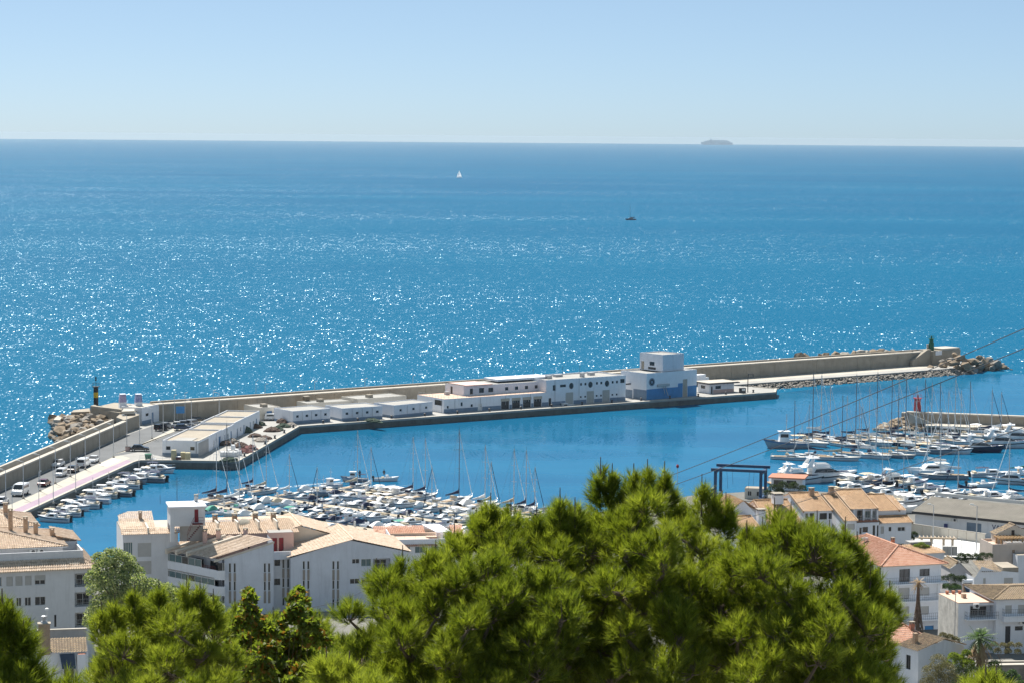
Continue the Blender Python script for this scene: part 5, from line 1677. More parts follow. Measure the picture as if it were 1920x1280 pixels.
# ------------------------------------------------------------------ cars, lamps and gear in the port
def car(kind='car'):
    van = kind == 'van'
    t = thing('parked_van' if van else 'parked_car', 'x', 'van' if van else 'car')
    L, Wd = (4.9, 1.9) if van else (4.2, 1.76)
    w = Wd / 2
    if van:
        prof = [(-L / 2, 0.45), (-L / 2, 1.0), (-L / 2 + 0.05, 1.95), (-1.2, 2.02), (0.9, 1.98), (1.6, 1.15), (L / 2 - 0.15, 0.98), (L / 2, 0.7), (L / 2, 0.35)]
    else:
        prof = [(-L / 2, 0.4), (-L / 2 + 0.02, 0.85), (-L / 2 + 0.2, 0.95), (-1.0, 0.98), (0.85, 0.96), (1.3, 0.9), (L / 2 - 0.2, 0.78), (L / 2, 0.55), (L / 2, 0.32)]
    rings = []
    for y, k in ((-w, 0.93), (-w * 0.9, 1.0), (w * 0.9, 1.0), (w, 0.93)):
        rings.append([(x * (0.985 if abs(y) == w else 1), y, 0.28 + (z - 0.28) * k) for x, z in prof])
    MB().loft(rings).build('body', 'car_white', t)
    def band(x0, x1, z0, z1, ra, rb, tw):
        return [(x0, x1), (z0, z1), (ra, rb), tw]
    if van:
        g = MB()
        for s in (1, -1):
            q = [(-1.9, s * (w + 0.012), 1.25), (1.2, s * (w + 0.012), 1.25), (0.85, s * (w * 0.985 + 0.012), 1.75), (-1.9, s * (w * 0.985 + 0.012), 1.75)]
            g.quad(*(q if s < 0 else q[::-1]))
        g.quad((1.6, -w * 0.85, 1.2), (1.6, w * 0.85, 1.2), (0.98, w * 0.8, 1.93), (0.98, -w * 0.8, 1.93))
        g.quad((-L / 2 - 0.012, w * 0.8, 1.2), (-L / 2 - 0.012, -w * 0.8, 1.2), (-L / 2 + 0.03, -w * 0.8, 1.8), (-L / 2 + 0.03, w * 0.8, 1.8))
        g.build('window', 'glass_dark', t)
    else:
        cab = MB().loft([[(-1.75, -w * 0.93, 0.93), (1.1, -w * 0.93, 0.9), (1.1, w * 0.93, 0.9), (-1.75, w * 0.93, 0.93)], [(-1.3, -w * 0.78, 1.42), (0.25, -w * 0.78, 1.44), (0.25, w * 0.78, 1.44), (-1.3, w * 0.78, 1.42)]])
        c = cab.build('window', 'glass_dark', t)
        MB().box(-1.32, 0.27, -w * 0.79, w * 0.79, 1.425, 1.48).build('roof', 'car_white', t)
    for x in (-L * 0.31, L * 0.31):
        for s in (1, -1):
            o = MB().tube((x, s * (w - 0.2), 0.32), (x, s * (w + 0.015), 0.32), 0.32, n=14).build('wheel', 'tyre', t)
            MB().tube((x, s * (w + 0.016), 0.32), (x, s * (w + 0.03), 0.32), 0.19, n=10).build('rim', 'alu', o)
    for s in (1, -1):
        MB().box(L / 2 - 0.06, L / 2 + 0.012, s * w * 0.72 - 0.18, s * w * 0.72 + 0.18, 0.6, 0.74).build('headlight', 'lamp_glass', t)
        MB().box(-L / 2 - 0.012, -L / 2 + 0.05, s * w * 0.8 - 0.1, s * w * 0.8 + 0.1, 0.65, 0.85).build('tail_light', 'beacon_red', t)
    return t
CAR, VAN = car(), car('van')
along = math.degrees(math.atan2(ROAD_U.y, ROAD_U.x))
CARS = [(38, 927, 'V', along + 180, 'car_white', 'white van parked by the cream kerb of the harbour road', 1.15), (83, 910, 'C', along, 'car_maroon', 'maroon car parked by the cream kerb of the harbour road', 1.0),
        (109, 874, 'C', along + 180, 'car_white', 'white car driving on the harbour road beside the sea wall', 1.05), (114, 892, 'V', along + 180, 'car_white', 'small white van parked behind the maroon car', 0.85), (137, 884, 'C', along, 'car_black', 'black car parked between two white vans', 1.0),
        (157, 874, 'V', along, 'car_white', 'white delivery van parked in front of the black car', 1.0), (175, 866, 'C', along + 180, 'car_white', 'white car at the head of the row on the harbour road', 1.0), (3, 944, 'C', along, 'car_white', 'white car parked beside the road lamps at the town end', 1.05),
        (262, 845, 'C', 5, 'car_black', 'black low car standing crosswise beside the waste bin', 1.05), (303, 806, 'V', along - 25, 'car_black', 'black off-road car parked by the pale pavement', 0.85), (312, 802, 'C', along - 25, 'car_grey', 'grey car parked beside the black off-road car', 1.0),
        (343, 806, 'C', 8, 'car_blue', 'dark blue car in the parking row before the stores', 1.1), (347, 799, 'C', 8, 'car_grey', 'grey car in the parking row before the stores', 1.05), (361, 797, 'V', 60, 'car_grey', 'grey van in the parking row before the stores', 0.8), (369, 791, 'C', 60, 'car_black', 'black car at the end of the parking row before the stores', 1.05), (336, 800, 'C', 8, 'car_white', 'white car tucked behind the dark blue car', 0.95),
        (512, 787, 'V', 10, 'car_white', 'white van parked in front of the store with blue doors', 0.9)]
for (px, py, k, hd, col, lab, sc) in CARS:
    q = P(px, py, QZ)
    copy_tree(VAN if k == 'V' else CAR, (q.x, q.y, QZ + 0.018), R(hd), lab, 'cars parked in the port', sc, {'body': col, 'roof': col})
def drop_tree(x):
    for c in list(x.children):
        drop_tree(c)
    bpy.data.objects.remove(x)

# street lamps
def lamp(h=7.5, arm=1.2):
    t = thing('street_lamp', 'x', 'street lamp')
    MB().tube((0, 0, 0), (0, 0, h), 0.1, 0.06, 8).tube((0, 0, h - 0.05), (arm * 0.75, 0, h + 0.12), 0.04).build('pole', 'alu', t)
    MB().box(-0.2, 0.2, -0.2, 0.2, 0.003, 0.35).build('base', 'concrete_pale', t)
    hd = MB().loft([[(arm * 0.5, -0.16, h + 0.08), (arm * 1.15, -0.12, h + 0.15), (arm * 1.15, 0.12, h + 0.15), (arm * 0.5, 0.16, h + 0.08)], [(arm * 0.55, -0.12, h + 0.24), (arm * 1.1, -0.09, h + 0.27), (arm * 1.1, 0.09, h + 0.27), (arm * 0.55, 0.12, h + 0.24)]]).build('lamp_head', 'lamp_glass', t)
    return t
LAMP, TALL = lamp(), lamp(9.5, 0.7)
wallside = [(11, 952), (44, 934), (75, 920), (104, 906), (132, 893), (160, 880), (187, 868), (213, 857)]
for (px, py) in wallside:
    q = P(px, py, QZ)
    copy_tree(LAMP, (q.x, q.y, QZ + 0.02), R(along + 90), 'grey street lamp on the cream kerb of the harbour road', 'lamps along the harbour road', 1.0)
for (px, py) in [(238, 837), (262, 833), (285, 822), (306, 810), (359, 806), (411, 790)]:
    q = P(px, py, QZ)
    copy_tree(LAMP, (q.x, q.y, QZ + 0.02), R(along + 90), 'grey street lamp on the pale strip before the stores', 'lamps before the stores', 0.98)
for (px, py) in [(327, 790), (347, 786), (400, 781), (497, 768), (590, 762), (684, 756), (774, 750)]:
    q = P(px, py, QZ)
    copy_tree(LAMP, (q.x, q.y, QZ + 0.02), R(math.degrees(WALL_R) - 90), 'grey street lamp at the foot of the long breakwater wall', 'lamps along the breakwater wall', 0.92)
q = P(480, 767, QZ)
copy_tree(TALL, (q.x, q.y, QZ + 0.02), R(0), 'tall lighting mast beside the low white store with blue doors', None, 0.8)
for (px, py, h) in [(73, 950, 7.0), (100, 943, 8.0), (142, 922, 7.0), (23, 975, 6.5)]:
    q = P(px, py, QZ)
    copy_tree(TALL, (q.x, q.y, QZ + 0.02), R(-8), 'slim tall lamp on the pink promenade', 'tall lamps on the pink promenade', h / 9.5)
for x in (CAR, VAN, LAMP, TALL):
    drop_tree(x)

# low railing of the promenade, bollards
for (px, py) in [(405, 870), (0, 0)][:0]:
    pass
bol = thing('bollard', 'black iron mooring bollard on the quay edge', 'bollard', (0, 0, 0), 0, 'bollards on the quay edge')
MB().lathe([(0.28, 0), (0.22, 0.1), (0.2, 0.5), (0.34, 0.6), (0.34, 0.72), (0.15, 0.8)], 10).build('post', 'metal_dark', bol)
MB().box(-0.35, 0.35, -0.35, 0.35, -0.06, 0.0).build('base_plate', 'metal_dark', bol)
spots = []
for (a, b, n) in (((450, 862.5), (560, 798), 6), ((575, 797.2), (1440, 735), 15)):
    A, B = P(*a, QZ), P(*b, QZ)
    for k in range(n):
        q = A + (B - A) * ((k + 0.5) / n)
        spots.append((q.x - 0.3, q.y + 0.6))
for i, (x, y) in enumerate(spots):
    if i == 0:
        bol.location = (x, y, QZ + 0.24)
    else:
        copy_tree(bol, (x, y, QZ + 0.24), 0)

# heaps of net, bags, crates
def heap(px, py, sx, sy, sz, m, lab, grp='net heaps on the quay', seed=0):
    q = P(px, py, QZ)
    t = thing('net_heap', lab, 'fishing net', (q.x, q.y, QZ + 0.01), RND.uniform(0, 3), grp)
    rnd = random.Random(seed)
    mb = MB()
    n, rings = 14, []
    for j in range(6):
        f = j / 5
        rr = math.cos(f * math.pi / 2) ** 0.6
        rings.append([(sx * max(0.03, rr) * math.cos(2 * math.pi * k / n) * rnd.uniform(0.8, 1.15), sy * max(0.03, rr) * math.sin(2 * math.pi * k / n) * rnd.uniform(0.8, 1.15), sz * f * rnd.uniform(0.85, 1.1)) for k in range(n)])
    mb.loft(rings)
    mb.build('net', m, t)
    fl = MB()
    for k in range(7):
        a = rnd.uniform(0, 6.28)
        c = (sx * 0.7 * math.cos(a), sy * 0.7 * math.sin(a), sz * rnd.uniform(0.25, 0.6))
        fl.lathe([(0.02, -0.12), (0.12, 0), (0.02, 0.12)], 6, c)
    o = fl.build('float_line', 'crate_cream', t)
    o['kind'] = 'stuff'
HEAPS = [(457, 848, 2.2, 1.6, 1.2, 'net_red', 'dark red net heap behind the white bags'), (452, 838, 2.0, 1.8, 1.3, 'net_brown', 'brown net heap near the white bags'), (470, 842, 2.2, 1.6, 1.2, 'net_red', 'dark red net heap at the quay side of the brown heap'), (489, 826, 2.4, 1.8, 1.0, 'net_grey', 'grey net heap in the middle of the quay'), (478, 818, 2.0, 1.6, 0.9, 'net_brown', 'brown net heap beside the white hull'), (498, 822, 2.2, 1.5, 0.9, 'net_brown', 'flat brown net heap near the quay edge'), (510, 808, 2.2, 1.8, 1.2, 'net_brown', 'tall brown net heap near the corner of the quay'), (520, 806, 1.8, 1.6, 1.1, 'net_green', 'dark green net heap beside the tall brown heap'), (532, 800, 2.2, 1.5, 1.0, 'net_green', 'greenish net heap by the corner bollards'), (546, 797, 2.0, 1.4, 0.9, 'net_grey', 'grey net heap before the first net shed'), (528, 792, 1.8, 1.4, 1.2, 'net_brown', 'dark net heap against the end of the first net shed'), (425, 834, 2.2, 1.4, 1.2, 'net_brown', 'brown net heap at the door of the second store'), (434, 828, 1.8, 1.3, 1.0, 'net_grey', 'grey net heap at the wall of the second store'), (462, 810, 1.8, 1.3, 1.5, 'net_green', 'dark green net heap at the door of the third store'), (478, 802, 2.0, 1.2, 1.2, 'net_brown', 'brown net heap at the wall of the last store'), (486, 797, 1.8, 1.2, 1.2, 'net_green', 'green net heap at the far end of the stores'), (430, 864, 2.6, 1.5, 1.0, 'net_green', 'dark net heap on the corner of the quay below the bags'), (700, 790.5, 4.0, 1.0, 1.1, 'net_green', 'long dark net pile in front of the middle net shed')]
for i, h in enumerate(HEAPS):
    heap(h[0], h[1], h[2], h[3], h[4], h[5], h[6], seed=i)
k = 0
for (px, py, z) in [(417, 855, 0), (425, 855, 0), (433, 855, 0), (441, 855, 0), (430, 851, 0), (444, 850, 0), (437, 851.5, 1.15), (448, 853, 0)]:
    q = P(px, py, QZ)
    t = thing('bulk_bag', 'white bulk bag on top of the stack on the quay' if z else 'white bulk bag standing in the row on the quay', 'bag', (q.x, q.y, QZ + 0.01 + z), RND.uniform(-0.2, 0.2), 'white bulk bags on the quay')
    s = 0.5
    MB().loft([[(-s, -s, 0), (s, -s, 0), (s, s, 0), (-s, s, 0)], [(-s * 1.12, -s * 1.12, 0.5), (s * 1.12, -s * 1.12, 0.5), (s * 1.12, s * 1.12, 0.5), (-s * 1.12, s * 1.12, 0.5)], [(-s, -s, 1.05), (s, -s, 1.05), (s, s, 1.05), (-s, s, 1.05)], [(-s * 0.4, -s * 0.4, 1.15), (s * 0.4, -s * 0.4, 1.15), (s * 0.4, s * 0.4, 1.15), (-s * 0.4, s * 0.4, 1.15)]]).build('sack', 'bag_white', t)
    lo = MB()
    for sx in (-1, 1):
        for sy in (-1, 1):
            lo.tube((sx * s, sy * s, 1.0), (sx * s * 0.7, sy * s * 0.7, 1.3), 0.04, n=4)
    lo.build('lifting_loop', 'bag_white', t)
def crate_stack(px, py, w, d, h, lab, n):
    q = P(px, py, QZ)
    t = thing('crate_stack', lab, 'crates', (q.x, q.y, QZ + 0.01), R(2))
    for i in range(n):
        MB().box(-w / 2, w / 2, -d / 2, d / 2, i * h / n + 0.01, (i + 1) * h / n - 0.04).box(-w / 2 + 0.05, w / 2 - 0.05, -d / 2 + 0.05, d / 2 - 0.05, (i + 1) * h / n - 0.039, (i + 1) * h / n + 0.008).build('crate', 'crate_cream', t)
crate_stack(326, 861, 1.1, 1.2, 2.2, 'tall stack of cream fish crates at the quay edge', 6)
crate_stack(343, 860, 1.0, 1.2, 1.6, 'cream fish crates in a lower stack beside the tall stack', 5)
crate_stack(352, 861, 1.1, 1.3, 1.6, 'cream fish crates in the outer low stack on the quay', 5)
t = thing('fish_bin', 'small rust brown bin between the crate stacks', 'bin', (*xy(334.5, 862), QZ + 0.01))
MB().box(-0.5, 0.5, -0.4, 0.4, 0.05, 0.75).build('bin', 'net_red', t)
MB().box(-0.53, 0.53, -0.43, 0.43, 0.753, 0.83).build('lid', 'white_paint', t)
t = thing('waste_container', 'green waste container by the railing at the quay corner', 'bin', (*xy(278, 861), QZ + 0.01), R(2))
MB().loft([[(-0.6, -0.5, 0.2), (0.6, -0.5, 0.2), (0.6, 0.5, 0.2), (-0.6, 0.5, 0.2)], [(-0.72, -0.6, 1.15), (0.72, -0.6, 1.15), (0.72, 0.6, 1.15), (-0.72, 0.6, 1.15)]]).build('body', 'bin_green', t)
MB().box(-0.76, 0.76, -0.64, 0.64, 1.153, 1.3).build('lid', 'bin_green', t)
for s in (-1, 1):
    MB().tube((s * 0.5, -0.45, 0.1), (s * 0.5, 0.45, 0.1), 0.1, n=8).build('wheel', 'tyre', t)
t = thing('waste_bin', 'brown waste bin at the kerb beside the black low car', 'bin', (*xy(239.5, 845), QZ + 0.01))
MB().box(-0.5, 0.5, -0.4, 0.4, 0.05, 1.0).build('body', 'pink_render', t)
MB().box(-0.55, 0.55, -0.45, 0.45, 1.003, 1.12).build('lid', 'metal_dark', t)
t = thing('quay_railing', 'thin metal railing along the quay corner by the green container', 'railing', (*xy(258, 863), QZ + 0.17), 0)
a, b = P(258, 863, QZ), P(318, 863, QZ)
rl = MB()
railing(rl, (0.4, 0.5, 0), (b.x - a.x, b.y - a.y + 0.5, 0), 1.0, 1.5, 0.03, 3)
rl.build('rails', 'metal_grey', t)
t = thing('blue_sign', 'blue panel sign on a post before the breakwater wall', 'sign', (*xy(338, 788), QZ + 0.02), R(20))
MB().tube((-0.8, 0, 0), (-0.8, 0, 2.4), 0.05).tube((0.8, 0, 0), (0.8, 0, 2.4), 0.05).build('post', 'alu', t)
MB().box(-1.1, 1.1, -0.08, -0.05, 1.9, 3.7).build('panel', 'sign_blue', t)
t = thing('light_frame_post', 'dark post carrying a small square frame at the quay end', 'post', (*xy(1402, 735), QZ), R(35))
MB().tube((0, 0, 0), (0, 0, 4.4), 0.14).build('post', 'metal_dark', t)
MB().box(0.0, 2.0, -0.1, 0.1, 4.3, 4.45).box(0.0, 2.0, -0.1, 0.1, 5.2, 5.35).box(0.0, 0.15, -0.1, 0.1, 4.453, 5.198).box(1.85, 2.0, -0.1, 0.1, 4.453, 5.198).build('frame', 'metal_dark', t)
t = thing('fuel_pump', 'dark fuel pump box on the quay end', 'pump', (*xy(1392, 736), QZ), R(35))
MB().box(-0.9, 0.9, -0.5, 0.5, 0, 1.5).build('body', 'metal_dark', t)
MB().box(-0.6, 0.6, -0.53, -0.502, 0.7, 1.3).build('display', 'frame_white', t)
t = thing('white_truck', 'white box truck behind the small kiosk', 'truck', (*xy(1311, 722), QZ), R(40))
MB().box(-3, 1.6, -1.1, 1.1, 0.7, 3.3).build('cargo_box', 'white_paint', t)
MB().loft([[(1.65, -1.05, 0.5), (3.4, -1.05, 0.5), (3.4, 1.05, 0.5), (1.65, 1.05, 0.5)], [(1.65, -1.0, 2.4), (2.9, -1.0, 2.4), (2.9, 1.0, 2.4), (1.65, 1.0, 2.4)]]).build('cab', 'car_white', t)
for x in (-2, 2.4):
    for s in (1, -1):
        MB().tube((x, s * 0.8, 0.45), (x, s * 1.12, 0.45), 0.45, n=12).build('wheel', 'tyre', t)

# small white hull ashore among the nets
put = None

# --- boat hoist (travel lift) on the boatyard quay
q = P(1388, 940, 1.6)
t = thing('boat_hoist', 'dark blue four legged travelling boat hoist at the boatyard basin', 'hoist', (q.x, q.y, 1.6), R(-14))
hw, hl, hh = 4.6, 3.4, 6.6
for sx in (-1, 1):
    for sy in (-1, 1):
        lg = MB().box(sx * hw - 0.28, sx * hw + 0.28, sy * hl - 0.28, sy * hl + 0.28, 0.9, hh).build('leg', 'hoist_blue', t)
        for dx in (-0.7, 0.7):
            MB().tube((sx * hw - 0.3, sy * hl + dx, 0.5), (sx * hw + 0.3, sy * hl + dx, 0.5), 0.5, n=14).build('wheel', 'tyre', lg)
    MB().box(sx * hw - 0.32, sx * hw + 0.32, -hl - 1.2, hl + 1.2, 1.0, 1.6).build('bottom_beam', 'hoist_blue', t)
    MB().box(sx * hw - 0.3, sx * hw + 0.3, -hl + 0.3, hl - 0.3, hh - 0.4, hh).build('side_beam', 'hoist_blue', t)
for sy in (-1, 1):
    MB().box(-hw - 0.9, hw + 0.9, sy * hl - 0.3, sy * hl + 0.3, hh + 0.005, hh + 0.55).build('top_beam', 'hoist_blue', t)
    for sx in (-0.5, 0.5):
        MB().tube((sx * hw, sy * hl, hh), (sx * hw * 0.9, sy * hl, 3.0), 0.03, n=4).build('sling_rope', 'metal_dark', t)
MB().box(-hw - 1.3, -hw - 0.4, -1, 1, 1.0, 2.6).build('engine_box', 'hoist_blue', t)
# ------------------------------------------------------------------ houses of the town
class Frame:
    """local frame of a building: origin at its base, x along the front, y to the back"""
    def __init__(s, name, label, cat, px, py, D, rot, zb, group=None):
        q = Q(px, py, D)
        s.o = Vector((q.x, q.y, zb))
        s.zb = zb
        s.rot = R(rot)
        s.t = thing(name, label, cat, s.o, s.rot, group)
        s.M = (Matrix.Translation(s.o) @ Matrix.Rotation(s.rot, 4, 'Z')).inverted()
    def at(s, px, py, z):
        """local x, y of what stands at that pixel at world height z"""
        v = s.M @ P(px, py, z)
        return v.x, v.y
    def u(s, px, v=0.0, py=1050):
        """local x on the line y = v seen at that column"""
        lo, hi = -60.0, 60.0
        for _ in range(40):
            m = (lo + hi) / 2
            w = s.M.inverted() @ Vector((m, v, 5.0))
            c = CAM_M.inverted() @ w
            if c.x / -c.z * FPX + 960 < px:
                lo = m
            else:
                hi = m
        return lo
    def z(s, px, py, v=0.0):
        """height above base of what is seen at that pixel in the plane y = v"""
        n = Matrix.Rotation(s.rot, 3, 'Z') @ Vector((0, 1, 0))
        p0 = s.M.inverted() @ Vector((0, v, 0))
        d = ray(px, py)
        c = Vector((0, 0, CAM_Z))
        k = (p0 - c).dot(n) / d.dot(n)
        return (c + d * k).z - s.zb

def slope(t, o, s, t_, L, top, m, name='roof', amp=0.065):
    mb = MB()
    roof_plane(mb, o, s, t_, L, top, amp=amp)
    r = mb.build(name, m, t)
    return r

def gable_roof(t, x0, x1, y0, y1, zr, ze0, ze1, m, ridge_along_y=True, over=0.35):
    """two tiled slopes with the ridge running front to back at mid width"""
    xm = x0 + (x1 - x0) * (0.5 if ze0 == ze1 else (zr - ze0) / ((zr - ze0) + (zr - ze1)))
    for (xa, xb, za, sg) in ((x0 - over, xm, ze0, 1), (x1 + over, xm, ze1, -1)):
        v = Vector((xb - xa, 0, zr - za))
        L = v.length
        if sg > 0:
            slope(t, (xa, y1 + over, za), (0, -1, 0), v, (y1 - y0) + 2 * over, [(0, L), ((y1 - y0) + 2 * over, L)], m, amp=0.03)
        else:
            slope(t, (xa, y0 - over, za), (0, 1, 0), v, (y1 - y0) + 2 * over, [(0, L), ((y1 - y0) + 2 * over, L)], m, amp=0.03)
    rc = MB().tube((xm, y0 - over, zr + 0.06), (xm, y1 + over, zr + 0.06), 0.13, n=8)
    rc.build('ridge_cap', m, t)
    return xm

def hip_roof(t, x0, x1, y0, y1, ze, rise, hipx, m, over=0.5, left_hip=True, right_hip=True):
    x0, x1, y0, y1 = x0 - over, x1 + over, y0 - over, y1 + over
    yc = (y0 + y1) / 2
    half = yc - y0
    L = x1 - x0
    sl = math.hypot(half, rise)
    hl = hipx if left_hip else 0.001
    hr = hipx if right_hip else 0.001
    slope(t, (x0, y0, ze), (1, 0, 0), (0, half, rise), L, [(0, 0), (hl, sl), (L - hr, sl), (L, 0)], m)
    slope(t, (x1, y1, ze), (-1, 0, 0), (0, -half, rise), L, [(0, 0), (hr, sl), (L - hl, sl), (L, 0)], m)
    s2 = math.hypot(hipx, rise)
    if right_hip:
        slope(t, (x1, y0, ze), (0, 1, 0), (-hipx, 0, rise), 2 * half, [(0, 0), (half, s2), (2 * half, 0)], m)
    if left_hip:
        slope(t, (x0, y1, ze), (0, -1, 0), (hipx, 0, rise), 2 * half, [(0, 0), (half, s2), (2 * half, 0)], m)
    cap = MB()
    rz = ze + rise + 0.05
    cap.tube((x0 + hl, yc, rz), (x1 - hr, yc, rz), 0.12, n=8)
    if right_hip:
        cap.tube((x1, y0, ze + 0.05), (x1 - hipx, yc, rz), 0.12, n=8).tube((x1, y1, ze + 0.05), (x1 - hipx, yc, rz), 0.12, n=8)
    if left_hip:
        cap.tube((x0, y0, ze + 0.05), (x0 + hipx, yc, rz), 0.12, n=8).tube((x0, y1, ze + 0.05), (x0 + hipx, yc, rz), 0.12, n=8)
    cap.build('ridge_cap', m, t)
    MB().box(x0 + 0.06, x1 - 0.06, y0 + 0.06, y1 - 0.06, ze - 0.2, ze - 0.06).build('eaves', 'warm_render', t)

def chimney(t, x, y, z0, h, w=0.6, m='cream_render', cowl=True):
    c = MB().box(x - w / 2, x + w / 2, y - w / 2, y + w / 2, z0, z0 + h).build('chimney', m, t)
    if cowl:
        k = MB()
        for sx in (-1, 1):
            for sy in (-1, 1):
                k.box(x + sx * w * 0.38 - 0.07, x + sx * w * 0.38 + 0.07, y + sy * w * 0.38 - 0.07, y + sy * w * 0.38 + 0.07, z0 + h + 0.002, z0 + h + 0.25)
        k.box(x - w * 0.6, x + w * 0.6, y - w * 0.6, y + w * 0.6, z0 + h + 0.252, z0 + h + 0.34)
        k.build('chimney_cap', 'concrete', c)
    return c

def aircon(t, M_o, u, a, z):
    uu = Vector((u[0], u[1], 0)).normalized()
    M = Matrix.Identity(4)
    M.col[0] = (*uu, 0)
    M.col[1] = (-uu.y, uu.x, 0, 0)
    M.translation = Vector((M_o[0], M_o[1], 0))
    b = MB().box(a, a + 0.85, -0.36, -0.02, z, z + 0.62, M).build('air_conditioner', 'frame_white', t)
    n = 12
    MB().quad(*[tuple(M @ Vector((a + 0.5 + 0.24 * math.cos(2 * math.pi * k / n), -0.365, z + 0.31 + 0.24 * math.sin(2 * math.pi * k / n)))) for k in range(n)]).build('fan_grille', 'metal_dark', b)

def balcony(t, x0, x1, z, depth=1.1, y=0.0, solid=False, m='white_paint'):
    b = MB().box(x0, x1, y - depth, y - 0.003, z - 0.16, z).build('balcony', m, t)
    r = MB()
    if solid:
        r.box(x0, x1, y - depth, y - depth + 0.1, z + 0.002, z + 0.95).box(x0, x0 + 0.1, y - depth + 0.102, y - 0.004, z + 0.002, z + 0.95).box(x1 - 0.1, x1, y - depth + 0.102, y - 0.004, z + 0.002, z + 0.95)
        r.build('parapet', m, b)
    else:
        railing(r, (x0 + 0.05, y - depth + 0.05, z), (x1 - 0.05, y - depth + 0.05, z), 0.95, 0.3, 0.02, 2)
        railing(r, (x0 + 0.05, y - depth + 0.05, z), (x0 + 0.05, y - 0.05, z), 0.95, 0.4, 0.02, 2)
        railing(r, (x1 - 0.05, y - depth + 0.05, z), (x1 - 0.05, y - 0.05, z), 0.95, 0.4, 0.02, 2)
        r.build('railing', 'mast_dark', b)
    return b

# ================= apartment block with two tiers of sandy roofs
F = Frame('apartment_block', 'cream apartment block with two tiers of sandy tiled roof and corner loggias', 'building', 0, 1073, 306.5, 18, 5.0)
t = F.t
xr = F.u(177)
ze = F.z(0, 1071)
st = 2.62
def zrow(py0, py1):
    return F.z(60, py1), F.z(60, py0)
fr = []
za, zb_ = zrow(1078, 1096)
for (p0, p1, stl) in ((-30, -14, 'g'), (-8, 5, 'gt'), (13, 25, 's'), (30, 43, 's'), (48, 60, 's'), (66, 86, 's0.55')):
    fr.append((F.u(p0), F.u(p1), za, zb_, stl))
za, zb_ = zrow(1118.5, 1135)
for (p0, p1, stl) in ((-30, -14, 'g'), (-8, 8, 'g'), (14, 25, 'g'), (31, 41, 'g'), (47, 59, 'g'), (66, 86, 'g')):
    fr.append((F.u(p0), F.u(p1), za, zb_, stl))
za, zb_ = zrow(1157, 1173)
for (p0, p1, stl) in ((-8, 8, 'g'), (14, 25, 'g'), (31, 41, 'g'), (47, 59, 'g')):
    fr.append((F.u(p0), F.u(p1), za, zb_, stl))
fr.append((F.u(102), F.u(106), F.z(60, 1177), F.z(60, 1154), 'n'))
for (y0, y1) in ((1073.5, 1099), (1109, 1136.5), (1147, 1175)):
    fr.append((F.u(140.5), F.u(175.5), max(0.2, F.z(158, y1)), min(F.z(158, y0), ze - 0.05), 'L'))
x0 = -12.0
fr = [(a - x0, b - x0, c, e, s) for a, b, c, e, s in fr]
block(t, x0, 0, xr - x0, 16, 0, ze, 'warm_render', {'front': fr, 'right': [(2.0, 5.0, ze - 2.4, ze - 0.3, 'L')]}, roof='concrete_pale')
# skirt roof, terrace wall, penthouse
dz = 1.15
dv = 1.9
L = xr - x0 + 1.0
sl = math.hypot(dv, dz)
slope(t, (x0, -0.6, ze), (1, 0, 0), (0, dv, dz), L - 0.4, [(0, sl), (L - 2.4, sl), (L - 0.4, 0)], 'tile_sand')
slope(t, (xr + 0.6, -0.6, ze), (0, 1, 0), (-dv, 0, dz), 15, [(0, 0), (dv, sl), (15, sl)], 'tile_sand')
MB().box(x0, xr + 0.4, -0.45, 0.0, ze - 0.14, ze - 0.04).build('eaves', 'cream_render', t)
zt = ze + dz
MB().box(x0, xr - 1.4, 1.32, 1.5, zt - 0.3, zt + 0.95).box(xr - 1.4, xr - 1.2, 1.32, 12, zt - 0.3, zt + 0.95).build('terrace_parapet', 'warm_render', t)
pw = F.u(119, 3.0)
zpe = F.z(60, 1026, 2.6)
block(t, x0, 3.0, pw - x0, 12, zt - 0.6, zpe, 'warm_render', {'front': [(F.u(13, 3) - x0, F.u(19, 3) - x0, zpe - 1.0, zpe - 0.65, 'n'), (F.u(20, 3) - x0, F.u(26, 3) - x0, zpe - 1.0, zpe - 0.65, 'n')], 'right': [(1, 3.2, zpe - 2.2, zpe - 0.2, 'gt'), (4, 8, zpe - 2.2, zpe - 0.2, 's')]}, roof=None)
aircon(t, (0, 3.0), (1, 0), F.u(56, 3), zpe - 0.85)
aircon(t, (0, 3.0), (1, 0), F.u(71.5, 3), zpe - 0.85)
hip_roof(t, x0 - 12, pw, 3.0, 15.0, zpe + 0.06, 2.0, 11.0, 'tile_sand', 0.6, left_hip=False)
block(t, pw + 0.02, 7.0, 2.4, 8, zt - 0.6, zpe - 0.1, 'lilac_white', {}, roof=None)
slope(t, (pw + 2.9, 6.6, zpe - 0.06), (0, 1, 0), (-3.2, 0, 0.75), 8.6, [(0, 3.29), (8.6, 3.29)], 'tile_sand')
for (px, py, h) in ((21, 977, 1.3), (49, 992, 1.4), (68, 1002, 1.6), (98.5, 1013, 1.5)):
    u_ = F.u(px, 9.5)
    chimney(t, u_, 9.2, zpe + 0.4, F.z(px, py - 20, 9.2) - zpe - 0.4, 0.55, 'brick_tone')
MB().box(F.u(52, 9.5), F.u(55.5, 9.5), 9.0, 9.4, zpe + 1.4, zpe + 2.5).build('roof_unit', 'metal_grey', t)
# rear wing with its own roof
hip_roof(t, x0 - 6, F.u(60, 22), 17.5, 27, F.z(30, 985, 17.5), 1.7, 6.0, 'tile_sand', 0.6, left_hip=False)
block(t, x0 - 5, 18, F.u(57, 22) - x0 + 5, 8.5, 0, F.z(30, 985, 17.5) - 0.06, 'warm_render', {}, roof=None, name='rear_wing')
chimney(t, F.u(12, 21), 21, F.z(13, 955, 21) - 0.9, 1.6, 0.6, 'brick_tone')

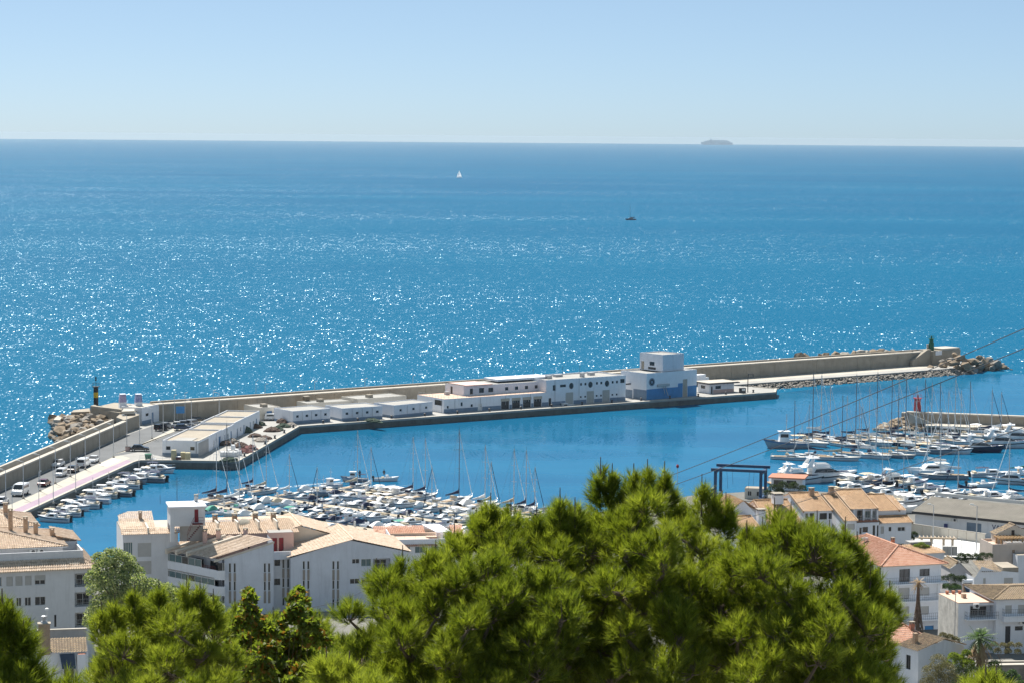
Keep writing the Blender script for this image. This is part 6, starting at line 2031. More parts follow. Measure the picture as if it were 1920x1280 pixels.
# ================= nearer house with brick chimney and solar panel
F = Frame('chimney_house', 'white house with a tall beige brick chimney and a roof solar panel', 'house', 97, 1220, 262, 12, 7.0)
t = F.t
zw = F.z(130, 1221)
w0, w1 = F.u(72), F.u(166)
block(t, w0, 0, w1 - w0, 7, 0, zw, 'white_paint', {'front': [(F.u(120) - w0, F.u(140) - w0, zw - 3.3, zw - 1.9, 'g')]}, roof=None)
slope(t, (F.u(95), -0.25, zw), (1, 0, 0), (0, 3.6, 0.9), F.u(164) - F.u(95), [(0, 3.7), (F.u(164) - F.u(95), 3.7)], 'tile_old')
MB().box(w0, w1, 5.0, 5.3, zw - 1, F.z(130, 1180, 5.0)).build('back_wall', 'grey_render', t)
MB().box(w0, w1, 4.95, 5.35, F.z(130, 1180, 5.0) + 0.003, F.z(130, 1180, 5.0) + 0.12).build('coping', 'concrete_pale', t)
ux0, ux1, zc0, zc1 = F.u(73), F.u(95), F.z(84, 1226), F.z(84, 1169)
cw = ux1 - ux0
ch = MB().box(ux0 + 0.03, ux1 - 0.03, -0.27, 1.0 - 0.3, zc0, zc1).build('chimney', 'mortar', t)
br = MB()
rowh = 0.14
nr = int((zc1 - zc0) / rowh)
for r_ in range(nr):
    x = ux0 - (0.16 if r_ % 2 else 0)
    while x < ux1 - 0.02:
        a, b = max(ux0, x), min(ux1, x + 0.31)
        if b - a > 0.05:
            br.box(a, b, -0.30, -0.272, zc0 + r_ * rowh, zc0 + r_ * rowh + 0.115)
        x += 0.335
    br.box(ux1 - 0.028, ux1 + 0.002, -0.27, 0.7, zc0 + r_ * rowh, zc0 + r_ * rowh + 0.115)
o = br.build('brickwork', 'brick_tone', ch)
o['kind'] = 'stuff'
MB().box(ux0 - 0.08, ux1 + 0.08, -0.38, 0.78, zc1 + 0.003, zc1 + 0.1).build('chimney_cap', 'concrete', ch)
MB().lathe([(0.42, zc1 + 0.1), (0.3, zc1 + 0.3), (0.2, zc1 + 0.32), (0.2, zc1 + 0.7), (0.32, zc1 + 0.72), (0.32, zc1 + 0.85), (0.05, zc1 + 0.95)], 12, ((ux0 + ux1) / 2, 0.2, 0)).build('cowl', 'metal_grey', ch)
MB().tube((ux1 - 0.3, 0.3, zc1), (ux1 - 0.3, 0.3, zc1 + 1.5), 0.03).lathe([(0.24, zc1 + 1.5), (0.2, zc1 + 1.68), (0.03, zc1 + 1.75)], 10, (ux1 - 0.3, 0.3, 0)).build('antenna', 'lamp_glass', ch)
sp0, sp1 = F.u(112), F.u(141)
zs = F.z(125, 1224)
MB().quad((sp0 + 0.25, -1.1, zs - 1.5), (sp1 + 0.1, -1.1, zs - 1.5), (sp1, -0.2, zs), (sp0, -0.2, zs)).quad((sp0, -0.14, zs), (sp1, -0.14, zs), (sp1 + 0.1, -1.04, zs - 1.5), (sp0 + 0.25, -1.04, zs - 1.5)).build('solar_panel', 'solar_blue', t)
sf = MB().tube((sp0 + 0.25, -1.1, zs - 1.5), (sp0 + 0.25, -0.1, zs - 2.3), 0.04).tube((sp1, -1.1, zs - 1.5), (sp1, -0.1, zs - 2.3), 0.04).tube((sp0, -0.2, zs), (sp0 + 0.25, -1.1, zs - 1.5), 0.04).tube((sp1, -0.2, zs), (sp1 + 0.1, -1.1, zs - 1.5), 0.04)
sf.build('panel_frame', 'alu', t)
block(t, F.u(145), -0.8, F.u(162) - F.u(145), 0.75, 0, F.z(150, 1226, -0.8), 'white_paint', {}, roof='terracotta', name='porch_wall')

# ================= large terraced apartments with stair tower
F = Frame('terraced_apartments', 'long white apartments with stepped sandy roofs, glazed balconies and a square stair tower', 'building', 402, 1050, 350, 13.5, 3.5)
t = F.t
zE = F.z(402, 1050)
u1 = F.u(507)
zT = F.z(507, 1014)
# plan of the angled wing: A front corner, C far end of the balcony side
A2 = Vector((0, 0))
cx, cy = F.at(293, 1029, zE + 3.5)
C2 = Vector((cx, cy))
ed = (A2 - C2)
EL = ed.length
ed.normalize()
en = Vector((ed.y, -ed.x))               # outward normal of the balcony side
un = Vector((1, 0))
ua = F.u(421)
# front wall with paired slit windows
def strip_windows(pairs, rows, v, x_off=0.0):
    out = []
    for (p0, p1) in pairs:
        for (y0, y1, stl) in rows:
            out.append((F.u(p0, v) - x_off, F.u(p1, v) - x_off, max(0.1, F.z((p0 + p1) / 2, y1, v)), F.z((p0 + p1) / 2, y0, v), stl))
    return out
rows = [(1055, 1073, 'g0'), (1089, 1107, 'g0')]
rows_b = [(1073.3, 1088.7), (1107.3, 1130)]
wl = strip_windows([(429, 433.5), (438, 442.5), (494.5, 499), (502.5, 507)], rows, 0)
u2 = F.u(513)
mb = MB()
facade(mb, (ua, 0), (1, 0), u2 - ua, 0, zE - 0.25, [(a - ua, b - ua, c, min(e, zE - 0.3)) for a, b, c, e, s in wl])
# gable part above the eave line follows the single pitch
mb.quad((ua, 0, zE - 0.25), (u2, 0, zE - 0.25), (u2, 0, zT - 0.1), (ua, 0, zE + (zT - zE) * (ua / u2) - 0.1))
mb.quad((u2, 0, 0), (u2, 9, 0), (u2, 9, zT - 0.1), (u2, 0, zT - 0.1))
mb.quad((ua, 1.6, 0), (ua, 0, 0), (ua, 0, zE + (zT - zE) * (ua / u2) - 0.1), (ua, 1.6, zE + (zT - zE) * (ua / u2) - 0.1))
# wall behind the balconies, set back
bi = 1.5
Ai = A2 - en * bi
Ci = C2 - en * bi
mb.quad((Ci.x, Ci.y, 0), (Ai.x, Ai.y, 0), (Ai.x, Ai.y, zE - 0.1), (Ci.x, Ci.y, zE - 0.1))
mb.quad((Ai.x, Ai.y, 0), (ua, 1.6, 0), (ua, 1.6, zE), (Ai.x, Ai.y, zE))
mb.quad((C2.x + un.x * 9, C2.y, 0), (C2.x, C2.y, 0), (C2.x, C2.y, zE), (C2.x + 9, C2.y, zT))
mb.build('wall', 'lilac_white', t)
for (a, b, c, e, s) in wl:
    opening(t, (0, 0), (1, 0), (a, b, c, min(e, zE - 0.3), s))
for (p0, p1) in [(429, 433.5), (438, 442.5), (494.5, 499), (502.5, 507)]:
    for (y0, y1) in rows_b:
        MB().box(F.u(p0), F.u(p1), -0.025, -0.002, max(0.05, F.z(p0, y1)), F.z(p0, y0)).build('brown_panel', 'shutter_brown', t)
# balcony bands: solid parapets with glazing above, corner turned onto the front
bands = [F.z(402, 1082), F.z(402, 1112), F.z(402, 1143)]
for k, zb0 in enumerate(bands):
    zb0 = max(zb0, 0.3)
    zt0 = zb0 + 1.15
    def off(p, d):
        return p + en * d
    P0, P1 = off(C2, 0.0), off(A2, 0.0)
    cor = [Vector((0.25, -0.55)), Vector((0.9, -0.85))]
    run = [P0, P1, *cor, Vector((ua - 0.01, -0.85))]
    pb = MB()
    for a, b in zip(run, run[1:]):
        d = (b - a).normalized()
        nn = Vector((-d.y, d.x)) * 0.12
        pb.prism([(a.x, a.y), (b.x, b.y), (b.x + nn.x, b.y + nn.y), (a.x + nn.x, a.y + nn.y)], zb0 - 0.25, zt0)
    pb.build('balcony_parapet', 'white_paint', t)
    MB().prism([(P0.x, P0.y), (P1.x, P1.y), (0.9, -0.8), (ua, -0.8), (ua, 1.5), (Ai.x, Ai.y), (Ci.x, Ci.y)], zb0 - 0.2, zb0 - 0.02).build('balcony_floor', 'concrete_pale', t)
    top = zE - 0.25 if k == 0 else bands[k - 1] - 0.28
    if k < 2:
        n = 9
        for j in range(n):
            if k == 0 and j in (7, 8):
                continue
            a = P0 + (P1 - P0) * ((j + 0.04) / n) - en * 0.06
            b = P0 + (P1 - P0) * ((j + 0.96) / n) - en * 0.06
            g = MB().quad((a.x, a.y, zt0), (b.x, b.y, zt0), (b.x, b.y, top), (a.x, a.y, top)).build('glazing_pane', 'glass_teal' if (j * 7 + k) % 4 else 'glass_dark', t)
            MB().tube((b.x, b.y, zt0), (b.x, b.y, top), 0.045, n=4).tube((a.x, a.y, zt0 + 0.03), (b.x, b.y, zt0 + 0.03), 0.035, n=4).tube((a.x, a.y, top - 0.03), (b.x, b.y, top - 0.03), 0.035, n=4).build('frame', 'frame_white', g)
    if k == 0:
        for (qa, qb) in ((0.4, 1.15), (1.2, ua - 0.1)):
            g = MB().quad((qa, -0.78, zt0), (qb, -0.78, zt0), (qb, -0.78, top), (qa, -0.78, top)).build('glazing_pane', 'glass_dark', t)
            MB().tube((qb, -0.78, zt0), (qb, -0.78, top), 0.045, n=4).build('frame', 'frame_white', g)
    for j in range(4):
        a = P0 + (P1 - P0) * ((j + 0.5) / 4.2) - en * (bi + 0.02) * -0.0
        b_ = Ci + (Ai - Ci) * ((j + 0.2) / 4.0) + en * 0.02
        c_ = Ci + (Ai - Ci) * ((j + 0.75) / 4.0) + en * 0.02
        MB().quad((b_.x, b_.y, zb0), (c_.x, c_.y, zb0), (c_.x, c_.y, zb0 + 2.0), (b_.x, b_.y, zb0 + 2.0)).build('balcony_door', 'glass_dark', t)
# awning rail of the top corner
rl = MB()
railing(rl, (A2.x - ed.x * 2.6 - 0.1, A2.y - ed.y * 2.6, bands[0] + 1.15), (0.1, 0.0, bands[0] + 1.15), 0.45, 0.5, 0.03, 2)
rl.build('railing', 'stair_red', t)
# single pitch roof in four strips with raised party walls
rise = zT - zE
sx = u2 + 0.3
SL = math.hypot(sx, rise)
for k in range(4):
    fa, fb = k / 4 + (0.012 if k else 0), (k + 1) / 4
    fa2, fb2 = (0, 0.2, 0.37, 0.56, 1.0)[k], (0, 0.2, 0.37, 0.56, 1.0)[k + 1]
    lift = (0.0, 0.12, 0.2, 0.32)[k]
    a = C2 + (A2 - C2) * fa2 + en * 0.35
    run = (0.75, 0.82, 0.9, 1.0)[k]
    Lk = EL * (fb2 - fa2) - 0.12
    slope(t, (a.x, a.y, zE + lift), (ed.x, ed.y, 0), (sx, 0, rise), Lk, [(0, SL * run), (Lk, SL * run)], 'tile_sand', amp=0.025)
    b = C2 + (A2 - C2) * fb2 + en * 0.35
    if k < 3:
        pw_ = MB()
        e1_ = Vector((b.x, b.y, zE + lift))
        e2_ = e1_ + Vector((sx, 0, rise)) * run
        for (w_) in (0.0,):
            pw_.quad(e1_ + Vector((-0.1, 0.1, 0.42)), e1_ + Vector((0.12, -0.1, 0.42)), e2_ + Vector((0.12, -0.1, 0.42)), e2_ + Vector((-0.1, 0.1, 0.42)))
            pw_.quad(e1_ + Vector((0.12, -0.1, -0.3)), e2_ + Vector((0.12, -0.1, -0.3)), e2_ + Vector((0.12, -0.1, 0.42)), e1_ + Vector((0.12, -0.1, 0.42)))
            pw_.quad(e2_ + Vector((-0.1, 0.1, -0.3)), e1_ + Vector((-0.1, 0.1, -0.3)), e1_ + Vector((-0.1, 0.1, 0.42)), e2_ + Vector((-0.1, 0.1, 0.42)))
            pw_.quad(e1_ + Vector((-0.1, 0.1, -0.3)), e1_ + Vector((0.12, -0.1, -0.3)), e1_ + Vector((0.12, -0.1, 0.42)), e1_ + Vector((-0.1, 0.1, 0.42)))
        pw_.build('party_wall', 'cream_render', t)
MB().quad((-0.1, -0.12, zE - 0.28), (u2 + 0.1, -0.12, zT - 0.28), (u2 + 0.1, -0.12, zT + 0.02), (-0.1, -0.12, zE + 0.02)).build('verge_board', 'cream_render', t)
# recessed stair bay
v = 2.0
ub = F.u(545, v)
wl = [(F.u(514.5, v) - u2, F.u(525, v) - u2, F.z(520, 1060, v), F.z(520, 1048, v), 'gd'), (F.u(514, v) - u2, F.u(525, v) - u2, F.z(520, 1096, v), F.z(520, 1084, v), 'gd')] + strip_windows([(529, 533.5), (538, 542.5)], [(1047, 1065, 'g0'), (1083, 1101, 'g0'), (1120, 1135, 'g0')], v, u2)
block(t, u2 + 0.02, v, ub - u2 - 0.02, 8, 0, F.z(530, 1043, v), 'warm_render', {'front': [(a, b, max(0.1, c), e, s) for a, b, c, e, s in wl]})
for (p0, p1) in ((529, 533.5), (538, 542.5)):
    for (y0, y1) in ((1065.5, 1082.5), (1101.5, 1119.5)):
        MB().box(F.u(p0, v), F.u(p1, v), v - 0.025, v - 0.002, max(0.05, F.z(p0, y1, v)), F.z(p0, y0, v)).build('brown_panel', 'shutter_brown', t)
zb_ = F.z(530, 1043, v)
MB().box(u2 + 0.05, ub - 0.05, v - 0.6, v - 0.45, zb_ - 0.3, zb_ + 0.9).build('terrace_parapet', 'lilac_white', t)
MB().box(u2 + 0.1, ub - 0.1, v - 0.44, v + 3.9, zb_ + 0.003, zb_ + 0.06).build('terrace_floor', 'peach_terrace', t)
block(t, u2 + 0.05, v + 4.0, ub - u2 + 1.0, 4, zb_ + 0.003, zb_ + 3.0, 'pink_render', {'front': [(0.4, 1.3, zb_ + 0.1, zb_ + 2.2, 'd:red_door'), (1.6, 2.3, zb_ + 0.1, zb_ + 2.2, 'd:red_door')]}, name='terrace_wall')
# right gabled block
v = 0.6
g0, g1 = F.u(545, v), F.u(768, v)
gz0, gzr, gz1 = F.z(540, 1044, v), F.z(655, 1010.5, v), F.z(765, 1033, v)
gm = F.u(655, v)
wl = strip_windows([(567.5, 572), (576, 580.5), (623, 627.5), (631.5, 636)], [(1051, 1067, 'g0'), (1087, 1104, 'g0'), (1122, 1140, 'g0')], v, g0)
wl += [(F.u(660, v) - g0, F.u(674, v) - g0, F.z(667, 1056, v), F.z(667, 1047, v), 'g'), (F.u(677, v) - g0, F.u(696, v) - g0, F.z(686, 1061, v), F.z(686, 1047, v), 'gt'), (F.u(656, v) - g0, F.u(674, v) - g0, F.z(667, 1094, v), F.z(667, 1084, v), 'g'), (F.u(677, v) - g0, F.u(696, v) - g0, F.z(686, 1092, v), F.z(686, 1083, v), 's0.4'),
       (F.u(699, v) - g0, F.u(732, v) - g0, F.z(715, 1068, v), F.z(715, 1046, v), 'L'), (F.u(699, v) - g0, F.u(732, v) - g0, F.z(715, 1103, v), F.z(715, 1083, v), 'L')]
wl = [(a, b, max(0.1, c), e, s) for a, b, c, e, s in wl]
mb = MB()
facade(mb, (g0, v), (1, 0), g1 - g0, 0, gz1 - 0.4, [(*q[:4], 1.3, 1) if q[4] == 'L' else q[:4] for q in wl if q[3] < gz1 - 0.4])
mb.quad((g0, v, gz1 - 0.4), (g1, v, gz1 - 0.4), (g1, v, gz1 - 0.1), (gm, v, gzr - 0.1), (g0, v, gz0 - 0.1))
mb.quad((g1, v, 0), (g1, v + 14, 0), (g1, v + 14, gz1 - 0.1), (g1, v, gz1 - 0.1))
mb.quad((g0, v + 14, 0), (g0, v, 0), (g0, v, gz0 - 0.1), (g0, v + 14, gz0 - 0.1))
mb.quad((g1, v + 14, 0), (g0, v + 14, 0), (g0, v + 14, gz0), (gm, v + 14, gzr), (g1, v + 14, gz1))
mb.build('wall', 'lilac_white', t)
for q in wl:
    if q[3] < gz1 - 0.4:
        opening(t, (g0, v), (1, 0), q)
for (p0, p1) in ((567.5, 572), (576, 580.5), (623, 627.5), (631.5, 636)):
    for (y0, y1) in ((1067.5, 1086.5), (1104.5, 1121.5)):
        MB().box(F.u(p0, v), F.u(p1, v), v - 0.025, v - 0.002, max(0.05, F.z(p0, y1, v)), F.z(p0, y0, v)).build('brown_panel', 'shutter_brown', t)
gable_roof(t, g0 - 0.3, g1, v, v + 14, gzr, gz0, gz1, 'tile_sand', over=0.25)
# rear block: pink terrace wall, slope with chimneys and fins, big rear gable
v = 7.5
p0, p1 = F.u(384, v), F.u(508, v)
zpk = F.z(450, 1000, v)
wl = [(F.u(392, v) - p0, F.u(404, v) - p0, zpk - 1.9, zpk - 0.8, 'g'), (F.u(421, v) - p0, F.u(426, v) - p0, zpk - 2.3, zpk - 0.5, 'd:red_door'), (F.u(462, v) - p0, F.u(468, v) - p0, zpk - 2.3, zpk - 0.5, 'd:metal_dark')]
block(t, p0, v, p1 - p0, 12, 0, zpk, 'pink_render', {'front': wl}, roof=None, name='pink_wall')
zrd = F.z(470, 972, v + 7.5)
rs = Vector((0, 7.9, zrd - zpk))
rl_ = rs.length
Lr = F.u(560, v) - p0
slope(t, (p0, v - 0.35, zpk + 0.06), (1, 0, 0), rs, Lr, [(0, rl_), (Lr, rl_)], 'tile_sand')
slope(t, (p0 + Lr, v + 15.4, zpk + 0.06), (-1, 0, 0), Vector((0, -7.9, zrd - zpk)), Lr, [(0, rl_), (Lr, rl_)], 'tile_sand')
for (px, hh) in ((406, 1.15), (443, 1.3), (482, 1.2), (516, 1.2)):
    x = F.u(px, v + 4)
    fn_ = MB().prism([(x - 0.12, v + 1.5), (x + 0.12, v + 1.5), (x + 0.12, v + 7.3), (x - 0.12, v + 7.3)], zpk - 0.2, [zpk + 0.9 + hh * 0.5, zpk + 0.9 + hh * 0.5, zrd + 0.25, zrd + 0.25])
    fn_.build('party_wall', 'cream_render', t)
    chimney(t, x + 0.1, v + 6.8, zrd - 0.3, 1.0, 0.75, 'brick_tone')
for (px, py) in ((409, 1003), (460, 1003), (384, 1000)):
    chimney(t, F.u(px, v - 0.2), v - 0.4, zpk - 2.4, 3.0, 0.65, 'pink_render')
# round terrace awning / dish
dz_ = F.z(463, 975, v + 7)
dh = MB().loft([[(r * math.cos(2 * math.pi * k / 20), 0.35 * (r / 1.25) ** 2 - 0.0, r * math.sin(2 * math.pi * k / 20)) for k in range(20)] for r in (0.05, 0.5, 0.9, 1.25)], cap=False)
M_ = Matrix.Translation((F.u(463, v + 5), v + 4.4, dz_ - 0.2)) @ Matrix.Rotation(R(35), 4, 'Z') @ Matrix.Rotation(R(-35), 4, 'X')
dh.v = [tuple(M_ @ Vector(p)) for p in dh.v]
dd = dh.build('satellite_dish', 'dish_beige', t)
MB().tube((F.u(463, v + 5), v + 4.7, dz_ - 1.6), (F.u(463, v + 5), v + 4.7, dz_ - 0.2), 0.06).build('dish_mast', 'metal_dark', dd)
v = 9.5
r0, r1 = F.u(500, v), F.u(632, v)
rz0, rzr, rz1 = F.z(500, 1006, v), F.z(562, 984, v), F.z(632, 1003, v)
mb = MB()
mb.quad((r0, v, 0), (r1, v, 0), (r1, v, rz1 - 0.1), (F.u(562, v), v, rzr - 0.1), (r0, v, rz0 - 0.1))
mb.quad((r1, v, 0), (r1, v + 12, 0), (r1, v + 12, rz1 - 0.1), (r1, v, rz1 - 0.1))
mb.build('rear_gable_wall', 'cream_render', t)
gable_roof(t, r0, r1, v, v + 12, rzr, rz0, rz1, 'tile_sand', over=0.25)
MB().box(F.u(600, v), F.u(606, v), v - 0.05, v - 0.003, F.z(603, 1008, v), F.z(603, 1003, v)).build('vent_grille', 'metal_dark', t)
# stair tower on legs
v = 5.5
w0, w1 = F.u(320, v), F.u(385, v)
zt0, zt1 = F.z(350, 983, v), F.z(350, 951, v)
block(t, w0, v, w1 - w0, 5.0, zt0, zt1, 'warm_render', {'front': [(F.u(365, v) - w0, F.u(372.5, v) - w0, zt0 + 0.3, F.z(368, 954, v), 'd:red_door')]}, roof=None, name='tower_wall')
MB().box(w0, w1, v, v + 5.0, zt0 - 0.2, zt0 - 0.003).build('tower_floor', 'warm_render', t)
MB().box(w0 - 0.2, w1 + 0.2, v - 0.2, v + 5.2, zt1 + 0.003, zt1 + 0.22).build('tower_roof', 'white_paint', t)
for (x, y) in ((w0, v), (w0, v + 4.4), (w1 - 0.6, v + 4.4)):
    MB().box(x, x + 0.6, y, y + 0.6, F.z(305, 1016, v), zt0 - 0.203).build('tower_leg', 'warm_render', t)
MB().box(w0 + 1.6, w1, v + 2.4, v + 2.6, F.z(305, 1020, v), zt0 - 0.203).build('tower_back_wall', 'grey_render', t)
ur = F.u(302, v)
rm_ = MB()
for k in range(9):
    rm_.box(F.u(350, v) + k * 0.22, F.u(350, v) + k * 0.22 + 0.24, v - 1.3, v - 0.4, zt0 - 2.2 + k * 0.26, zt0 - 2.15 + k * 0.26)
rm_.box(F.u(363, v) - 0.2, F.u(380, v), v - 1.2, v - 0.02, zt0 + 0.15, zt0 + 0.24)
rm_.build('stair', 'stair_red', t)
rl = MB()
railing(rl, (F.u(350, v), v - 1.3, zt0 - 1.9), (F.u(362, v), v - 1.3, zt0 + 0.24), 1.0, 0.5, 0.03, 2)
railing(rl, (F.u(362, v), v - 1.2, zt0 + 0.24), (F.u(380, v), v - 1.2, zt0 + 0.24), 1.0, 0.5, 0.03, 2)
rl.build('stair_rail', 'stair_red', t)
an = MB().tube((F.u(335, v), v + 2, zt1 + 0.2), (F.u(335, v), v + 2, zt1 + 4.4), 0.04).tube((F.u(335, v) - 0.7, v + 2, zt1 + 3.2), (F.u(335, v) + 0.7, v + 2, zt1 + 3.2), 0.02, n=4).tube((F.u(335, v) - 0.5, v + 2, zt1 + 3.7), (F.u(335, v) + 0.5, v + 2, zt1 + 3.7), 0.02, n=4)
an.build('antenna', 'metal_dark', t)
MB().tube((F.u(305, v), v + 3.5, zt1 + 0.2), (F.u(305, v), v + 3.5, zt1 + 1.5), 0.03).build('antenna', 'metal_dark', t)
chimney(t, w1 - 0.9, v + 4.3, zt1 + 0.2, 0.8, 0.5, 'metal_grey')
# left wing
F2 = F
v = 9.0
l0, l1 = F.u(231, v), F.u(334, v)
zl = F.z(260, 1001, v)
wl = [(F.u(232.5, v) - l0, F.u(249, v) - l0, F.z(240, 1040, v), F.z(240, 1016, v), 'g3'), (F.u(258.5, v) - l0, F.u(284, v) - l0, F.z(270, 1043, v), F.z(270, 1017, v), 's'), (F.u(258.5, v) - l0, F.u(284, v) - l0, F.z(270, 1076, v), F.z(270, 1051, v), 's'), (F.u(232.5, v) - l0, F.u(249, v) - l0, F.z(240, 1075, v), F.z(240, 1052, v), 'g3')]
block(t, l0, v, l1 - l0, 13, 0, zl, 'warm_render', {'front': [(a, b, max(0.1, c), min(e, zl - 0.1), s) for a, b, c, e, s in wl]}, roof='concrete_pale', name='wing_wall')
slope(t, (l0 - 0.3, v - 0.35, zl + 0.06), (1, 0, 0), (0, 1.7, 0.75), l1 - l0 + 2.6, [(0, 1.85), (l1 - l0 + 2.6, 1.85)], 'tile_sand')
zu = F.z(260, 988, v + 4)
l1 = F.u(292, v)
block(t, l0 + 0.2, v + 3.5, l1 - l0 - 0.2, 9, zl + 0.003, zu, 'warm_render', {'front': [(0.6, 1.6, zl + 0.3, zu - 0.2, 'gd'), (2.1, 3.2, zl + 0.3, zu - 0.2, 'gd'), (4.0, 4.8, zl + 0.3, zu - 0.2, 's')]}, roof=None, name='wing_wall')
zw_ = F.z(265, 958, v + 9)
slope(t, (l0 - 0.2, v + 3.1, zu + 0.06), (1, 0, 0), (0, 6.0, zw_ - zu), l1 - l0 + 0.4, [(0, math.hypot(6.0, zw_ - zu) * 0.78), (1.6, math.hypot(6.0, zw_ - zu)), (l1 - l0 + 0.4, math.hypot(6.0, zw_ - zu))], 'tile_sand')
chimney(t, F.u(264, v + 6), v + 6.5, zu + 0.6, 1.2, 0.5, 'brick_tone')
MB().box(F.u(278, v) - 0.1, F.u(278, v) + 0.12, v - 0.3, v + 9, zl + 0.1, zl + 1.0).build('party_wall', 'cream_render', t)

# ================= white house with a roof terrace before the marina
F = Frame('terrace_house', 'low white house with a roof terrace, red tile edges and a white stair roof', 'house', 735, 1010, 392, 9, 2.5)
t = F.t
h0, h1 = 0.0, F.u(884)
zp = F.z(735, 1011)
wl = [(F.u(757) - h0, F.u(769) - h0, F.z(760, 1034), F.z(760, 1023), 'gt'), (F.u(778) - h0, F.u(797) - h0, F.z(788, 1036), F.z(788, 1022), 'gt'), (F.u(812) - h0, F.u(822) - h0, F.z(815, 1034), F.z(815, 1022), 'gt'), (F.u(868) - h0, F.u(874) - h0, F.z(870, 1028), F.z(870, 1017), 'gd'), (F.u(777) - h0, F.u(800) - h0, F.z(788, 1066), F.z(788, 1050), 'g')]
block(t, h0, 0, h1 - h0, 13, 0, zp - 0.9, 'white_paint', {'front': [(a, b, max(0.1, c), min(e, zp - 1.2), s) for a, b, c, e, s in wl]}, roof='peach_terrace', parapet=0.9)
slope(t, (h0 - 0.1, -0.55, zp - 1.12), (1, 0, 0), (0, 0.5, 0.3), F.u(821), [(0, 0.58), (F.u(821), 0.58)], 'tile_orange')
slope(t, (F.u(846), -0.55, zp - 1.12), (1, 0, 0), (0, 0.5, 0.3), h1 - F.u(846), [(0, 0.58), (h1 - F.u(846), 0.58)], 'tile_orange')
zz = F.z(750, 999, 9)
slope(t, (F.u(702, 9), 9.0, zz), (1, 0, 0), (0, 3.4, 0.75), F.u(797, 9) - F.u(702, 9), [(0, 3.48), (F.u(797, 9) - F.u(702, 9), 3.48)], 'tile_orange')
slope(t, (F.u(846, 9), 9.0, zz), (1, 0, 0), (0, 3.4, 0.75), h1 - F.u(846, 9), [(0, 3.48), (h1 - F.u(846, 9), 3.48)], 'tile_orange')
block(t, h0 + 0.3, 9.2, h1 - h0 - 0.6, 3.5, zp - 0.897, zz, 'cream_render', {}, roof=None, name='back_room_wall')
s0, s1 = F.u(799, 4), F.u(843, 4)
zs0, zs1 = F.z(820, 993, 4), F.z(810, 983, 8)
block(t, s0 + 2.2, 2.5, s1 - s0 - 2.2, 6, zp - 0.897, zs0 - 0.1, 'white_paint', {'front': [((s1 - s0 - 2.2) * 0.25, (s1 - s0 - 2.2) * 0.85, zs0 - 1.8, zs0 - 0.6, 'g3')]}, roof=None, name='stair_wall')
MB().quad((s0 - 0.2, 8.8, zs1), (s0 + 1.6, 2.2, zs0), (s1 + 0.2, 2.2, zs0), (s1 - 1.2, 8.8, zs1)).quad((s0 - 0.2, 8.8, zs1 - 0.15), (s1 - 1.2, 8.8, zs1 - 0.15), (s1 + 0.2, 2.2, zs0 - 0.15), (s0 + 1.6, 2.2, zs0 - 0.15)).quad((s0 + 1.6, 2.2, zs0 - 0.15), (s1 + 0.2, 2.2, zs0 - 0.15), (s1 + 0.2, 2.2, zs0), (s0 + 1.6, 2.2, zs0)).quad((s0 - 0.2, 8.8, zs1 - 0.15), (s0 + 1.6, 2.2, zs0 - 0.15), (s0 + 1.6, 2.2, zs0), (s0 - 0.2, 8.8, zs1)).build('stair_roof', 'white_paint', t)
lx, ly = F.at(681, 998, zp + 2.5)
mb = MB().prism([(0.0, 0.02), (0.0, 0.3), (lx + 0.4, ly + 0.2), (lx, ly)], 0, [zp - 0.1, zp - 0.1, zp, zp])
mb.build('side_wall', 'white_paint', t)
rl = MB()
railing(rl, (0.3, 0.3, zp), (F.u(820), 0.3, zp), 0.5, 1.5, 0.025, 1)
rl.build('railing', 'metal_grey', t)
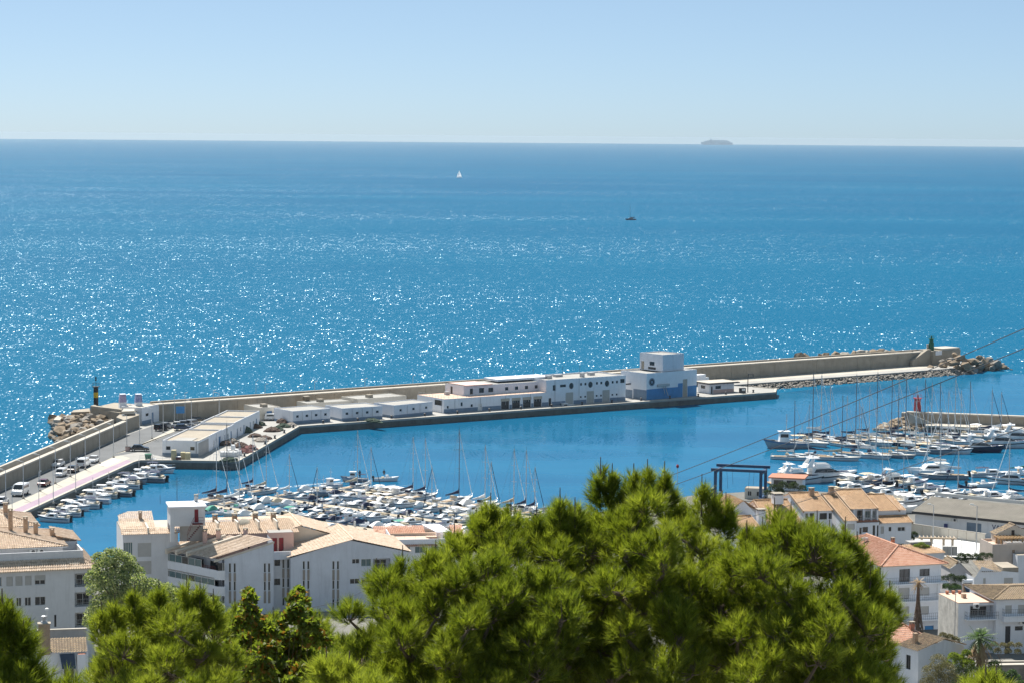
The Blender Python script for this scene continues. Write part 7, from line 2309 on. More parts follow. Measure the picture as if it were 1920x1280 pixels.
# ------------------------------------------------------------------ houses on the east side
# ================= terraced houses with brown tiled slopes
F = Frame('townhouses', 'white townhouses with staggered brown tiled slopes and chimneys', 'building', 1506, 958, 402, 14, 2.6)
t = F.t
def tile_px(F, t, e0, e1, r0, v0, dv, m, name='roof'):
    """slope facing the camera: eave seen from pixel e0 to e1 in the plane y = v0, its ridge on pixel row r0 dv metres behind"""
    ua_, ub_ = F.u(e0[0], v0), F.u(e1[0], v0)
    za_ = F.z(e0[0], e0[1], v0)
    zr_ = F.z((e0[0] + e1[0]) / 2 - 25, r0, v0 + dv)
    L = ub_ - ua_
    sl = math.hypot(dv, zr_ - za_)
    slope(t, (ua_, v0, za_), (1, 0, 0), (0, dv, zr_ - za_), L, [(0, sl), (L, sl)], m, name)
    vb = MB()
    for x in (ua_, ub_):
        vb.quad((x - 0.09, v0 - 0.05, za_ - 0.25), (x + 0.09, v0 - 0.05, za_ - 0.25), (x + 0.09, v0 - 0.05, za_ + 0.12), (x - 0.09, v0 - 0.05, za_ + 0.12))
        vb.loft([[(x - 0.09, v0 - 0.05, za_ - 0.25), (x + 0.09, v0 - 0.05, za_ - 0.25), (x + 0.09, v0 - 0.05, za_ + 0.12), (x - 0.09, v0 - 0.05, za_ + 0.12)], [(x - 0.09, v0 + dv, zr_ - 0.25), (x + 0.09, v0 + dv, zr_ - 0.25), (x + 0.09, v0 + dv, zr_ + 0.12), (x - 0.09, v0 + dv, zr_ + 0.12)]])
    vb.build('verge', 'brick_tone', t)
    MB().tube((ua_ - 0.1, v0 + dv, zr_ + 0.08), (ub_ + 0.1, v0 + dv, zr_ + 0.08), 0.14, n=8).build('ridge_cap', m, t)
    # back slope and side walls
    slope(t, (ub_, v0 + 2 * dv, za_), (-1, 0, 0), (0, -dv, zr_ - za_), L, [(0, sl), (L, sl)], m, name)
    sw = MB()
    for x, k in ((ua_ + 0.12, 1), (ub_ - 0.12, -1)):
        q = [(x, v0 + 0.35, 0), (x, v0 + 2 * dv - 0.35, 0), (x, v0 + 2 * dv - 0.35, za_ - 0.0), (x, v0 + dv, zr_ - 0.08), (x, v0 + 0.35, za_ - 0.0)]
        sw.quad(*(q if k < 0 else q[::-1]))
    sw.build('gable_wall', 'white_paint', t)
    return ua_, ub_, za_, zr_
def wall_px(F, t, x0, x1, v, z1, wins, m='white_paint', name='wall'):
    ops = []
    for (p0, y0, p1, y1, s) in wins:
        ops.append((F.u(p0, v) - x0, F.u(p1, v) - x0, max(0.1, F.z((p0 + p1) / 2, y1, v)), min(F.z((p0 + p1) / 2, y0, v), z1 - 0.05), s))
    mb = MB()
    facade(mb, (x0, v), (1, 0), x1 - x0, 0, z1, [(*q[:4], 1.3, 1) if q[4] == 'L' else q[:4] for q in ops])
    mb.build(name, m, t)
    for q in ops:
        opening(t, (x0, v), (1, 0), q)
a, b, za, zr = tile_px(F, t, (1506, 958), (1560, 957), 923, 0.0, 7.0, 'tile_brown')
wall_px(F, t, a + 0.1, b - 0.1, 0.36, za - 0.05, [(1509, 961, 1515, 972, 'g0'), (1517.5, 961, 1526, 973, 'gd'), (1536, 961, 1550, 973, 'gd'), (1553, 961, 1559, 972, 'gd')])
chimney(t, F.u(1524, 5), 6.0, zr - 0.6, 1.3, 0.8, 'brick_tone')
a, b, za, zr = tile_px(F, t, (1583, 976), (1608, 975), 925, -4.0, 10.5, 'tile_brown')
wall_px(F, t, a + 0.1, b - 0.1, -3.64, za - 0.05, [(1588, 981, 1602, 992, 's')])
a, b, za, zr = tile_px(F, t, (1594, 954), (1645, 952), 917, 0.6, 7.5, 'tile_brown')
chimney(t, F.u(1563, 5), 6.5, zr - 0.8, 1.4, 0.8, 'brick_tone')
wall_px(F, t, a + 0.1, b - 0.1, 1.6, za - 0.05, [(1606, 956, 1617, 973, 'gd'), (1621, 957, 1632, 970, 'gt'), (1635, 957, 1641, 970, 'gt')])
for px in (1600, 1618, 1633, 1644):
    MB().box(F.u(px, 0.9) - 0.15, F.u(px, 0.9) + 0.15, 0.75, 1.05, za - 3.0, za - 0.05).build('column', 'white_paint', t)
MB().box(a, b, 0.5, 1.7, F.z(1620, 978, 0.6), F.z(1620, 975, 0.6)).build('balcony_floor', 'terracotta', t)
rl = MB()
railing(rl, (a + 0.1, 0.6, F.z(1620, 975, 0.6)), (b - 0.1, 0.6, F.z(1620, 975, 0.6)), 0.8, 0.4, 0.03, 2)
rl.build('railing', 'metal_grey', t)
wall_px(F, t, F.u(1606, -0.2), F.u(1648, -0.2), -0.2, F.z(1620, 979, -0.2), [(1611, 988, 1616, 1001, 'g0'), (1617, 987, 1627, 997, 'gd'), (1636, 984, 1640.5, 1005, 'gd'), (1644, 984, 1647, 1005, 'gd'), (1637, 1015, 1641, 1024, 'g0')])
aircon(t, (0, -0.2), (1, 0), F.u(1621, -0.2), F.z(1625, 1009, -0.2))
a, b, za, zr = tile_px(F, t, (1648, 980.5), (1711, 980), 967, 0.0, 2.6, 'tile_brown')
wall_px(F, t, a + 0.1, b - 0.1, 0.36, za - 0.05, [(1651, 986, 1657, 1000, 's'), (1666, 987, 1671, 995, 'gd'), (1683, 987, 1697, 995, 'g'), (1683, 1018, 1696, 1025, 'g'), (1668, 1016, 1672, 1030, 's')])
a2, b2, za2, zr2 = tile_px(F, t, (1644, 957), (1686, 955), 926, 2.7, 7.0, 'tile_brown')
wall_px(F, t, a2 + 0.1, b2 + 1.3, 3.0, za2 - 0.05, [])
mb = MB().quad((b - 0.1, 0.36, 0), (b - 0.1, 15, 0), (b - 0.1, 15, za - 0.1), (b - 0.1, 9.5, zr2 - 0.2), (b - 0.1, 0.36, za - 0.1))
mb.build('end_gable', 'white_paint', t)
slope(t, (b2, 2.9, za2 - 0.05), (1, 0, 0), (0, 6.9, zr2 - za2), b - b2, [(0, math.hypot(6.9, zr2 - za2)), (b - b2, math.hypot(6.9, zr2 - za2) * 0.9)], 'tile_brown')
# lower western slopes
a, b, za, zr = tile_px(F, t, (1446, 992), (1510, 990), 936, -3.0, 9.0, 'tile_brown')
wall_px(F, t, a + 0.1, b - 0.1, -2.64, za - 0.05, [])
chimney(t, F.u(1458, 4), 4.4, zr - 0.4, 1.5, 1.6, 'white_paint')
a, b, za, zr = tile_px(F, t, (1386, 988), (1424, 986), 967, -4.0, 4.5, 'tile_brown')
wall_px(F, t, a + 0.1, b - 0.1, -3.64, za - 0.05, [(1392, 994, 1398, 1004, 'gd')])
chimney(t, F.u(1426, -1.5), -1.5, za - 1.0, 3.3, 1.3, 'white_paint')
g0, g1 = F.u(1348, 2), F.u(1416, 2)
gz = F.z(1393, 938, 2)
ge = F.z(1348, 969, 2)
MB().quad((g0, 2, 0), (g1, 2, 0), (g1, 2, F.z(1416, 962, 2)), (F.u(1393, 2), 2, gz), (g0, 2, ge)).build('gable_wall', 'white_paint', t)
slope(t, (g1 + 4.5, 1.8, F.z(1416, 962, 2) - 1.9), (0, 1, 0), Vector((F.u(1393, 2) - g1 - 4.5, 0, gz - F.z(1416, 962, 2) + 1.9)), 8, [(0, (Vector((F.u(1393, 2) - g1 - 4.5, 0, gz - F.z(1416, 962, 2) + 1.9))).length)] + [(8, (Vector((F.u(1393, 2) - g1 - 4.5, 0, gz - F.z(1416, 962, 2) + 1.9))).length)], 'tile_brown')
slope(t, (g0 - 0.3, 10, ge), (0, -1, 0), Vector((F.u(1393, 2) - g0 + 0.3, 0, gz - ge)), 8.2, [(0, (Vector((F.u(1393, 2) - g0 + 0.3, 0, gz - ge))).length), (8.2, (Vector((F.u(1393, 2) - g0 + 0.3, 0, gz - ge))).length)], 'tile_brown')

# ================= apartments with the orange hip roof
F = Frame('orange_roof_apartments', 'white four storey apartments with an orange hip roof and long balconies', 'building', 1656, 1060, 340, 17, 3.8)
t = F.t
xw = F.u(1763)
zE = F.z(1656, 1060)
fr_, lf = [], []
for (y0, y1, k) in ((1066, 1091, 0), (1101, 1124, 1), (1136, 1160, 2)):
    fr_ += [(F.u(1685), F.u(1705), F.z(1695, y1 - 1), F.z(1695, y0), 'gd' if k == 0 else 's0.9'), (F.u(1723), F.u(1742), F.z(1732, y1 - (12 if k == 0 else 8)), F.z(1732, y0 - 0.5), 'gd' if k == 0 else 's0.9')]
fr_ += [(F.u(1735), F.u(1752), 0.2, F.z(1744, 1172), 'd:sign_blue'), (F.u(1700), F.u(1716), 0.2, F.z(1708, 1174), 's')]
block(t, 0, 0, xw, 20, 0, zE - 0.1, 'white_paint', {'front': [(a, b, max(0.1, c), e, s) for a, b, c, e, s in fr_], 'left': [(15.5, 16.9, zE - 2.5, zE - 0.5, 'gd'), (18.0, 19.3, zE - 2.5, zE - 0.2, 'gd'), (15.5, 16.9, zE - 5.3, zE - 3.3, 'gd'), (11, 13, zE - 2.5, zE - 1, 'g')]}, roof=None)
for k, y in enumerate((1093, 1126, 1162)):
    balcony(t, 0.05, xw + (0.7 if k == 0 else 0.0), F.z(1690, y - 1.5), 1.2)
for s in (F.u(1678), F.u(1716), F.u(1750)):
    MB().tube((s, -1.1, F.z(1690, 1124.5)), (s, -1.1, F.z(1690, 1094)), 0.04).build('balcony_post', 'metal_grey', t)
# hip roof whose ridge runs front to back
def hip_fb(t, x0, x1, y0, y1, ze, rise, run, m, over=0.8):
    x0, x1, y0, y1 = x0 - over, x1 + over, y0 - over, y1 + over
    xc = (x0 + x1) / 2
    hw_ = xc - x0
    L = y1 - y0
    sl = math.hypot(hw_, rise)
    slope(t, (x0, y1, ze), (0, -1, 0), (hw_, 0, rise), L, [(0, 0), (run, sl), (L - run, sl), (L, 0)], m)
    slope(t, (x1, y0, ze), (0, 1, 0), (-hw_, 0, rise), L, [(0, 0), (run, sl), (L - run, sl), (L, 0)], m)
    s2 = math.hypot(run, rise)
    slope(t, (x0, y0, ze), (1, 0, 0), (0, run, rise), x1 - x0, [(0, 0), (hw_, s2), (x1 - x0, 0)], m)
    slope(t, (x1, y1, ze), (-1, 0, 0), (0, -run, rise), x1 - x0, [(0, 0), (hw_, s2), (x1 - x0, 0)], m)
    cp = MB()
    cp.tube((x0, y0, ze + 0.06), (xc, y0 + run, ze + rise + 0.06), 0.13, n=8).tube((x1, y0, ze + 0.06), (xc, y0 + run, ze + rise + 0.06), 0.13, n=8).tube((xc, y0 + run, ze + rise + 0.06), (xc, y1 - run, ze + rise + 0.06), 0.13, n=8)
    cp.build('ridge_cap', m, t)
    MB().box(x0 + 0.05, x1 - 0.05, y0 + 0.05, y1 - 0.05, ze - 0.12, ze - 0.03).build('eaves', 'cream_render', t)
hip_fb(t, 0, xw, 0, 20, zE + 0.03, 1.9, 5.5, 'tile_orange')
chimney(t, xw * 0.5 + 1.5, 9.5, zE + 1.3, 0.7, 0.45, 'terracotta')
MB().tube((xw * 0.3, 12, zE + 1), (xw * 0.3, 12, zE + 2.2), 0.05).box(xw * 0.3 - 0.5, xw * 0.3 + 0.5, 11.8, 12.2, zE + 1.6, zE + 2.0).build('roof_vent', 'metal_grey', t)
# brown lower roof and roof garden behind
F2_ = Frame('roof_garden_house', 'house with a brown tiled slope and a planted roof box behind the orange roof', 'house', 1720, 1030, 372, 17, 3.5)
zg = F2_.z(1730, 1037)
block(F2_.t, -1, 0, F2_.u(1770) + 1, 8, 0, zg, 'white_paint', {}, roof=None)
slope(F2_.t, (-1, -0.4, zg + 0.05), (1, 0, 0), (0, 4.2, 0.8), F2_.u(1770) + 1, [(0, 4.28), (F2_.u(1760), 4.28), (F2_.u(1770) + 1, 2.0)], 'tile_brown')
MB().box(F2_.u(1709, 3), F2_.u(1748, 3), 3.6, 5.4, zg + 0.2, zg + 1.2).build('planter', 'grey_render', F2_.t)
ROOF_PLANT = (F2_, zg + 1.2)

# ================= boatyard shed with lettering
A, B = P(1716, 957, 6.2), P(1892, 975, 6.2)
d = B - A
ang = math.atan2(d.y, d.x)
LW = d.length + 8
t = thing('boatyard_shed', 'long white boatyard shed with a grey ribbed roof and navy lettering', 'building', (A.x, A.y, 1.4), ang)
zE = 6.2 - 1.4
ops = [(10.3, 13.2, 0.2, 3.7, 'r:grey_blue')]
block(t, 0, 0, LW, 15, 0, zE - 0.2, 'white_paint', {'front': ops}, roof=None)
rb = MB()
nrib = int((LW + 0.8) / 0.5)
for k in range(nrib):
    x = -0.4 + k * 0.5
    rb.quad((x, -0.6, zE), (x + 0.25, -0.6, zE + 0.05), (x + 0.25, 8.0, zE + 1.75), (x, 8.0, zE + 1.7)).quad((x + 0.25, -0.6, zE + 0.05), (x + 0.5, -0.6, zE), (x + 0.5, 8.0, zE + 1.7), (x + 0.25, 8.0, zE + 1.75))
    rb.quad((x + 0.5, 15.5, zE), (x + 0.25, 15.5, zE + 0.05), (x + 0.25, 8.0, zE + 1.75), (x + 0.5, 8.0, zE + 1.7)).quad((x + 0.25, 15.5, zE + 0.05), (x, 15.5, zE), (x, 8.0, zE + 1.7), (x + 0.25, 8.0, zE + 1.75))
rb.build('roof', 'roof_fibre', t)
MB().box(-0.4, LW + 0.4, -0.62, -0.45, zE - 0.45, zE - 0.03).build('gutter', 'metal_dark', t)
MB().box(0.4, 8.0, -0.04, -0.003, 1.3, 2.1).build('window_band', 'glass_teal', t)
MB().box(5.2, 8.9, -0.06, -0.042, 0.6, 1.8).build('hull_mural', 'gel_navy', t)
MB().box(3.6, 7.4, -0.12, -0.003, 3.6, 4.5).build('sign_board', 'frame_white', t)
aircon(t, (0, 0), (1, 0), 7.6, 3.6)
mb = MB().quad((-0.001, 15, 0), (-0.001, 0, 0), (-0.001, 0, zE - 0.2), (-0.001, 8, zE + 1.5), (-0.001, 15, zE - 0.2))
mb.build('end_gable', 'white_paint', t)
def lettering(txt, parent, loc, rot, size, m, name='lettering', depth=0.03):
    cu = bpy.data.curves.new(name, 'FONT')
    cu.body = txt
    cu.size = size
    cu.extrude = depth
    cu.align_x = 'LEFT'
    cu.materials.append(MATS[m])
    tmp = bpy.data.objects.new(name, cu)
    COL.objects.link(tmp)
    bpy.context.view_layer.update()
    me = bpy.data.meshes.new_from_object(tmp.evaluated_get(bpy.context.evaluated_depsgraph_get()))
    bpy.data.objects.remove(tmp)
    me.materials.clear()
    me.materials.append(MATS[m])
    o = bpy.data.objects.new(name, me)
    COL.objects.link(o)
    o.parent = parent
    o.location = loc
    o.rotation_euler = rot
    return o
lettering('VARADERO', t, (15.3, -0.05, 2.9), (R(90), 0, 0), 1.25, 'letter_navy')
MB().box(0, LW, 8.4, 8.6, zE + 1.9, zE + 2.5).build('roof_light_rail', 'frame_white', t)
# pale panel wall before the shed
A, B = P(1704, 975, 4.6), P(1836, 993, 4.6)
d = B - A
ang = math.atan2(d.y, d.x)
LW = d.length
t = thing('boatyard_wall', 'cream panelled wall along the boatyard street', 'wall', (A.x - 1.2, A.y - 3.0, 1.6), ang)
n = 8
for k in range(n + 2):
    MB().box((k - 1) * LW / n + 0.04, k * LW / n - 0.04, 0, 0.18, 0, 3.0).build('panel', 'cream_render', t)
MB().box(-LW / n, LW + LW / n + 0.2, -0.04, 0.22, 3.003, 3.12).build('coping', 'concrete_pale', t)
MB().box(-LW / n, LW + LW / n, -0.06, -0.003, 0, 1.1).build('plinth', 'white_paint', t)
for (px, py, c) in ((1746, 985, 'sign_navy'), (1773, 992, 'sign_navy')):
    q = P(px, py + 12, 2.2)
    s_ = thing('parking_sign', 'small dark blue sign on a post ' + ('beside the lamp by the cream wall' if px < 1760 else 'with a slanting brace by the cream wall'), 'sign', (q.x, q.y, 2.0), R(-20))
    MB().tube((0, 0, 0), (0, 0, 2.6), 0.05).build('post', 'alu', s_)
    MB().box(-0.35, 0.35, -0.08, -0.05, 1.7, 2.5).build('panel', c, s_)

# ================= paved square with pergola
sheet('plaza', 'plaza_white', [xy(1706, 1013, 2.6), xy(1790, 1010, 2.6), xy(1866, 1020, 2.6), xy(1870, 1048, 2.6), xy(1790, 1048, 2.6), xy(1715, 1040, 2.6)], 0.35, 2.6)
q = P(1726, 1034, 2.9)
t = thing('pergola', 'beige stone pergola with four columns on the white square', 'pergola', (q.x, q.y, 2.9), R(-6))
for k, x in enumerate((0, 1.6, 3.8, 5.3)):
    MB().box(x, x + 0.42, 0 if k % 2 else 0.6, 0.42 if k % 2 else 1.02, 0, 2.3).build('column', 'stone_beige', t)
for y in (0.1, 0.7):
    MB().box(-0.4, 6.2, y, y + 0.22, 2.303, 2.55).build('beam', 'stone_beige', t)
for k in range(10):
    MB().box(-0.2 + k * 0.66, -0.08 + k * 0.66, -0.4, 1.6, 2.553, 2.7).build('slat', 'stone_beige', t)
q = P(1767, 1047, 2.6)
t = thing('utility_cabinet', 'row of grey utility cabinets beside the hedge', 'cabinet', (q.x, q.y, 3.2), R(-3))
for k in range(3):
    c = MB().box(k * 0.85 + 0.02, (k + 1) * 0.85 - 0.02, 0, 0.8, 0, 1.6).build('cabinet', 'shutter_grey', t)
    MB().box(k * 0.85 + 0.1, (k + 1) * 0.85 - 0.1, -0.02, -0.002, 0.1, 1.5).build('door', 'roller_door', c)
t = thing('white_tent', 'low white vaulted tent cover on the square', 'tent', (*P(1850, 1044, 3.0).xy, 3.0), R(-5))
MB().loft([[(x, -1.3, 0), (x, -1.1, 0.7), (x, 0, 1.1), (x, 1.1, 0.7), (x, 1.3, 0)] for x in (-2, 0, 2)], closed=False).build('canopy', 'plaza_white', t)
MB().tube((-2, -1.3, 0), (-2, -1.1, 0.7), 0.04).tube((-2, -1.1, 0.7), (-2, 0, 1.1), 0.04).tube((-2, 0, 1.1), (-2, 1.1, 0.7), 0.04).build('frame', 'alu', t)

# ================= cream house with a wooden pergola terrace
F = Frame('pergola_house', 'cream gabled house with a wooden pergola over its roof terrace', 'house', 1860, 1062, 372, 10, 3.2)
t = F.t
xw = F.u(1960)
zt = F.z(1880, 1024)
block(t, 0.0, 0, xw, 5.5, 0, zt, 'pink_cream', {'front': [(F.u(1897), F.u(1902), F.z(1900, 1056), F.z(1900, 1030), 'd:brick_tone')], }, roof='peach_terrace', parapet=0.4)
MB().box(F.u(1888), xw, 0.3, 1.9, zt + 0.003, zt + 0.5).build('parapet_wall', 'grey_render', t)
g0, g1, gz, ge = F.u(1866, 3.4), F.u(1935, 3.4), F.z(1898, 985, 3.4), F.z(1866, 1001, 3.4)
mb = MB().quad((g0, 3.4, zt), (g1, 3.4, zt), (g1, 3.4, ge), ((g0 + g1) / 2, 3.4, gz), (g0, 3.4, ge)).quad((g0, 5.5, zt), (g0, 3.4, zt), (g0, 3.4, ge), (g0, 5.5, ge))
mb.build('gable_wall', 'cream_render', t)
gable_roof(t, g0, g1, 3.4, 5.5, gz + 0.1, ge, ge, 'tile_old', over=0.2)
MB().box((g0 + g1) / 2 - 0.5, (g0 + g1) / 2, 3.35, 3.397, zt + 0.4, zt + 2.0).build('window', 'glass_dark', t)
wp0, wp1 = F.u(1871, 2), F.u(1911, 2)
zp = F.z(1890, 1008, 2)
for x in (wp0, (wp0 + wp1) / 2, wp1):
    for y in (0.9, 3.0):
        MB().box(x - 0.09, x + 0.09, y - 0.09, y + 0.09, zt + 0.003, zp).build('post', 'wood', t)
for k in range(9):
    x = wp0 - 0.3 + (wp1 - wp0 + 0.6) * k / 8
    MB().box(x - 0.06, x + 0.06, 0.5, 3.3, zp + 0.16, zp + 0.3).build('rafter', 'wood', t)
for y in (0.9, 3.0):
    MB().box(wp0 - 0.4, wp1 + 0.4, y - 0.09, y + 0.09, zp + 0.003, zp + 0.157).build('beam', 'wood', t)
block(t, F.u(1907, -2), -2.0, 7, 1.95, 0, F.z(1915, 1040, -2), 'white_paint', {'front': [(1.3, 2.1, F.z(1915, 1095, -2), F.z(1915, 1080, -2), 's')]}, roof='concrete', name='side_block_wall')

# ================= white L house with a broken tile edge
F = Frame('tile_edge_house', 'white house with a slanting old tile edge and one shuttered window', 'house', 1826, 1105, 352, 8, 4.0)
t = F.t
xw = F.u(1910)
zt = F.z(1870, 1073)
wq = [(F.u(1843), F.u(1848), F.z(1845, 1086), F.z(1845, 1073), 's'), (F.u(1882), F.u(1899), F.z(1890, 1093), F.z(1890, 1078), 's0.7')]
zlow = F.z(1830, 1082)
mb = MB()
facade(mb, (0, 0), (1, 0), xw, 0, zlow, [(a, b, min(c, zlow - 1.3), min(e, zlow - 0.1)) for a, b, c, e, s in wq])
mb.quad((0, 0, zlow), (xw, 0, zlow), (xw, 0, zt), (F.u(1862), 0, zt + 0.4), (F.u(1840), 0, zt + 1.0), (0.2, 0, zlow + 0.1))
mb.quad((0, 9, 0), (0, 0, 0), (0, 0, zlow), (0, 9, zlow)).quad((xw, 0, 0), (xw, 9, 0), (xw, 9, zt), (xw, 0, zt))
mb.build('wall', 'white_paint', t)
for a, b, c, e, s in wq:
    opening(t, (0, 0), (1, 0), (a, b, min(c, zlow - 1.3), min(e, zlow - 0.1), s))
slope(t, (F.u(1838), -0.2, zt + 0.2), (1, 0, 0), (0, 4.5, 0.9), F.u(1876) - F.u(1838), [(0, 4.6), (F.u(1876) - F.u(1838), 4.6)], 'tile_old')
MB().box(F.u(1880), xw, 0.3, 5, zt + 0.003, zt + 0.7).build('roof_parapet', 'concrete', t)
wt = MB().tube((0, 0, 0), (1.5, 0, 0), 0.32, n=14)
wt.v = [(x + F.u(1804, -4), y - 4.0, z + F.z(1812, 1089, -4)) for x, y, z in wt.v]
t2 = thing('solar_water_heater', 'white solar water tank on a small frame above the peach terrace', 'water heater', (0, 0, 0))
w_ = wt.build('tank', 'white_paint', t2)
wt_m = F.M.inverted()
for vtx in w_.data.vertices:
    vtx.co = wt_m @ vtx.co
c0 = wt_m @ Vector((F.u(1804, -4), -4.0, F.z(1812, 1089, -4)))
MB().box(c0.x + 0.1, c0.x + 1.4, c0.y - 0.3, c0.y + 0.3, c0.z - 1.9, c0.z - 0.33).build('frame', 'brick_tone', t2)
MB().quad((c0.x + 0.6, c0.y - 0.9, c0.z - 1.8), (c0.x + 2.2, c0.y - 0.9, c0.z - 1.8), (c0.x + 1.5, c0.y - 0.35, c0.z - 0.35), (c0.x + 0.1, c0.y - 0.35, c0.z - 0.35)).build('collector', 'solar_blue', t2)

# ================= peach terrace house and its neighbour with the old tile roof
F = Frame('peach_terrace_house', 'white two storey house with a peach roof terrace and a stained side wall', 'house', 1797, 1135, 322, 10, 4.8)
t = F.t
xw = F.u(1868)
zt = F.z(1797, 1131)
side = F.at(1760, 1113, zt + 4.8)
sd = max(5.0, side[1])
wq = [(F.u(1818), F.u(1862), F.z(1840, 1157), F.z(1840, 1134), 'L')]
block(t, 0, 0, xw, sd, 0, zt, 'white_paint', {'front': [(a, b, c, min(e, zt - 0.1), s) for a, b, c, e, s in wq]}, roof=None)
MB().quad((side[0], side[1], 0), (-0.004, 0.0, 0), (-0.004, 0.0, zt), (side[0], side[1], zt)).build('side_wall', 'old_render', t)
MB().prism([(0, 0.02), (xw, 0.02), (xw - 1, sd), (side[0], side[1])], zt + 0.003, zt + 0.12).build('terrace', 'peach_terrace', t)
balcony(t, F.u(1808), F.u(1868), F.z(1840, 1157.5), 1.0)
aircon(t, (0, 0), (1, 0), F.u(1823), F.z(1825, 1139))
MB().box(F.u(1804, 3), F.u(1811, 3), 3, 3.6, zt + 0.123, zt + 0.7).build('chimney', 'brick_tone', t)
for k in range(3):
    MB().lathe([(0.2, zt + 0.123), (0.28, zt + 0.55)], 10, (side[0] + 1.0 + k * 0.9, sd - 0.6, 0)).build('plant_pot', 'terracotta', t)
MB().tube((-0.35, 0.2, 0), (-0.35, 0.2, zt + 1.6), 0.05).build('service_pole', 'metal_grey', t)
F = Frame('old_roof_house', 'white house with a weathered dark tile roof and a long balcony', 'house', 1868, 1125, 322, 10, 4.8)
t = F.t
xw = F.u(1975)
zt = F.z(1880, 1123)
wq = [(F.u(1884), F.u(1896), F.z(1890, 1150), F.z(1890, 1134), 's0.9'), (F.u(1908), F.u(1920), F.z(1914, 1150), F.z(1914, 1133), 's0.95'), (F.u(1885), F.u(1895), 0.2, F.z(1890, 1173), 'd:metal_dark'), (F.u(1903), F.u(1918), F.z(1910, 1181), F.z(1910, 1173), 'gd')]
block(t, 0.02, 0, xw, 10, 0, zt, 'white_paint', {'front': [(a, b, max(0.1, c), min(e, zt - 0.1), s) for a, b, c, e, s in wq]}, roof=None)
balcony(t, F.u(1878), xw, F.z(1890, 1152.5), 0.9, solid=False)
MB().box(F.u(1878), xw, -0.9, -0.003, F.z(1890, 1163), F.z(1890, 1155)).build('balcony_beam', 'white_paint', t)
aircon(t, (0, 0), (1, 0), F.u(1911), F.z(1915, 1169))
zr = F.z(1885, 1099, 5)
hip_roof(t, -0.3, xw, 0, 10, zt + 0.05, zr - zt, 4.5, 'tile_old', 0.4, right_hip=False)

# ================= small gabled house and the pink roofed one behind it
F = Frame('small_gabled_house', 'small white house with a weathered brown tile roof above the gully', 'house', 1722, 1220, 292, 24, 4.0)
t = F.t
zE = F.z(1722, 1219)
xw = F.u(1806)
zr = F.z(1770, 1197)
ua = F.at(1685, 1208, zE + 4.0)
dpt = 5.2
mb = MB()
zer = F.z(1806, 1208)
xm = F.u(1770)
mb.quad((0, 0, 0), (xw, 0, 0), (xw, 0, zer - 0.1), (xm, 0, zr - 0.1), (0, 0, zE - 0.1))
mb.build('gable_wall', 'lilac_white', t)
ldir = Vector((ua[0], ua[1], 0))
LL_ = ldir.length
ldir.normalize()
mb = MB()
lo = -ldir
facade(mb, (ua[0], ua[1]), (lo.x, lo.y), LL_, 0, zE - 0.1, [(LL_ * 0.38, LL_ * 0.62, zE - 2.7, zE - 0.9)])
mb.build('side_wall', 'white_paint', t)
opening(t, (ua[0], ua[1]), (lo.x, lo.y), (LL_ * 0.38, LL_ * 0.62, zE - 2.7, zE - 0.9, 'gd'))
sv = Vector((xm, 0, zr - zE))
slope(t, (ua[0] - 0.3, ua[1], zE), (lo.x, lo.y, 0), sv, LL_ + 0.3, [(0, sv.length + 0.3), (LL_ + 0.3, sv.length + 0.3)], 'tile_old')
sv = Vector((xm - xw - 0.3, 0, zr - zer))
slope(t, (xw + 0.3, -0.2, zer), (ldir.x, ldir.y, 0), sv, LL_, [(0, sv.length), (LL_, sv.length)], 'tile_old')
MB().box(xm * 0.2, xm * 0.2 + 0.5, 2.0, 2.5, zE + 0.4, zE + 1.7).build('chimney', 'brick_tone', t)
MB().box(-1.6, 1.2, -2.2, -0.2, zE - 4.2, zE - 4.0).build('porch_roof', 'cream_render', t)
F = Frame('pink_roof_house', 'white house with a pale red tile roof behind the small gabled house', 'house', 1660, 1212, 304, 16, 4.2)
t = F.t
zE = F.z(1675, 1209)
xw = F.u(1750)
block(t, -1, 0, xw + 1, 9, 0, zE, 'white_paint', {}, roof=None)
hip_roof(t, -1, xw, 0, 9, zE + 0.05, 1.9, 3.0, 'tile_orange', 0.35)
chimney(t, F.u(1709, 3), 3.0, zE + 0.6, 1.4, 0.55, 'terracotta')

# ================= yard walls, shed roofs and the retaining wall of the gully
def box_thing(name, label, cat, px, py, D, rot, w, d, h, m, zb, top=None):
    q = Q(px, py, D)
    t = thing(name, label, cat, (q.x, q.y, zb), R(rot))
    MB().box(0, w, 0, d, 0, h).build('wall', m, t)
    MB().box(-0.08, w + 0.08, -0.08, d + 0.08, h + 0.003, h + 0.12).build('coping', top or 'concrete_pale', t)
    return t
q = P(1862, 1229, 8.0)
box_thing('retaining_wall', 'dark stone retaining wall above the palm gully', 'wall', 1858, 1229, 300, 6, 14, 0.8, 7.2, 'rock_grey', 1.6)
q = Q(1862, 1215, 312)
box_thing('garden_wall', 'low pale garden wall beside the parked cars', 'wall', 1850, 1213, 314, 4, 12, 0.3, 1.0, 'concrete_pale', 5.2)
F = Frame('grey_gable_store', 'plain grey gabled store between the square and the white houses', 'store', 1781, 1080, 356, 8, 4.0)
xw = F.u(1822)
zr, ze = F.z(1800, 1053), F.z(1783, 1066)
mb = MB().quad((0, 0, 0), (xw, 0, 0), (xw, 0, ze - 1.0), (xw * 0.45, 0, zr), (0, 0, ze)).quad((0, 5, 0), (0, 0, 0), (0, 0, ze), (0, 5, ze))
mb.build('wall', 'grey_lilac', F.t)
gable_roof(F.t, 0, xw, 0, 5, zr + 0.05, ze, ze - 1.0, 'tile_old', over=0.1)
t = thing('white_van_roof', 'white camper van parked behind the apartments with the orange roof', 'van', (*P(1768, 1078, 5.0).xy, 3.9), R(8))
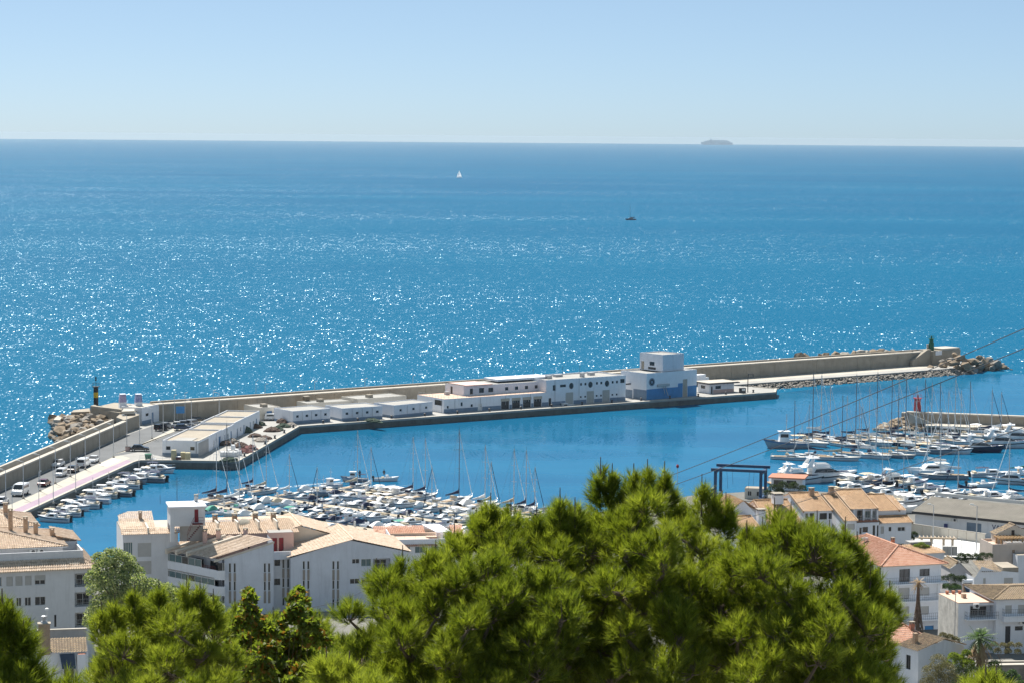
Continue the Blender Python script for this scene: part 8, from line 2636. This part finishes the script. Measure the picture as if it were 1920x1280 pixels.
MB().loft([[(-2.4, -1, 0.5), (2.2, -1, 0.5), (2.2, 1, 0.5), (-2.4, 1, 0.5)], [(-2.4, -1, 2.3), (1.6, -1, 2.3), (1.6, 1, 2.3), (-2.4, 1, 2.3)], [(-2.2, -0.85, 2.5), (1.2, -0.85, 2.5), (1.2, 0.85, 2.5), (-2.2, 0.85, 2.5)]]).build('body', 'car_white', t)
MB().box(-1.6, 1.2, -1.02, -1.002, 1.4, 2.0).build('window', 'glass_dark', t)
for x in (-1.5, 1.4):
    for s in (1, -1):
        MB().tube((x, s * 0.8, 0.38), (x, s * 1.02, 0.38), 0.38, n=12).build('wheel', 'tyre', t)
CAR2 = car()
for (px, py, lab) in ((1877, 1196, 'white car parked below the old roofed house'), (1910, 1195, 'white car parked beside the garden wall in front of the dark door')):
    q = P(px, py, 5.2)
    copy_tree(CAR2, (q.x, q.y, 5.22), R(5), lab, 'cars below the white houses', 1.0, {'body': 'car_white', 'roof': 'car_white'})
drop_tree(CAR2)
# street lamps of the boatyard street
L2 = lamp(7.0, 0.9)
for (px, py, z, lab, h) in ((1749, 1022, 2.6, 'slim pale street lamp beside the pergola', 1.05), (1830, 1040, 2.6, 'street lamp with a double arm on the white square', 1.25), (1783, 1076, 4.0, 'slim pale street lamp beside the grey gabled store', 0.75), (1774 + 28, 1050, 3.0, 'dark wooden pole standing by the hedge', 0.55)):
    q = P(px, py, z)
    copy_tree(L2, (q.x, q.y, z), R(180), lab, None, h)
drop_tree(L2)
# boats and trailers ashore in the boatyard
PROTO2 = {'M': motorboat(7.2), 'O': openboat(5.6), 'N': motorboat(9.6)}
for (px, py, k, hd, sc, lab) in ((1702, 946, 'M', 20, 1.1, 'white motor cruiser on stands in the boatyard beside the brown roofs'), (1716, 943, 'N', 15, 0.9, 'white big motor cruiser on stands in the boatyard behind the shed'), (1736, 944, 'O', 25, 1.2, 'white open boat ashore at the corner of the shed'), (1690, 957, 'O', 5, 1.2, 'open boat on a trailer by the boatyard gate'), (1760, 944, 'M', 10, 1.0, 'white motor cruiser ashore behind the grey shed roof'), (1785, 943, 'M', 12, 1.0, 'small cruiser ashore beside the shed ridge')):
    q = P(px, py, 2.4)
    o = copy_tree(PROTO2[k], (q.x, q.y, 2.3), R(hd), lab, 'boats ashore in the boatyard', sc)
    MB().box(-1.6, -1.3, -0.6, 0.6, -1.0, -0.2).box(1.2, 1.5, -0.4, 0.4, -1.0, -0.2).build('stand', 'metal_dark', o)
for x in PROTO2.values():
    drop_tree(x)
t = thing('harbour_bar', 'small building with a flat pale red roof beside the boat hoist', 'building', (*P(1446, 918, 1.6).xy, 1.6), R(-14))
block(t, 0, 0, 6.5, 5, 0, 2.6, 'white_paint', {'front': [(0.5, 2.5, 0.6, 2.2, 'gd'), (3.2, 5.2, 0.6, 2.2, 'gd')]}, roof=None)
MB().box(-0.6, 7.1, -0.8, 5.5, 2.603, 2.85).build('roof', 'terracotta', t)
t = thing('hoist_office', 'low pale office behind the boat hoist', 'building', (*P(1396, 936, 1.6).xy, 1.6), R(-12))
block(t, 0, 0, 4.5, 3, 0, 2.4, 'gel_cream', {'front': [(0.6, 1.4, 0.8, 1.8, 'g'), (2.4, 3.4, 0.8, 1.8, 'g')]}, roof='concrete')
q = P(1270, 905, 0)
t = thing('channel_marker', 'thin post with a small dark topmark standing in the basin', 'post', (q.x, q.y, 0))
MB().tube((0, 0, -1), (0, 0, 4.0), 0.08).build('pole', 'frame_white', t)
MB().lathe([(0.05, 3.3), (0.3, 3.5), (0.3, 3.9), (0.05, 4.2)], 8).build('topmark', 'beacon_red', t)

# overhead wires crossing the view
def wire(lab, a, b, sag, r=0.02):
    t = thing('overhead_wire', lab, 'wire', a)
    a, b = Vector(a), Vector(b)
    pts = []
    for k in range(25):
        f = k / 24
        p = a + (b - a) * f - Vector((0, 0, sag * 4 * f * (1 - f)))
        pts.append(p - a)
    MB().chain(pts, r, 5).build('cable', 'metal_dark', t)
wire('upper overhead cable slanting across the harbour', Q(1990, 586, 95), Q(1225, 903, 150), 0.15, 0.02)
wire('lower overhead cable slanting across the harbour', Q(1990, 624, 95), Q(1240, 917, 150), 0.15, 0.02)
wire('thin cable rising over the townhouse roofs', Q(1990, 776, 150), Q(1340, 987, 300), 0.3, 0.03)
wire('short pale cable crossing the white apartment wall', Q(520, 1145, 150), Q(690, 1103, 200), 0.4, 0.025)
# ------------------------------------------------------------------ trees and shrubs
nr = np.random.default_rng(5)
def unit(v):
    return v / np.maximum(1e-9, np.linalg.norm(v, axis=-1, keepdims=True))
def tri_mesh(name, V, m, parent):
    """V: (n, 3, 3) triangles -> one mesh of loose leaf faces"""
    n = len(V)
    me = bpy.data.meshes.new(name)
    me.vertices.add(n * 3)
    me.vertices.foreach_set('co', np.ascontiguousarray(V, dtype=np.float32).ravel())
    me.loops.add(n * 3)
    me.loops.foreach_set('vertex_index', np.arange(n * 3, dtype=np.int32))
    me.polygons.add(n)
    me.polygons.foreach_set('loop_start', np.arange(0, n * 3, 3, dtype=np.int32))
    me.polygons.foreach_set('loop_total', np.full(n, 3, dtype=np.int32))
    me.materials.append(MATS[m])
    me.update()
    me.validate()
    o = bpy.data.objects.new(name, me)
    COL.objects.link(o)
    if parent:
        o.parent = parent
    return o

def needles(shoot_base, shoot_dir, shoot_len, per, nlen=(0.075, 0.115), w=0.0045, spread=(0.45, 1.05)):
    """bottle-brush tufts: per needles on each shoot"""
    n = len(shoot_base)
    k = n * per
    idx = np.repeat(np.arange(n), per)
    f = nr.uniform(0.12, 1.0, k) ** 0.8
    base = shoot_base[idx] + shoot_dir[idx] * (shoot_len[idx] * f)[:, None]
    ax = shoot_dir[idx]
    r = unit(nr.normal(size=(k, 3)))
    perp = unit(r - ax * np.sum(r * ax, axis=1, keepdims=True))
    a = nr.uniform(*spread, k) * (1.15 - 0.55 * f)
    d = ax * np.cos(a)[:, None] + perp * np.sin(a)[:, None]
    d[:, 2] += 0.08
    d = unit(d)
    ln = nr.uniform(*nlen, k)
    side = unit(np.cross(d, unit(nr.normal(size=(k, 3)))))
    V = np.empty((k, 3, 3))
    V[:, 0] = base - side * (w / 2)
    V[:, 1] = base + side * (w / 2)
    V[:, 2] = base + d * ln[:, None] + np.array([0, 0, -0.008])
    return V

def pine(label, base, blobs, per_blob, mats=('pine_needle',), per=56, tips=(), name='pine_tree', w=0.0048, seed=1):
    """pine: trunk, limbs out to every clump, clumps of upturned needle shoots; blobs = [(centre, radius)]"""
    rnd = random.Random(seed)
    t = thing(name, label, 'tree', base)
    B = Vector(base)
    top = max(c.z for c, r in blobs)
    axis_top = Vector((sum(c.x for c, r in blobs) / len(blobs), sum(c.y for c, r in blobs) / len(blobs), top - 0.5))
    tr = MB()
    h = axis_top.z - B.z
    pts, rad = [], []
    for i in range(9):
        f = i / 8
        p = B + (axis_top - B) * f + Vector((rnd.uniform(-0.12, 0.12), rnd.uniform(-0.12, 0.12), 0)) * (1 if 0 < i else 0)
        pts.append(p - B)
        rad.append(0.19 * (1 - f) ** 0.8 + 0.03)
    tr.chain(pts, rad, 8)
    tr.build('trunk', 'bark', t)
    br = MB()
    SB, SD, SL = [], [], []
    placed = []
    for c, r in sorted(blobs, key=lambda q: q[0].z):
        # limb from the trunk to the clump
        near = [q for q in placed if q.z < c.z - 0.1 and (q - c).length < 1.1]
        f = min(0.9, max(0.2, (c.z - B.z) / h - 0.3))
        s = min(near, key=lambda q: (q - c).length) if near else B + (axis_top - B) * f
        placed.append(c)
        mid = s + (c - s) * 0.55 + Vector((0, 0, -0.15 * r))
        e = c + Vector((0, 0, -0.25 * r))
        q0, q1, q2 = s - B, mid - B, e - B
        br.chain([q0, q1, q2], [0.03, 0.018, 0.01], 5)
        n = max(6, int(per_blob * (r / 0.28) ** 2))
        for k in range(n):
            d = Vector((rnd.gauss(0, 1), rnd.gauss(0, 1), rnd.gauss(0.45, 0.8))).normalized()
            if d.z < -0.55:
                continue
            rr = r * rnd.uniform(0.45, 1.0)
            p = c + Vector((d.x * rr, d.y * rr, d.z * rr * 0.85))
            sd = (d * 0.75 + Vector((0, 0, 0.75)) + Vector((rnd.uniform(-0.3, 0.3), rnd.uniform(-0.3, 0.3), rnd.uniform(-0.2, 0.2)))).normalized()
            ln = rnd.uniform(0.08, 0.16)
            SB.append(p - sd * ln * 0.6 - B)
            SD.append(sd)
            SL.append(ln)
            if k % 4 == 0:
                br.chain([q2, (p - B) - sd * ln * 0.6, p - B + sd * ln * 0.3], [0.008, 0.005, 0.003], 3)
    for c, ln in tips:                      # leading shoots that stand up out of the outline
        for k in range(int(26 + ln * 90)):
            f = rnd.random()
            a = rnd.uniform(0, 6.28)
            out = Vector((math.cos(a), math.sin(a), 0))
            p = c + Vector((0, 0, -ln * 1.5 * (1 - f) - 0.15))
            p = p + out * (0.07 * (1 - f) * rnd.random())
            sd = (out * (0.95 - 0.75 * f) + Vector((0, 0, 0.85))).normalized()
            l2 = rnd.uniform(0.10, 0.17)
            SB.append(p - B)
            SD.append(sd)
            SL.append(l2)
        br.chain([c - Vector((0, 0, ln * 1.4)) - B, c + Vector((0, 0, 0.08)) - B], [0.012, 0.005], 4)
    bo = br.build('branches', 'bark', t)
    bo['kind'] = 'stuff'
    SB, SD, SL = (np.array([tuple(v) for v in SB]), np.array([tuple(v) for v in SD]), np.array(SL))
    if len(mats) > 1:
        sel = nr.random(len(SB)) < 0.42
        for m, s_ in ((mats[0], ~sel), (mats[1], sel)):
            o = tri_mesh('crown', needles(SB[s_], SD[s_], SL[s_], per, w=w), m, t)
            o['kind'] = 'stuff'
    else:
        o = tri_mesh('crown', needles(SB, SD, SL, per, w=w), mats[0], t)
        o['kind'] = 'stuff'
    return t

def outline_blobs(top, bottom, x0, x1, step, D, bulge, rpx, seed, dy=0):
    """clumps filling the space under an outline given as [(column, row)] of the photograph, set at their own depth"""
    rnd = random.Random(seed)
    out = []
    top = [(a, b + dy) for a, b in top]
    def ty(x):
        for (xa, ya), (xb, yb) in zip(top, top[1:]):
            if xa <= x <= xb:
                return ya + (yb - ya) * (x - xa) / (xb - xa)
        return 5000
    y = min(p[1] for p in top)
    row = 0
    while y < bottom:
        x = x0 + (step / 2 if row % 2 else 0)
        while x <= x1:
            X, Y = x + rnd.uniform(-0.33, 0.33) * step, y + rnd.uniform(-0.33, 0.33) * step
            r = rpx * rnd.uniform(0.7, 1.15)
            lim = ty(X) + r * 0.55
            if Y > lim - step * 0.15:
                Yc = max(Y, lim)
                e = 1 - min(1, ((X - (x0 + x1) / 2) / ((x1 - x0) / 2)) ** 2)
                dep = min(1.0, max(0.0, (Yc - lim) / 160))
                d = D - bulge * math.sqrt(max(0, e)) * (0.25 + 0.75 * dep) + rnd.uniform(-0.45, 0.45)
                out.append((Q(X, Yc, d), r / FPX * d))
                if Yc > lim + 110:
                    out.append((Q(X + rnd.uniform(-25, 25), Yc, d + 1.9), r * 1.1 / FPX * d))
                if rnd.random() < 0.9:
                    d2 = d + rnd.uniform(0.6, 1.4)
                    out.append((Q(X + rnd.uniform(-20, 20), Yc + 22, d2), r / FPX * d2))
            x += step
        y += step * 0.82
        row += 1
    return out
def tips_px(lst, D):
    return [(Q(x, y, D), l / FPX * D) for x, y, l in lst]

# --- the great pine and its neighbours below the camera
topC = [(632, 1230), (645, 1150), (668, 1100), (705, 1068), (745, 1052), (780, 1062), (815, 1040), (850, 1002), (885, 985), (905, 962), (940, 958), (965, 975), (1000, 985), (1030, 960), (1065, 950), (1090, 975), (1120, 985)]
C = pine('broad pine crown standing in front of the white terrace house and the small boat marina', (-2.6, 20.5, hill_z(0, 20.5) - 0.2), outline_blobs(topC, 1330, 646, 1120, 50, 21.0, 1.6, 46, 3, 10), 95, ('pine_needle', 'pine_needle_light'),
         tips=tips_px([(755, 1038, 34), (706, 1062, 26), (817, 1028, 30), (852, 993, 30), (920, 940, 40), (958, 952, 26), (1006, 962, 34), (1050, 930, 42), (893, 968, 30), (1078, 948, 30)], 20.8), seed=11)
topB = [(1075, 1000), (1105, 950), (1122, 905), (1150, 892), (1180, 897), (1205, 888), (1240, 890), (1262, 905), (1290, 935), (1310, 935), (1335, 940), (1362, 975), (1385, 1010)]
B_ = pine('tallest pine crown in the middle of the slope, its top crossing the harbour water', (1.1, 21.5, hill_z(0, 21.5) - 0.2), outline_blobs(topB, 1330, 1085, 1380, 50, 21.6, 1.7, 46, 4, 36), 95, ('pine_needle', 'pine_needle_light'),
          tips=tips_px([(1126, 872, 44), (1148, 884, 30), (1188, 884, 26), (1214, 876, 30), (1246, 880, 34), (1250, 906, 30), (1316, 904, 46), (1340, 925, 30), (1361, 938, 34)], 21.4), seed=12)
topA = [(1370, 1030), (1395, 1000), (1425, 990), (1450, 972), (1485, 975), (1510, 992), (1535, 988), (1560, 1002), (1588, 998), (1608, 1030), (1622, 1075), (1650, 1092), (1668, 1112), (1674, 1160), (1660, 1200), (1678, 1245), (1684, 1290)]
A_ = pine('spreading pine crown covering the foot of the brown roofed townhouses', (3.0, 20.6, hill_z(0, 20.6) - 0.2), outline_blobs(topA, 1330, 1345, 1652, 50, 21.2, 1.6, 46, 5, 10), 95, ('pine_needle', 'pine_needle_light'),
          tips=tips_px([(1452, 948, 40), (1483, 956, 36), (1430, 984, 30), (1532, 972, 34), (1585, 984, 34), (1607, 1012, 30), (1632, 1068, 30), (1668, 1104, 34), (1400, 990, 26), (1555, 990, 26)], 21.0), seed=13)
topD = [(150, 1290), (172, 1190), (190, 1150), (220, 1135), (255, 1118), (300, 1112), (345, 1104), (372, 1110), (395, 1125), (420, 1150), (450, 1190)]
D_ = pine('lower pine crown between the cream apartments and the terraced apartments', (-3.6, 23.0, hill_z(0, 23) - 0.2), outline_blobs(topD, 1330, 196, 440, 50, 23.4, 1.3, 46, 6, 24), 90, ('pine_needle_light', 'pine_needle'),
          tips=tips_px([(252, 1106, 34), (298, 1100, 34), (350, 1092, 38), (375, 1102, 28), (215, 1128, 28), (190, 1142, 30), (400, 1118, 26)], 23.0), seed=14)
topJ = [(385, 1170), (410, 1150), (440, 1148), (475, 1160), (510, 1165), (540, 1160), (580, 1158), (610, 1172), (640, 1178), (665, 1200)]
J_ = pine('pine crown behind the rusty sprigs below the terraced apartments', (-2.0, 26.5, hill_z(0, 26.5) - 0.2), outline_blobs(topJ, 1330, 400, 650, 50, 26.4, 0.9, 42, 10), 95, ('pine_needle_light', 'pine_needle'), tips=tips_px([(440, 1134, 30), (512, 1150, 26), (600, 1152, 28)], 26.2), seed=18)
topG = [(-120, 1100), (-70, 1108), (-30, 1120), (0, 1132), (18, 1150), (32, 1185), (45, 1215), (75, 1236), (110, 1252), (150, 1266), (200, 1295)]
G_ = pine('nearest pine branches rising in front of the brick chimney house', (-3.9, 15.5, hill_z(0, 15.5) - 0.4), outline_blobs(topG, 1340, -100, 140, 56, 16.6, 0.8, 48, 7, 26), 110, ('pine_needle',),
          tips=tips_px([(4, 1124, 34), (24, 1146, 30), (44, 1182, 34), (-16, 1118, 30)], 16.2), seed=15)
topH = [(560, 1300), (585, 1262), (620, 1238), (655, 1245), (690, 1262), (730, 1290)]
H_ = pine('low yellowish pine sprigs at the foot of the broad pine crown', (-1.5, 17.0, hill_z(0, 17.0) - 0.4), outline_blobs(topH, 1340, 560, 730, 46, 17.4, 0.4, 44, 8), 110, ('pine_needle_light',), tips=tips_px([(612, 1232, 34), (655, 1240, 30)], 17.2), seed=16)
topI = [(1812, 1315), (1830, 1282), (1848, 1272), (1866, 1274), (1880, 1286), (1895, 1298), (1910, 1315)]
I_ = pine('yellow green pine tips poking up below the palm', (3.7, 18.0, hill_z(0, 18.0) - 0.3), outline_blobs(topI, 1345, 1812, 1910, 40, 18.4, 0.3, 36, 9), 110, ('pine_needle_light',), tips=tips_px([(1848, 1262, 18), (1868, 1266, 18)], 18.2), seed=17)

# --- broad leaved trees and shrubs
def leaves(blobs, count, size, origin, shell=(0.35, 1.05), aspect=0.55, flat=0.3):
    cs = np.array([tuple(c) for c, r in blobs])
    rs = np.array([r if isinstance(r, float) else r for c, r in blobs])
    wts = rs ** 2
    i = nr.choice(len(blobs), count, p=wts / wts.sum())
    d = unit(nr.normal(size=(count, 3)))
    d[:, 2] = np.where(d[:, 2] < -0.4, -d[:, 2], d[:, 2])
    rr = rs[i] * nr.uniform(*shell, count) ** 0.6
    p = cs[i] + d * rr[:, None] * np.array([1, 1, 0.9]) - np.array(tuple(origin))
    ax = unit(nr.normal(size=(count, 3)) + d * 0.6)
    sd = unit(np.cross(ax, unit(nr.normal(size=(count, 3)))))
    s = nr.uniform(0.65, 1.3, count) * size
    V = np.empty((count * 2, 3, 3))
    a, b = p - ax * (s / 2)[:, None], p + ax * (s / 2)[:, None]
    l, r = p + sd * (s * aspect / 2)[:, None], p - sd * (s * aspect / 2)[:, None]
    V[0::2, 0], V[0::2, 1], V[0::2, 2] = a, l, b
    V[1::2, 0], V[1::2, 1], V[1::2, 2] = b, r, a
    return V
def broadleaf(name, label, base, blobs, count, size, m, m2=None, frac2=0.15, trunk=0.25, cat='tree', crown='crown'):
    t = thing(name, label, cat, base)
    B = Vector(base)
    top = max(blobs, key=lambda q: q[0].z)[0]
    tr = MB()
    rnd = random.Random(label)
    tr.chain([Vector((0, 0, -0.3)), (top - B) * 0.45 + Vector((rnd.uniform(-0.3, 0.3), 0, 0)) * trunk, (top - B) * 0.85], [trunk, trunk * 0.7, trunk * 0.3], 7)
    tr.build('trunk', 'bark', t)
    br = MB()
    for c, r in blobs:
        s = (top - B) * rnd.uniform(0.35, 0.7)
        br.chain([s, s + ((c - B) - s) * 0.6 + Vector((0, 0, 0.2 * r)), c - B], [trunk * 0.4, trunk * 0.2, trunk * 0.06], 4)
    o = br.build('branches', 'bark', t)
    o['kind'] = 'stuff'
    n2 = int(count * frac2) if m2 else 0
    o = tri_mesh(crown, leaves(blobs, count - n2, size, B), m, t)
    o['kind'] = 'stuff'
    if n2:
        o = tri_mesh(crown, leaves(blobs, n2, size, B), m2, t)
        o['kind'] = 'stuff'
    return t
def px_blobs(lst, D, jitter=0.0, seed=0):
    rnd = random.Random(seed)
    out = []
    for x, y, r in lst:
        d = D + rnd.uniform(-jitter, jitter)
        out.append((Q(x, y, d), r / FPX * d))
    return out
def gbase(x, y, D, dz=0.0):
    q = Q(x, y, D)
    return Vector((q.x, D, hill_z(q.x, D) + dz))

bl = px_blobs([(212, 1046, 24), (230, 1058, 28), (198, 1070, 28), (186, 1048, 16), (246, 1078, 28), (215, 1095, 34), (255, 1102, 32), (190, 1105, 30), (282, 1108, 28), (230, 1128, 36), (310, 1116, 28), (270, 1135, 36), (335, 1124, 26), (200, 1140, 36), (300, 1145, 36), (360, 1130, 24), (385, 1136, 22), (340, 1155, 34), (240, 1165, 40), (405, 1142, 18), (380, 1165, 34), (178, 1085, 22), (188, 1160, 34), (290, 1180, 40)], 290, 2.0, 3)
broadleaf('poplar_tree', 'large grey green poplar between the two apartment buildings', gbase(250, 1100, 290), bl, 34000, 0.30, 'silver_leaf', 'palm_green', 0.25, 0.4)
bl = px_blobs([(465, 1104, 9), (468, 1116, 11), (462, 1130, 12), (470, 1145, 15), (455, 1160, 18), (482, 1165, 18), (560, 1102, 9), (552, 1115, 11), (566, 1122, 12), (556, 1138, 14), (572, 1145, 12), (545, 1155, 16), (580, 1168, 16), (500, 1180, 18), (520, 1168, 12), (440, 1185, 18), (470, 1198, 22), (530, 1195, 22), (560, 1192, 20), (600, 1198, 18), (425, 1212, 18), (500, 1218, 24), (455, 1232, 24), (550, 1228, 24), (590, 1230, 22), (485, 1252, 26), (525, 1256, 26), (440, 1268, 24), (570, 1262, 24), (610, 1262, 20), (500, 1288, 26), (545, 1292, 26)], 24.2, 0.7, 4)
bl = [(c + Vector((0, 0, -0.04)), q * 1.35) for c, q in bl]
broadleaf('carob_tree', 'leafy tree with rusty sprigs in front of the terraced apartments', (-2.4, 24.8, hill_z(0, 24.8) - 0.2), bl, 10000, 0.08, 'broad_leaf', 'rusty_leaf', 0.14, 0.03)

for (name, lab, lst, D, count, size, m) in (
    ('oleander_bush', 'dry beige green bush below the small gabled house', [(1760, 1240, 18), (1748, 1262, 22), (1772, 1258, 22), (1760, 1280, 26), (1785, 1275, 20), (1740, 1285, 20)], 284, 7000, 0.16, 'scrub_leaf'),
    ('fig_bush', 'green leafy bush under the palm skirt', [(1788, 1232, 12), (1800, 1240, 15), (1775, 1248, 12), (1812, 1225, 10), (1815, 1245, 14)], 287, 4200, 0.2, 'broad_leaf'),
    ('ivy_mass', 'dark green shrubs in the shade behind the palm trunk', [(1800, 1262, 18), (1822, 1262, 18), (1845, 1262, 16), (1865, 1248, 14), (1868, 1268, 14), (1825, 1285, 20), (1855, 1285, 18), (1800, 1282, 20)], 289, 7000, 0.2, 'dark_leaf'),
    ('lemon_bush', 'bright green bush in front of the stone retaining wall', [(1876, 1262, 9), (1886, 1268, 10), (1898, 1262, 10), (1906, 1270, 9), (1892, 1278, 12), (1914, 1282, 10)], 283, 3600, 0.18, 'palm_green'),
    ('scrub_strip', 'dry grassy scrub along the pale garden wall', [(1865, 1208, 8), (1880, 1210, 8), (1895, 1209, 8), (1910, 1210, 8), (1870, 1220, 8), (1890, 1221, 8), (1908, 1222, 8), (1852, 1214, 9)], 309, 3200, 0.16, 'scrub_leaf'),
    ('cypress_hedge', 'dark green clipped hedge beside the grey utility cabinets', [(1803, 1044, 10), (1815, 1045, 10), (1830, 1044, 9), (1843, 1043, 10), (1855, 1042, 8), (1808, 1052, 9), (1838, 1052, 9)], 372, 4200, 0.17, 'dark_leaf'),
    ('olive_bush', 'grey green olive bush beside the grey gabled store', [(1772, 1085, 9), (1784, 1083, 10), (1796, 1087, 10), (1805, 1084, 8), (1775, 1098, 9), (1790, 1100, 9)], 346, 3600, 0.16, 'dark_leaf'),
    ('yellow_bush', 'yellow green bush below the olive beside the peach terrace', [(1774, 1100, 8), (1786, 1103, 8), (1796, 1101, 7)], 340, 2200, 0.15, 'palm_green'),
    ('roof_shrub', 'round green shrub growing in the roof planter', [(1718, 1026, 8), (1728, 1023, 9), (1738, 1026, 7)], 375, 2400, 0.15, 'broad_leaf'),
    ('harbour_bush', 'dark green bush between the boat hoist and the brown roofs', [(1450, 915, 10), (1468, 911, 11), (1488, 912, 11), (1505, 916, 9), (1440, 924, 9), (1462, 922, 10)], 470, 4600, 0.22, 'dark_leaf'),
    ('small_tree', 'small dark tree on the corner of the boatyard street', [(1704, 1004, 8), (1714, 1002, 8), (1709, 1010, 7)], 410, 2000, 0.18, 'dark_leaf'),
    ('climber_bush', 'pale green climber at the foot of the stained side wall', [(1768, 1192, 9), (1780, 1196, 10), (1792, 1200, 9), (1775, 1205, 9)], 312, 2600, 0.15, 'scrub_leaf')):
    blq = px_blobs(lst, D, 0.6, len(name))
    lowest = min(blq, key=lambda q: q[0].z)
    cx = sum(c.x for c, r in blq) / len(blq)
    bz = max(hill_z(cx, D), 0)
    base = Vector((cx, D, min(bz, lowest[0].z)))
    if name == 'roof_shrub':
        base.z = lowest[0].z - 0.5
    broadleaf(name, lab, base, blq, count, size, m, None, 0, 0.06, 'shrub' if 'tree' not in name else 'tree', 'crown')

# --- palms
def frond(mb, o, d, L, droop, w=0.45, n=7, leaf=0.5):
    """a feather or fan frond as folded leaflets along a curved rib"""
    d = Vector(d).normalized()
    side = d.cross(Vector((0, 0, 1)))
    if side.length < 1e-3:
        side = Vector((1, 0, 0))
    side.normalize()
    pts = []
    for i in range(n + 1):
        f = i / n
        pts.append(o + d * (L * f) + Vector((0, 0, -droop * L * f * f)))
    for i in range(n):
        a, b = pts[i], pts[i + 1]
        ww = w * math.sin(math.pi * min(1, (i + 0.6) / n)) + 0.05
        for s in (1, -1):
            tip = b + side * (s * ww) + Vector((0, 0, -0.25 * ww)) + (b - a) * 0.6
            mb.quad(a, b, tip)
    return mb
D0 = 317
q = Q(1722, 1100, D0)
gz = hill_z(q.x, D0)
t = thing('dead_palm', 'dead palm with a star of dry fronds and a shaggy brown trunk skirt', 'palm tree', (q.x, D0, gz))
topz = Q(1722, 1091, D0).z - gz
prof = [(1.5, 0.0), (1.45, topz * 0.12), (1.1, topz * 0.3), (0.75, topz * 0.5), (0.42, topz * 0.68), (0.26, topz * 0.8), (0.2, topz * 0.98)]
MB().lathe([(0.3, 0), (0.22, topz * 0.6), (0.18, topz)], 8).build('trunk', 'palm_bark', t)
sk = MB()
prn = random.Random(3)
for k in range(900):
    f = prn.random() ** 1.3
    z = topz * f
    rr = np.interp(f, [p[1] / topz for p in prof], [p[0] for p in prof])
    a = prn.uniform(0, 6.28)
    p = Vector((rr * 0.8 * math.cos(a), rr * 0.8 * math.sin(a), z))
    e = p + Vector((math.cos(a) * 0.25 * rr, math.sin(a) * 0.25 * rr, -prn.uniform(0.5, 1.3)))
    s_ = Vector((-math.sin(a), math.cos(a), 0)) * prn.uniform(0.04, 0.1)
    if e.z > 0:
        sk.quad(p - s_, p + s_, e)
o = sk.build('trunk_skirt', 'palm_bark', t)
o['kind'] = 'stuff'
for k in range(34):
    a = 2 * math.pi * k / 34 + prn.uniform(-0.1, 0.1)
    el = prn.uniform(-0.5, 0.9)
    m_ = MB()
    frond(m_, Vector((0, 0, topz)), (math.cos(a) * math.cos(el), math.sin(a) * math.cos(el), math.sin(el)), prn.uniform(0.9, 1.35), prn.uniform(0.1, 0.5), 0.16, 4)
    m_.build('frond', 'dry_frond', t)
D0 = 293
q = Q(1836, 1196, D0)
gz = hill_z(q.x, D0) - 1
t = thing('fan_palm', 'green palm with a skirt of dry brown fronds in the gully', 'palm tree', (q.x, D0, gz))
topz = q.z - gz
MB().lathe([(0.35, 0), (0.26, topz * 0.5), (0.3, topz)], 10).build('trunk', 'palm_bark', t)
for k in range(42):
    a = prn.uniform(0, 6.28)
    el = prn.uniform(-0.25, 1.25)
    m_ = MB()
    frond(m_, Vector((0.15 * math.cos(a), 0.15 * math.sin(a), topz)), (math.cos(a) * math.cos(el), math.sin(a) * math.cos(el), math.sin(el)), prn.uniform(2.0, 2.9), prn.uniform(0.25, 0.6), 0.55, 8)
    m_.build('frond', 'palm_green', t)
for k in range(46):
    a = prn.uniform(0, 6.28)
    el = prn.uniform(-1.45, -0.75)
    m_ = MB()
    zz = topz - prn.uniform(0.1, 1.0)
    frond(m_, Vector((0.25 * math.cos(a), 0.25 * math.sin(a), zz)), (math.cos(a) * math.cos(el), math.sin(a) * math.cos(el), math.sin(el)), prn.uniform(1.8, 3.0), prn.uniform(0.05, 0.3), 0.35, 6)
    m_.build('dry_frond', 'dry_frond', t)
# ------------------------------------------------------------------ sea haze
hm, hn, hl, ho = nodes_of('sea_haze')
pv = hn.new('ShaderNodeVolumePrincipled')
pv.inputs['Color'].default_value = (0.56, 0.69, 0.80, 1)
pv.inputs['Density'].default_value = 3.0e-5
pv.inputs['Anisotropy'].default_value = 0.3
hl.new(pv.outputs[0], ho.inputs['Volume'])
hx, z0, z1 = SEA_R + 200, -3.0, 75.8
hv = [(-hx, -hx, z0), (hx, -hx, z0), (hx, hx, z0), (-hx, hx, z0), (-hx, -hx, z1), (hx, -hx, z1), (hx, hx, z1), (-hx, hx, z1)]
hz = mesh_obj('haze', hv, [(3, 2, 1, 0), (4, 5, 6, 7), (0, 1, 5, 4), (1, 2, 6, 5), (2, 3, 7, 6), (3, 0, 4, 7)], 'sea_haze')
hz['kind'] = 'stuff'
hz['label'] = 'pale blue sea haze softening the far horizon'
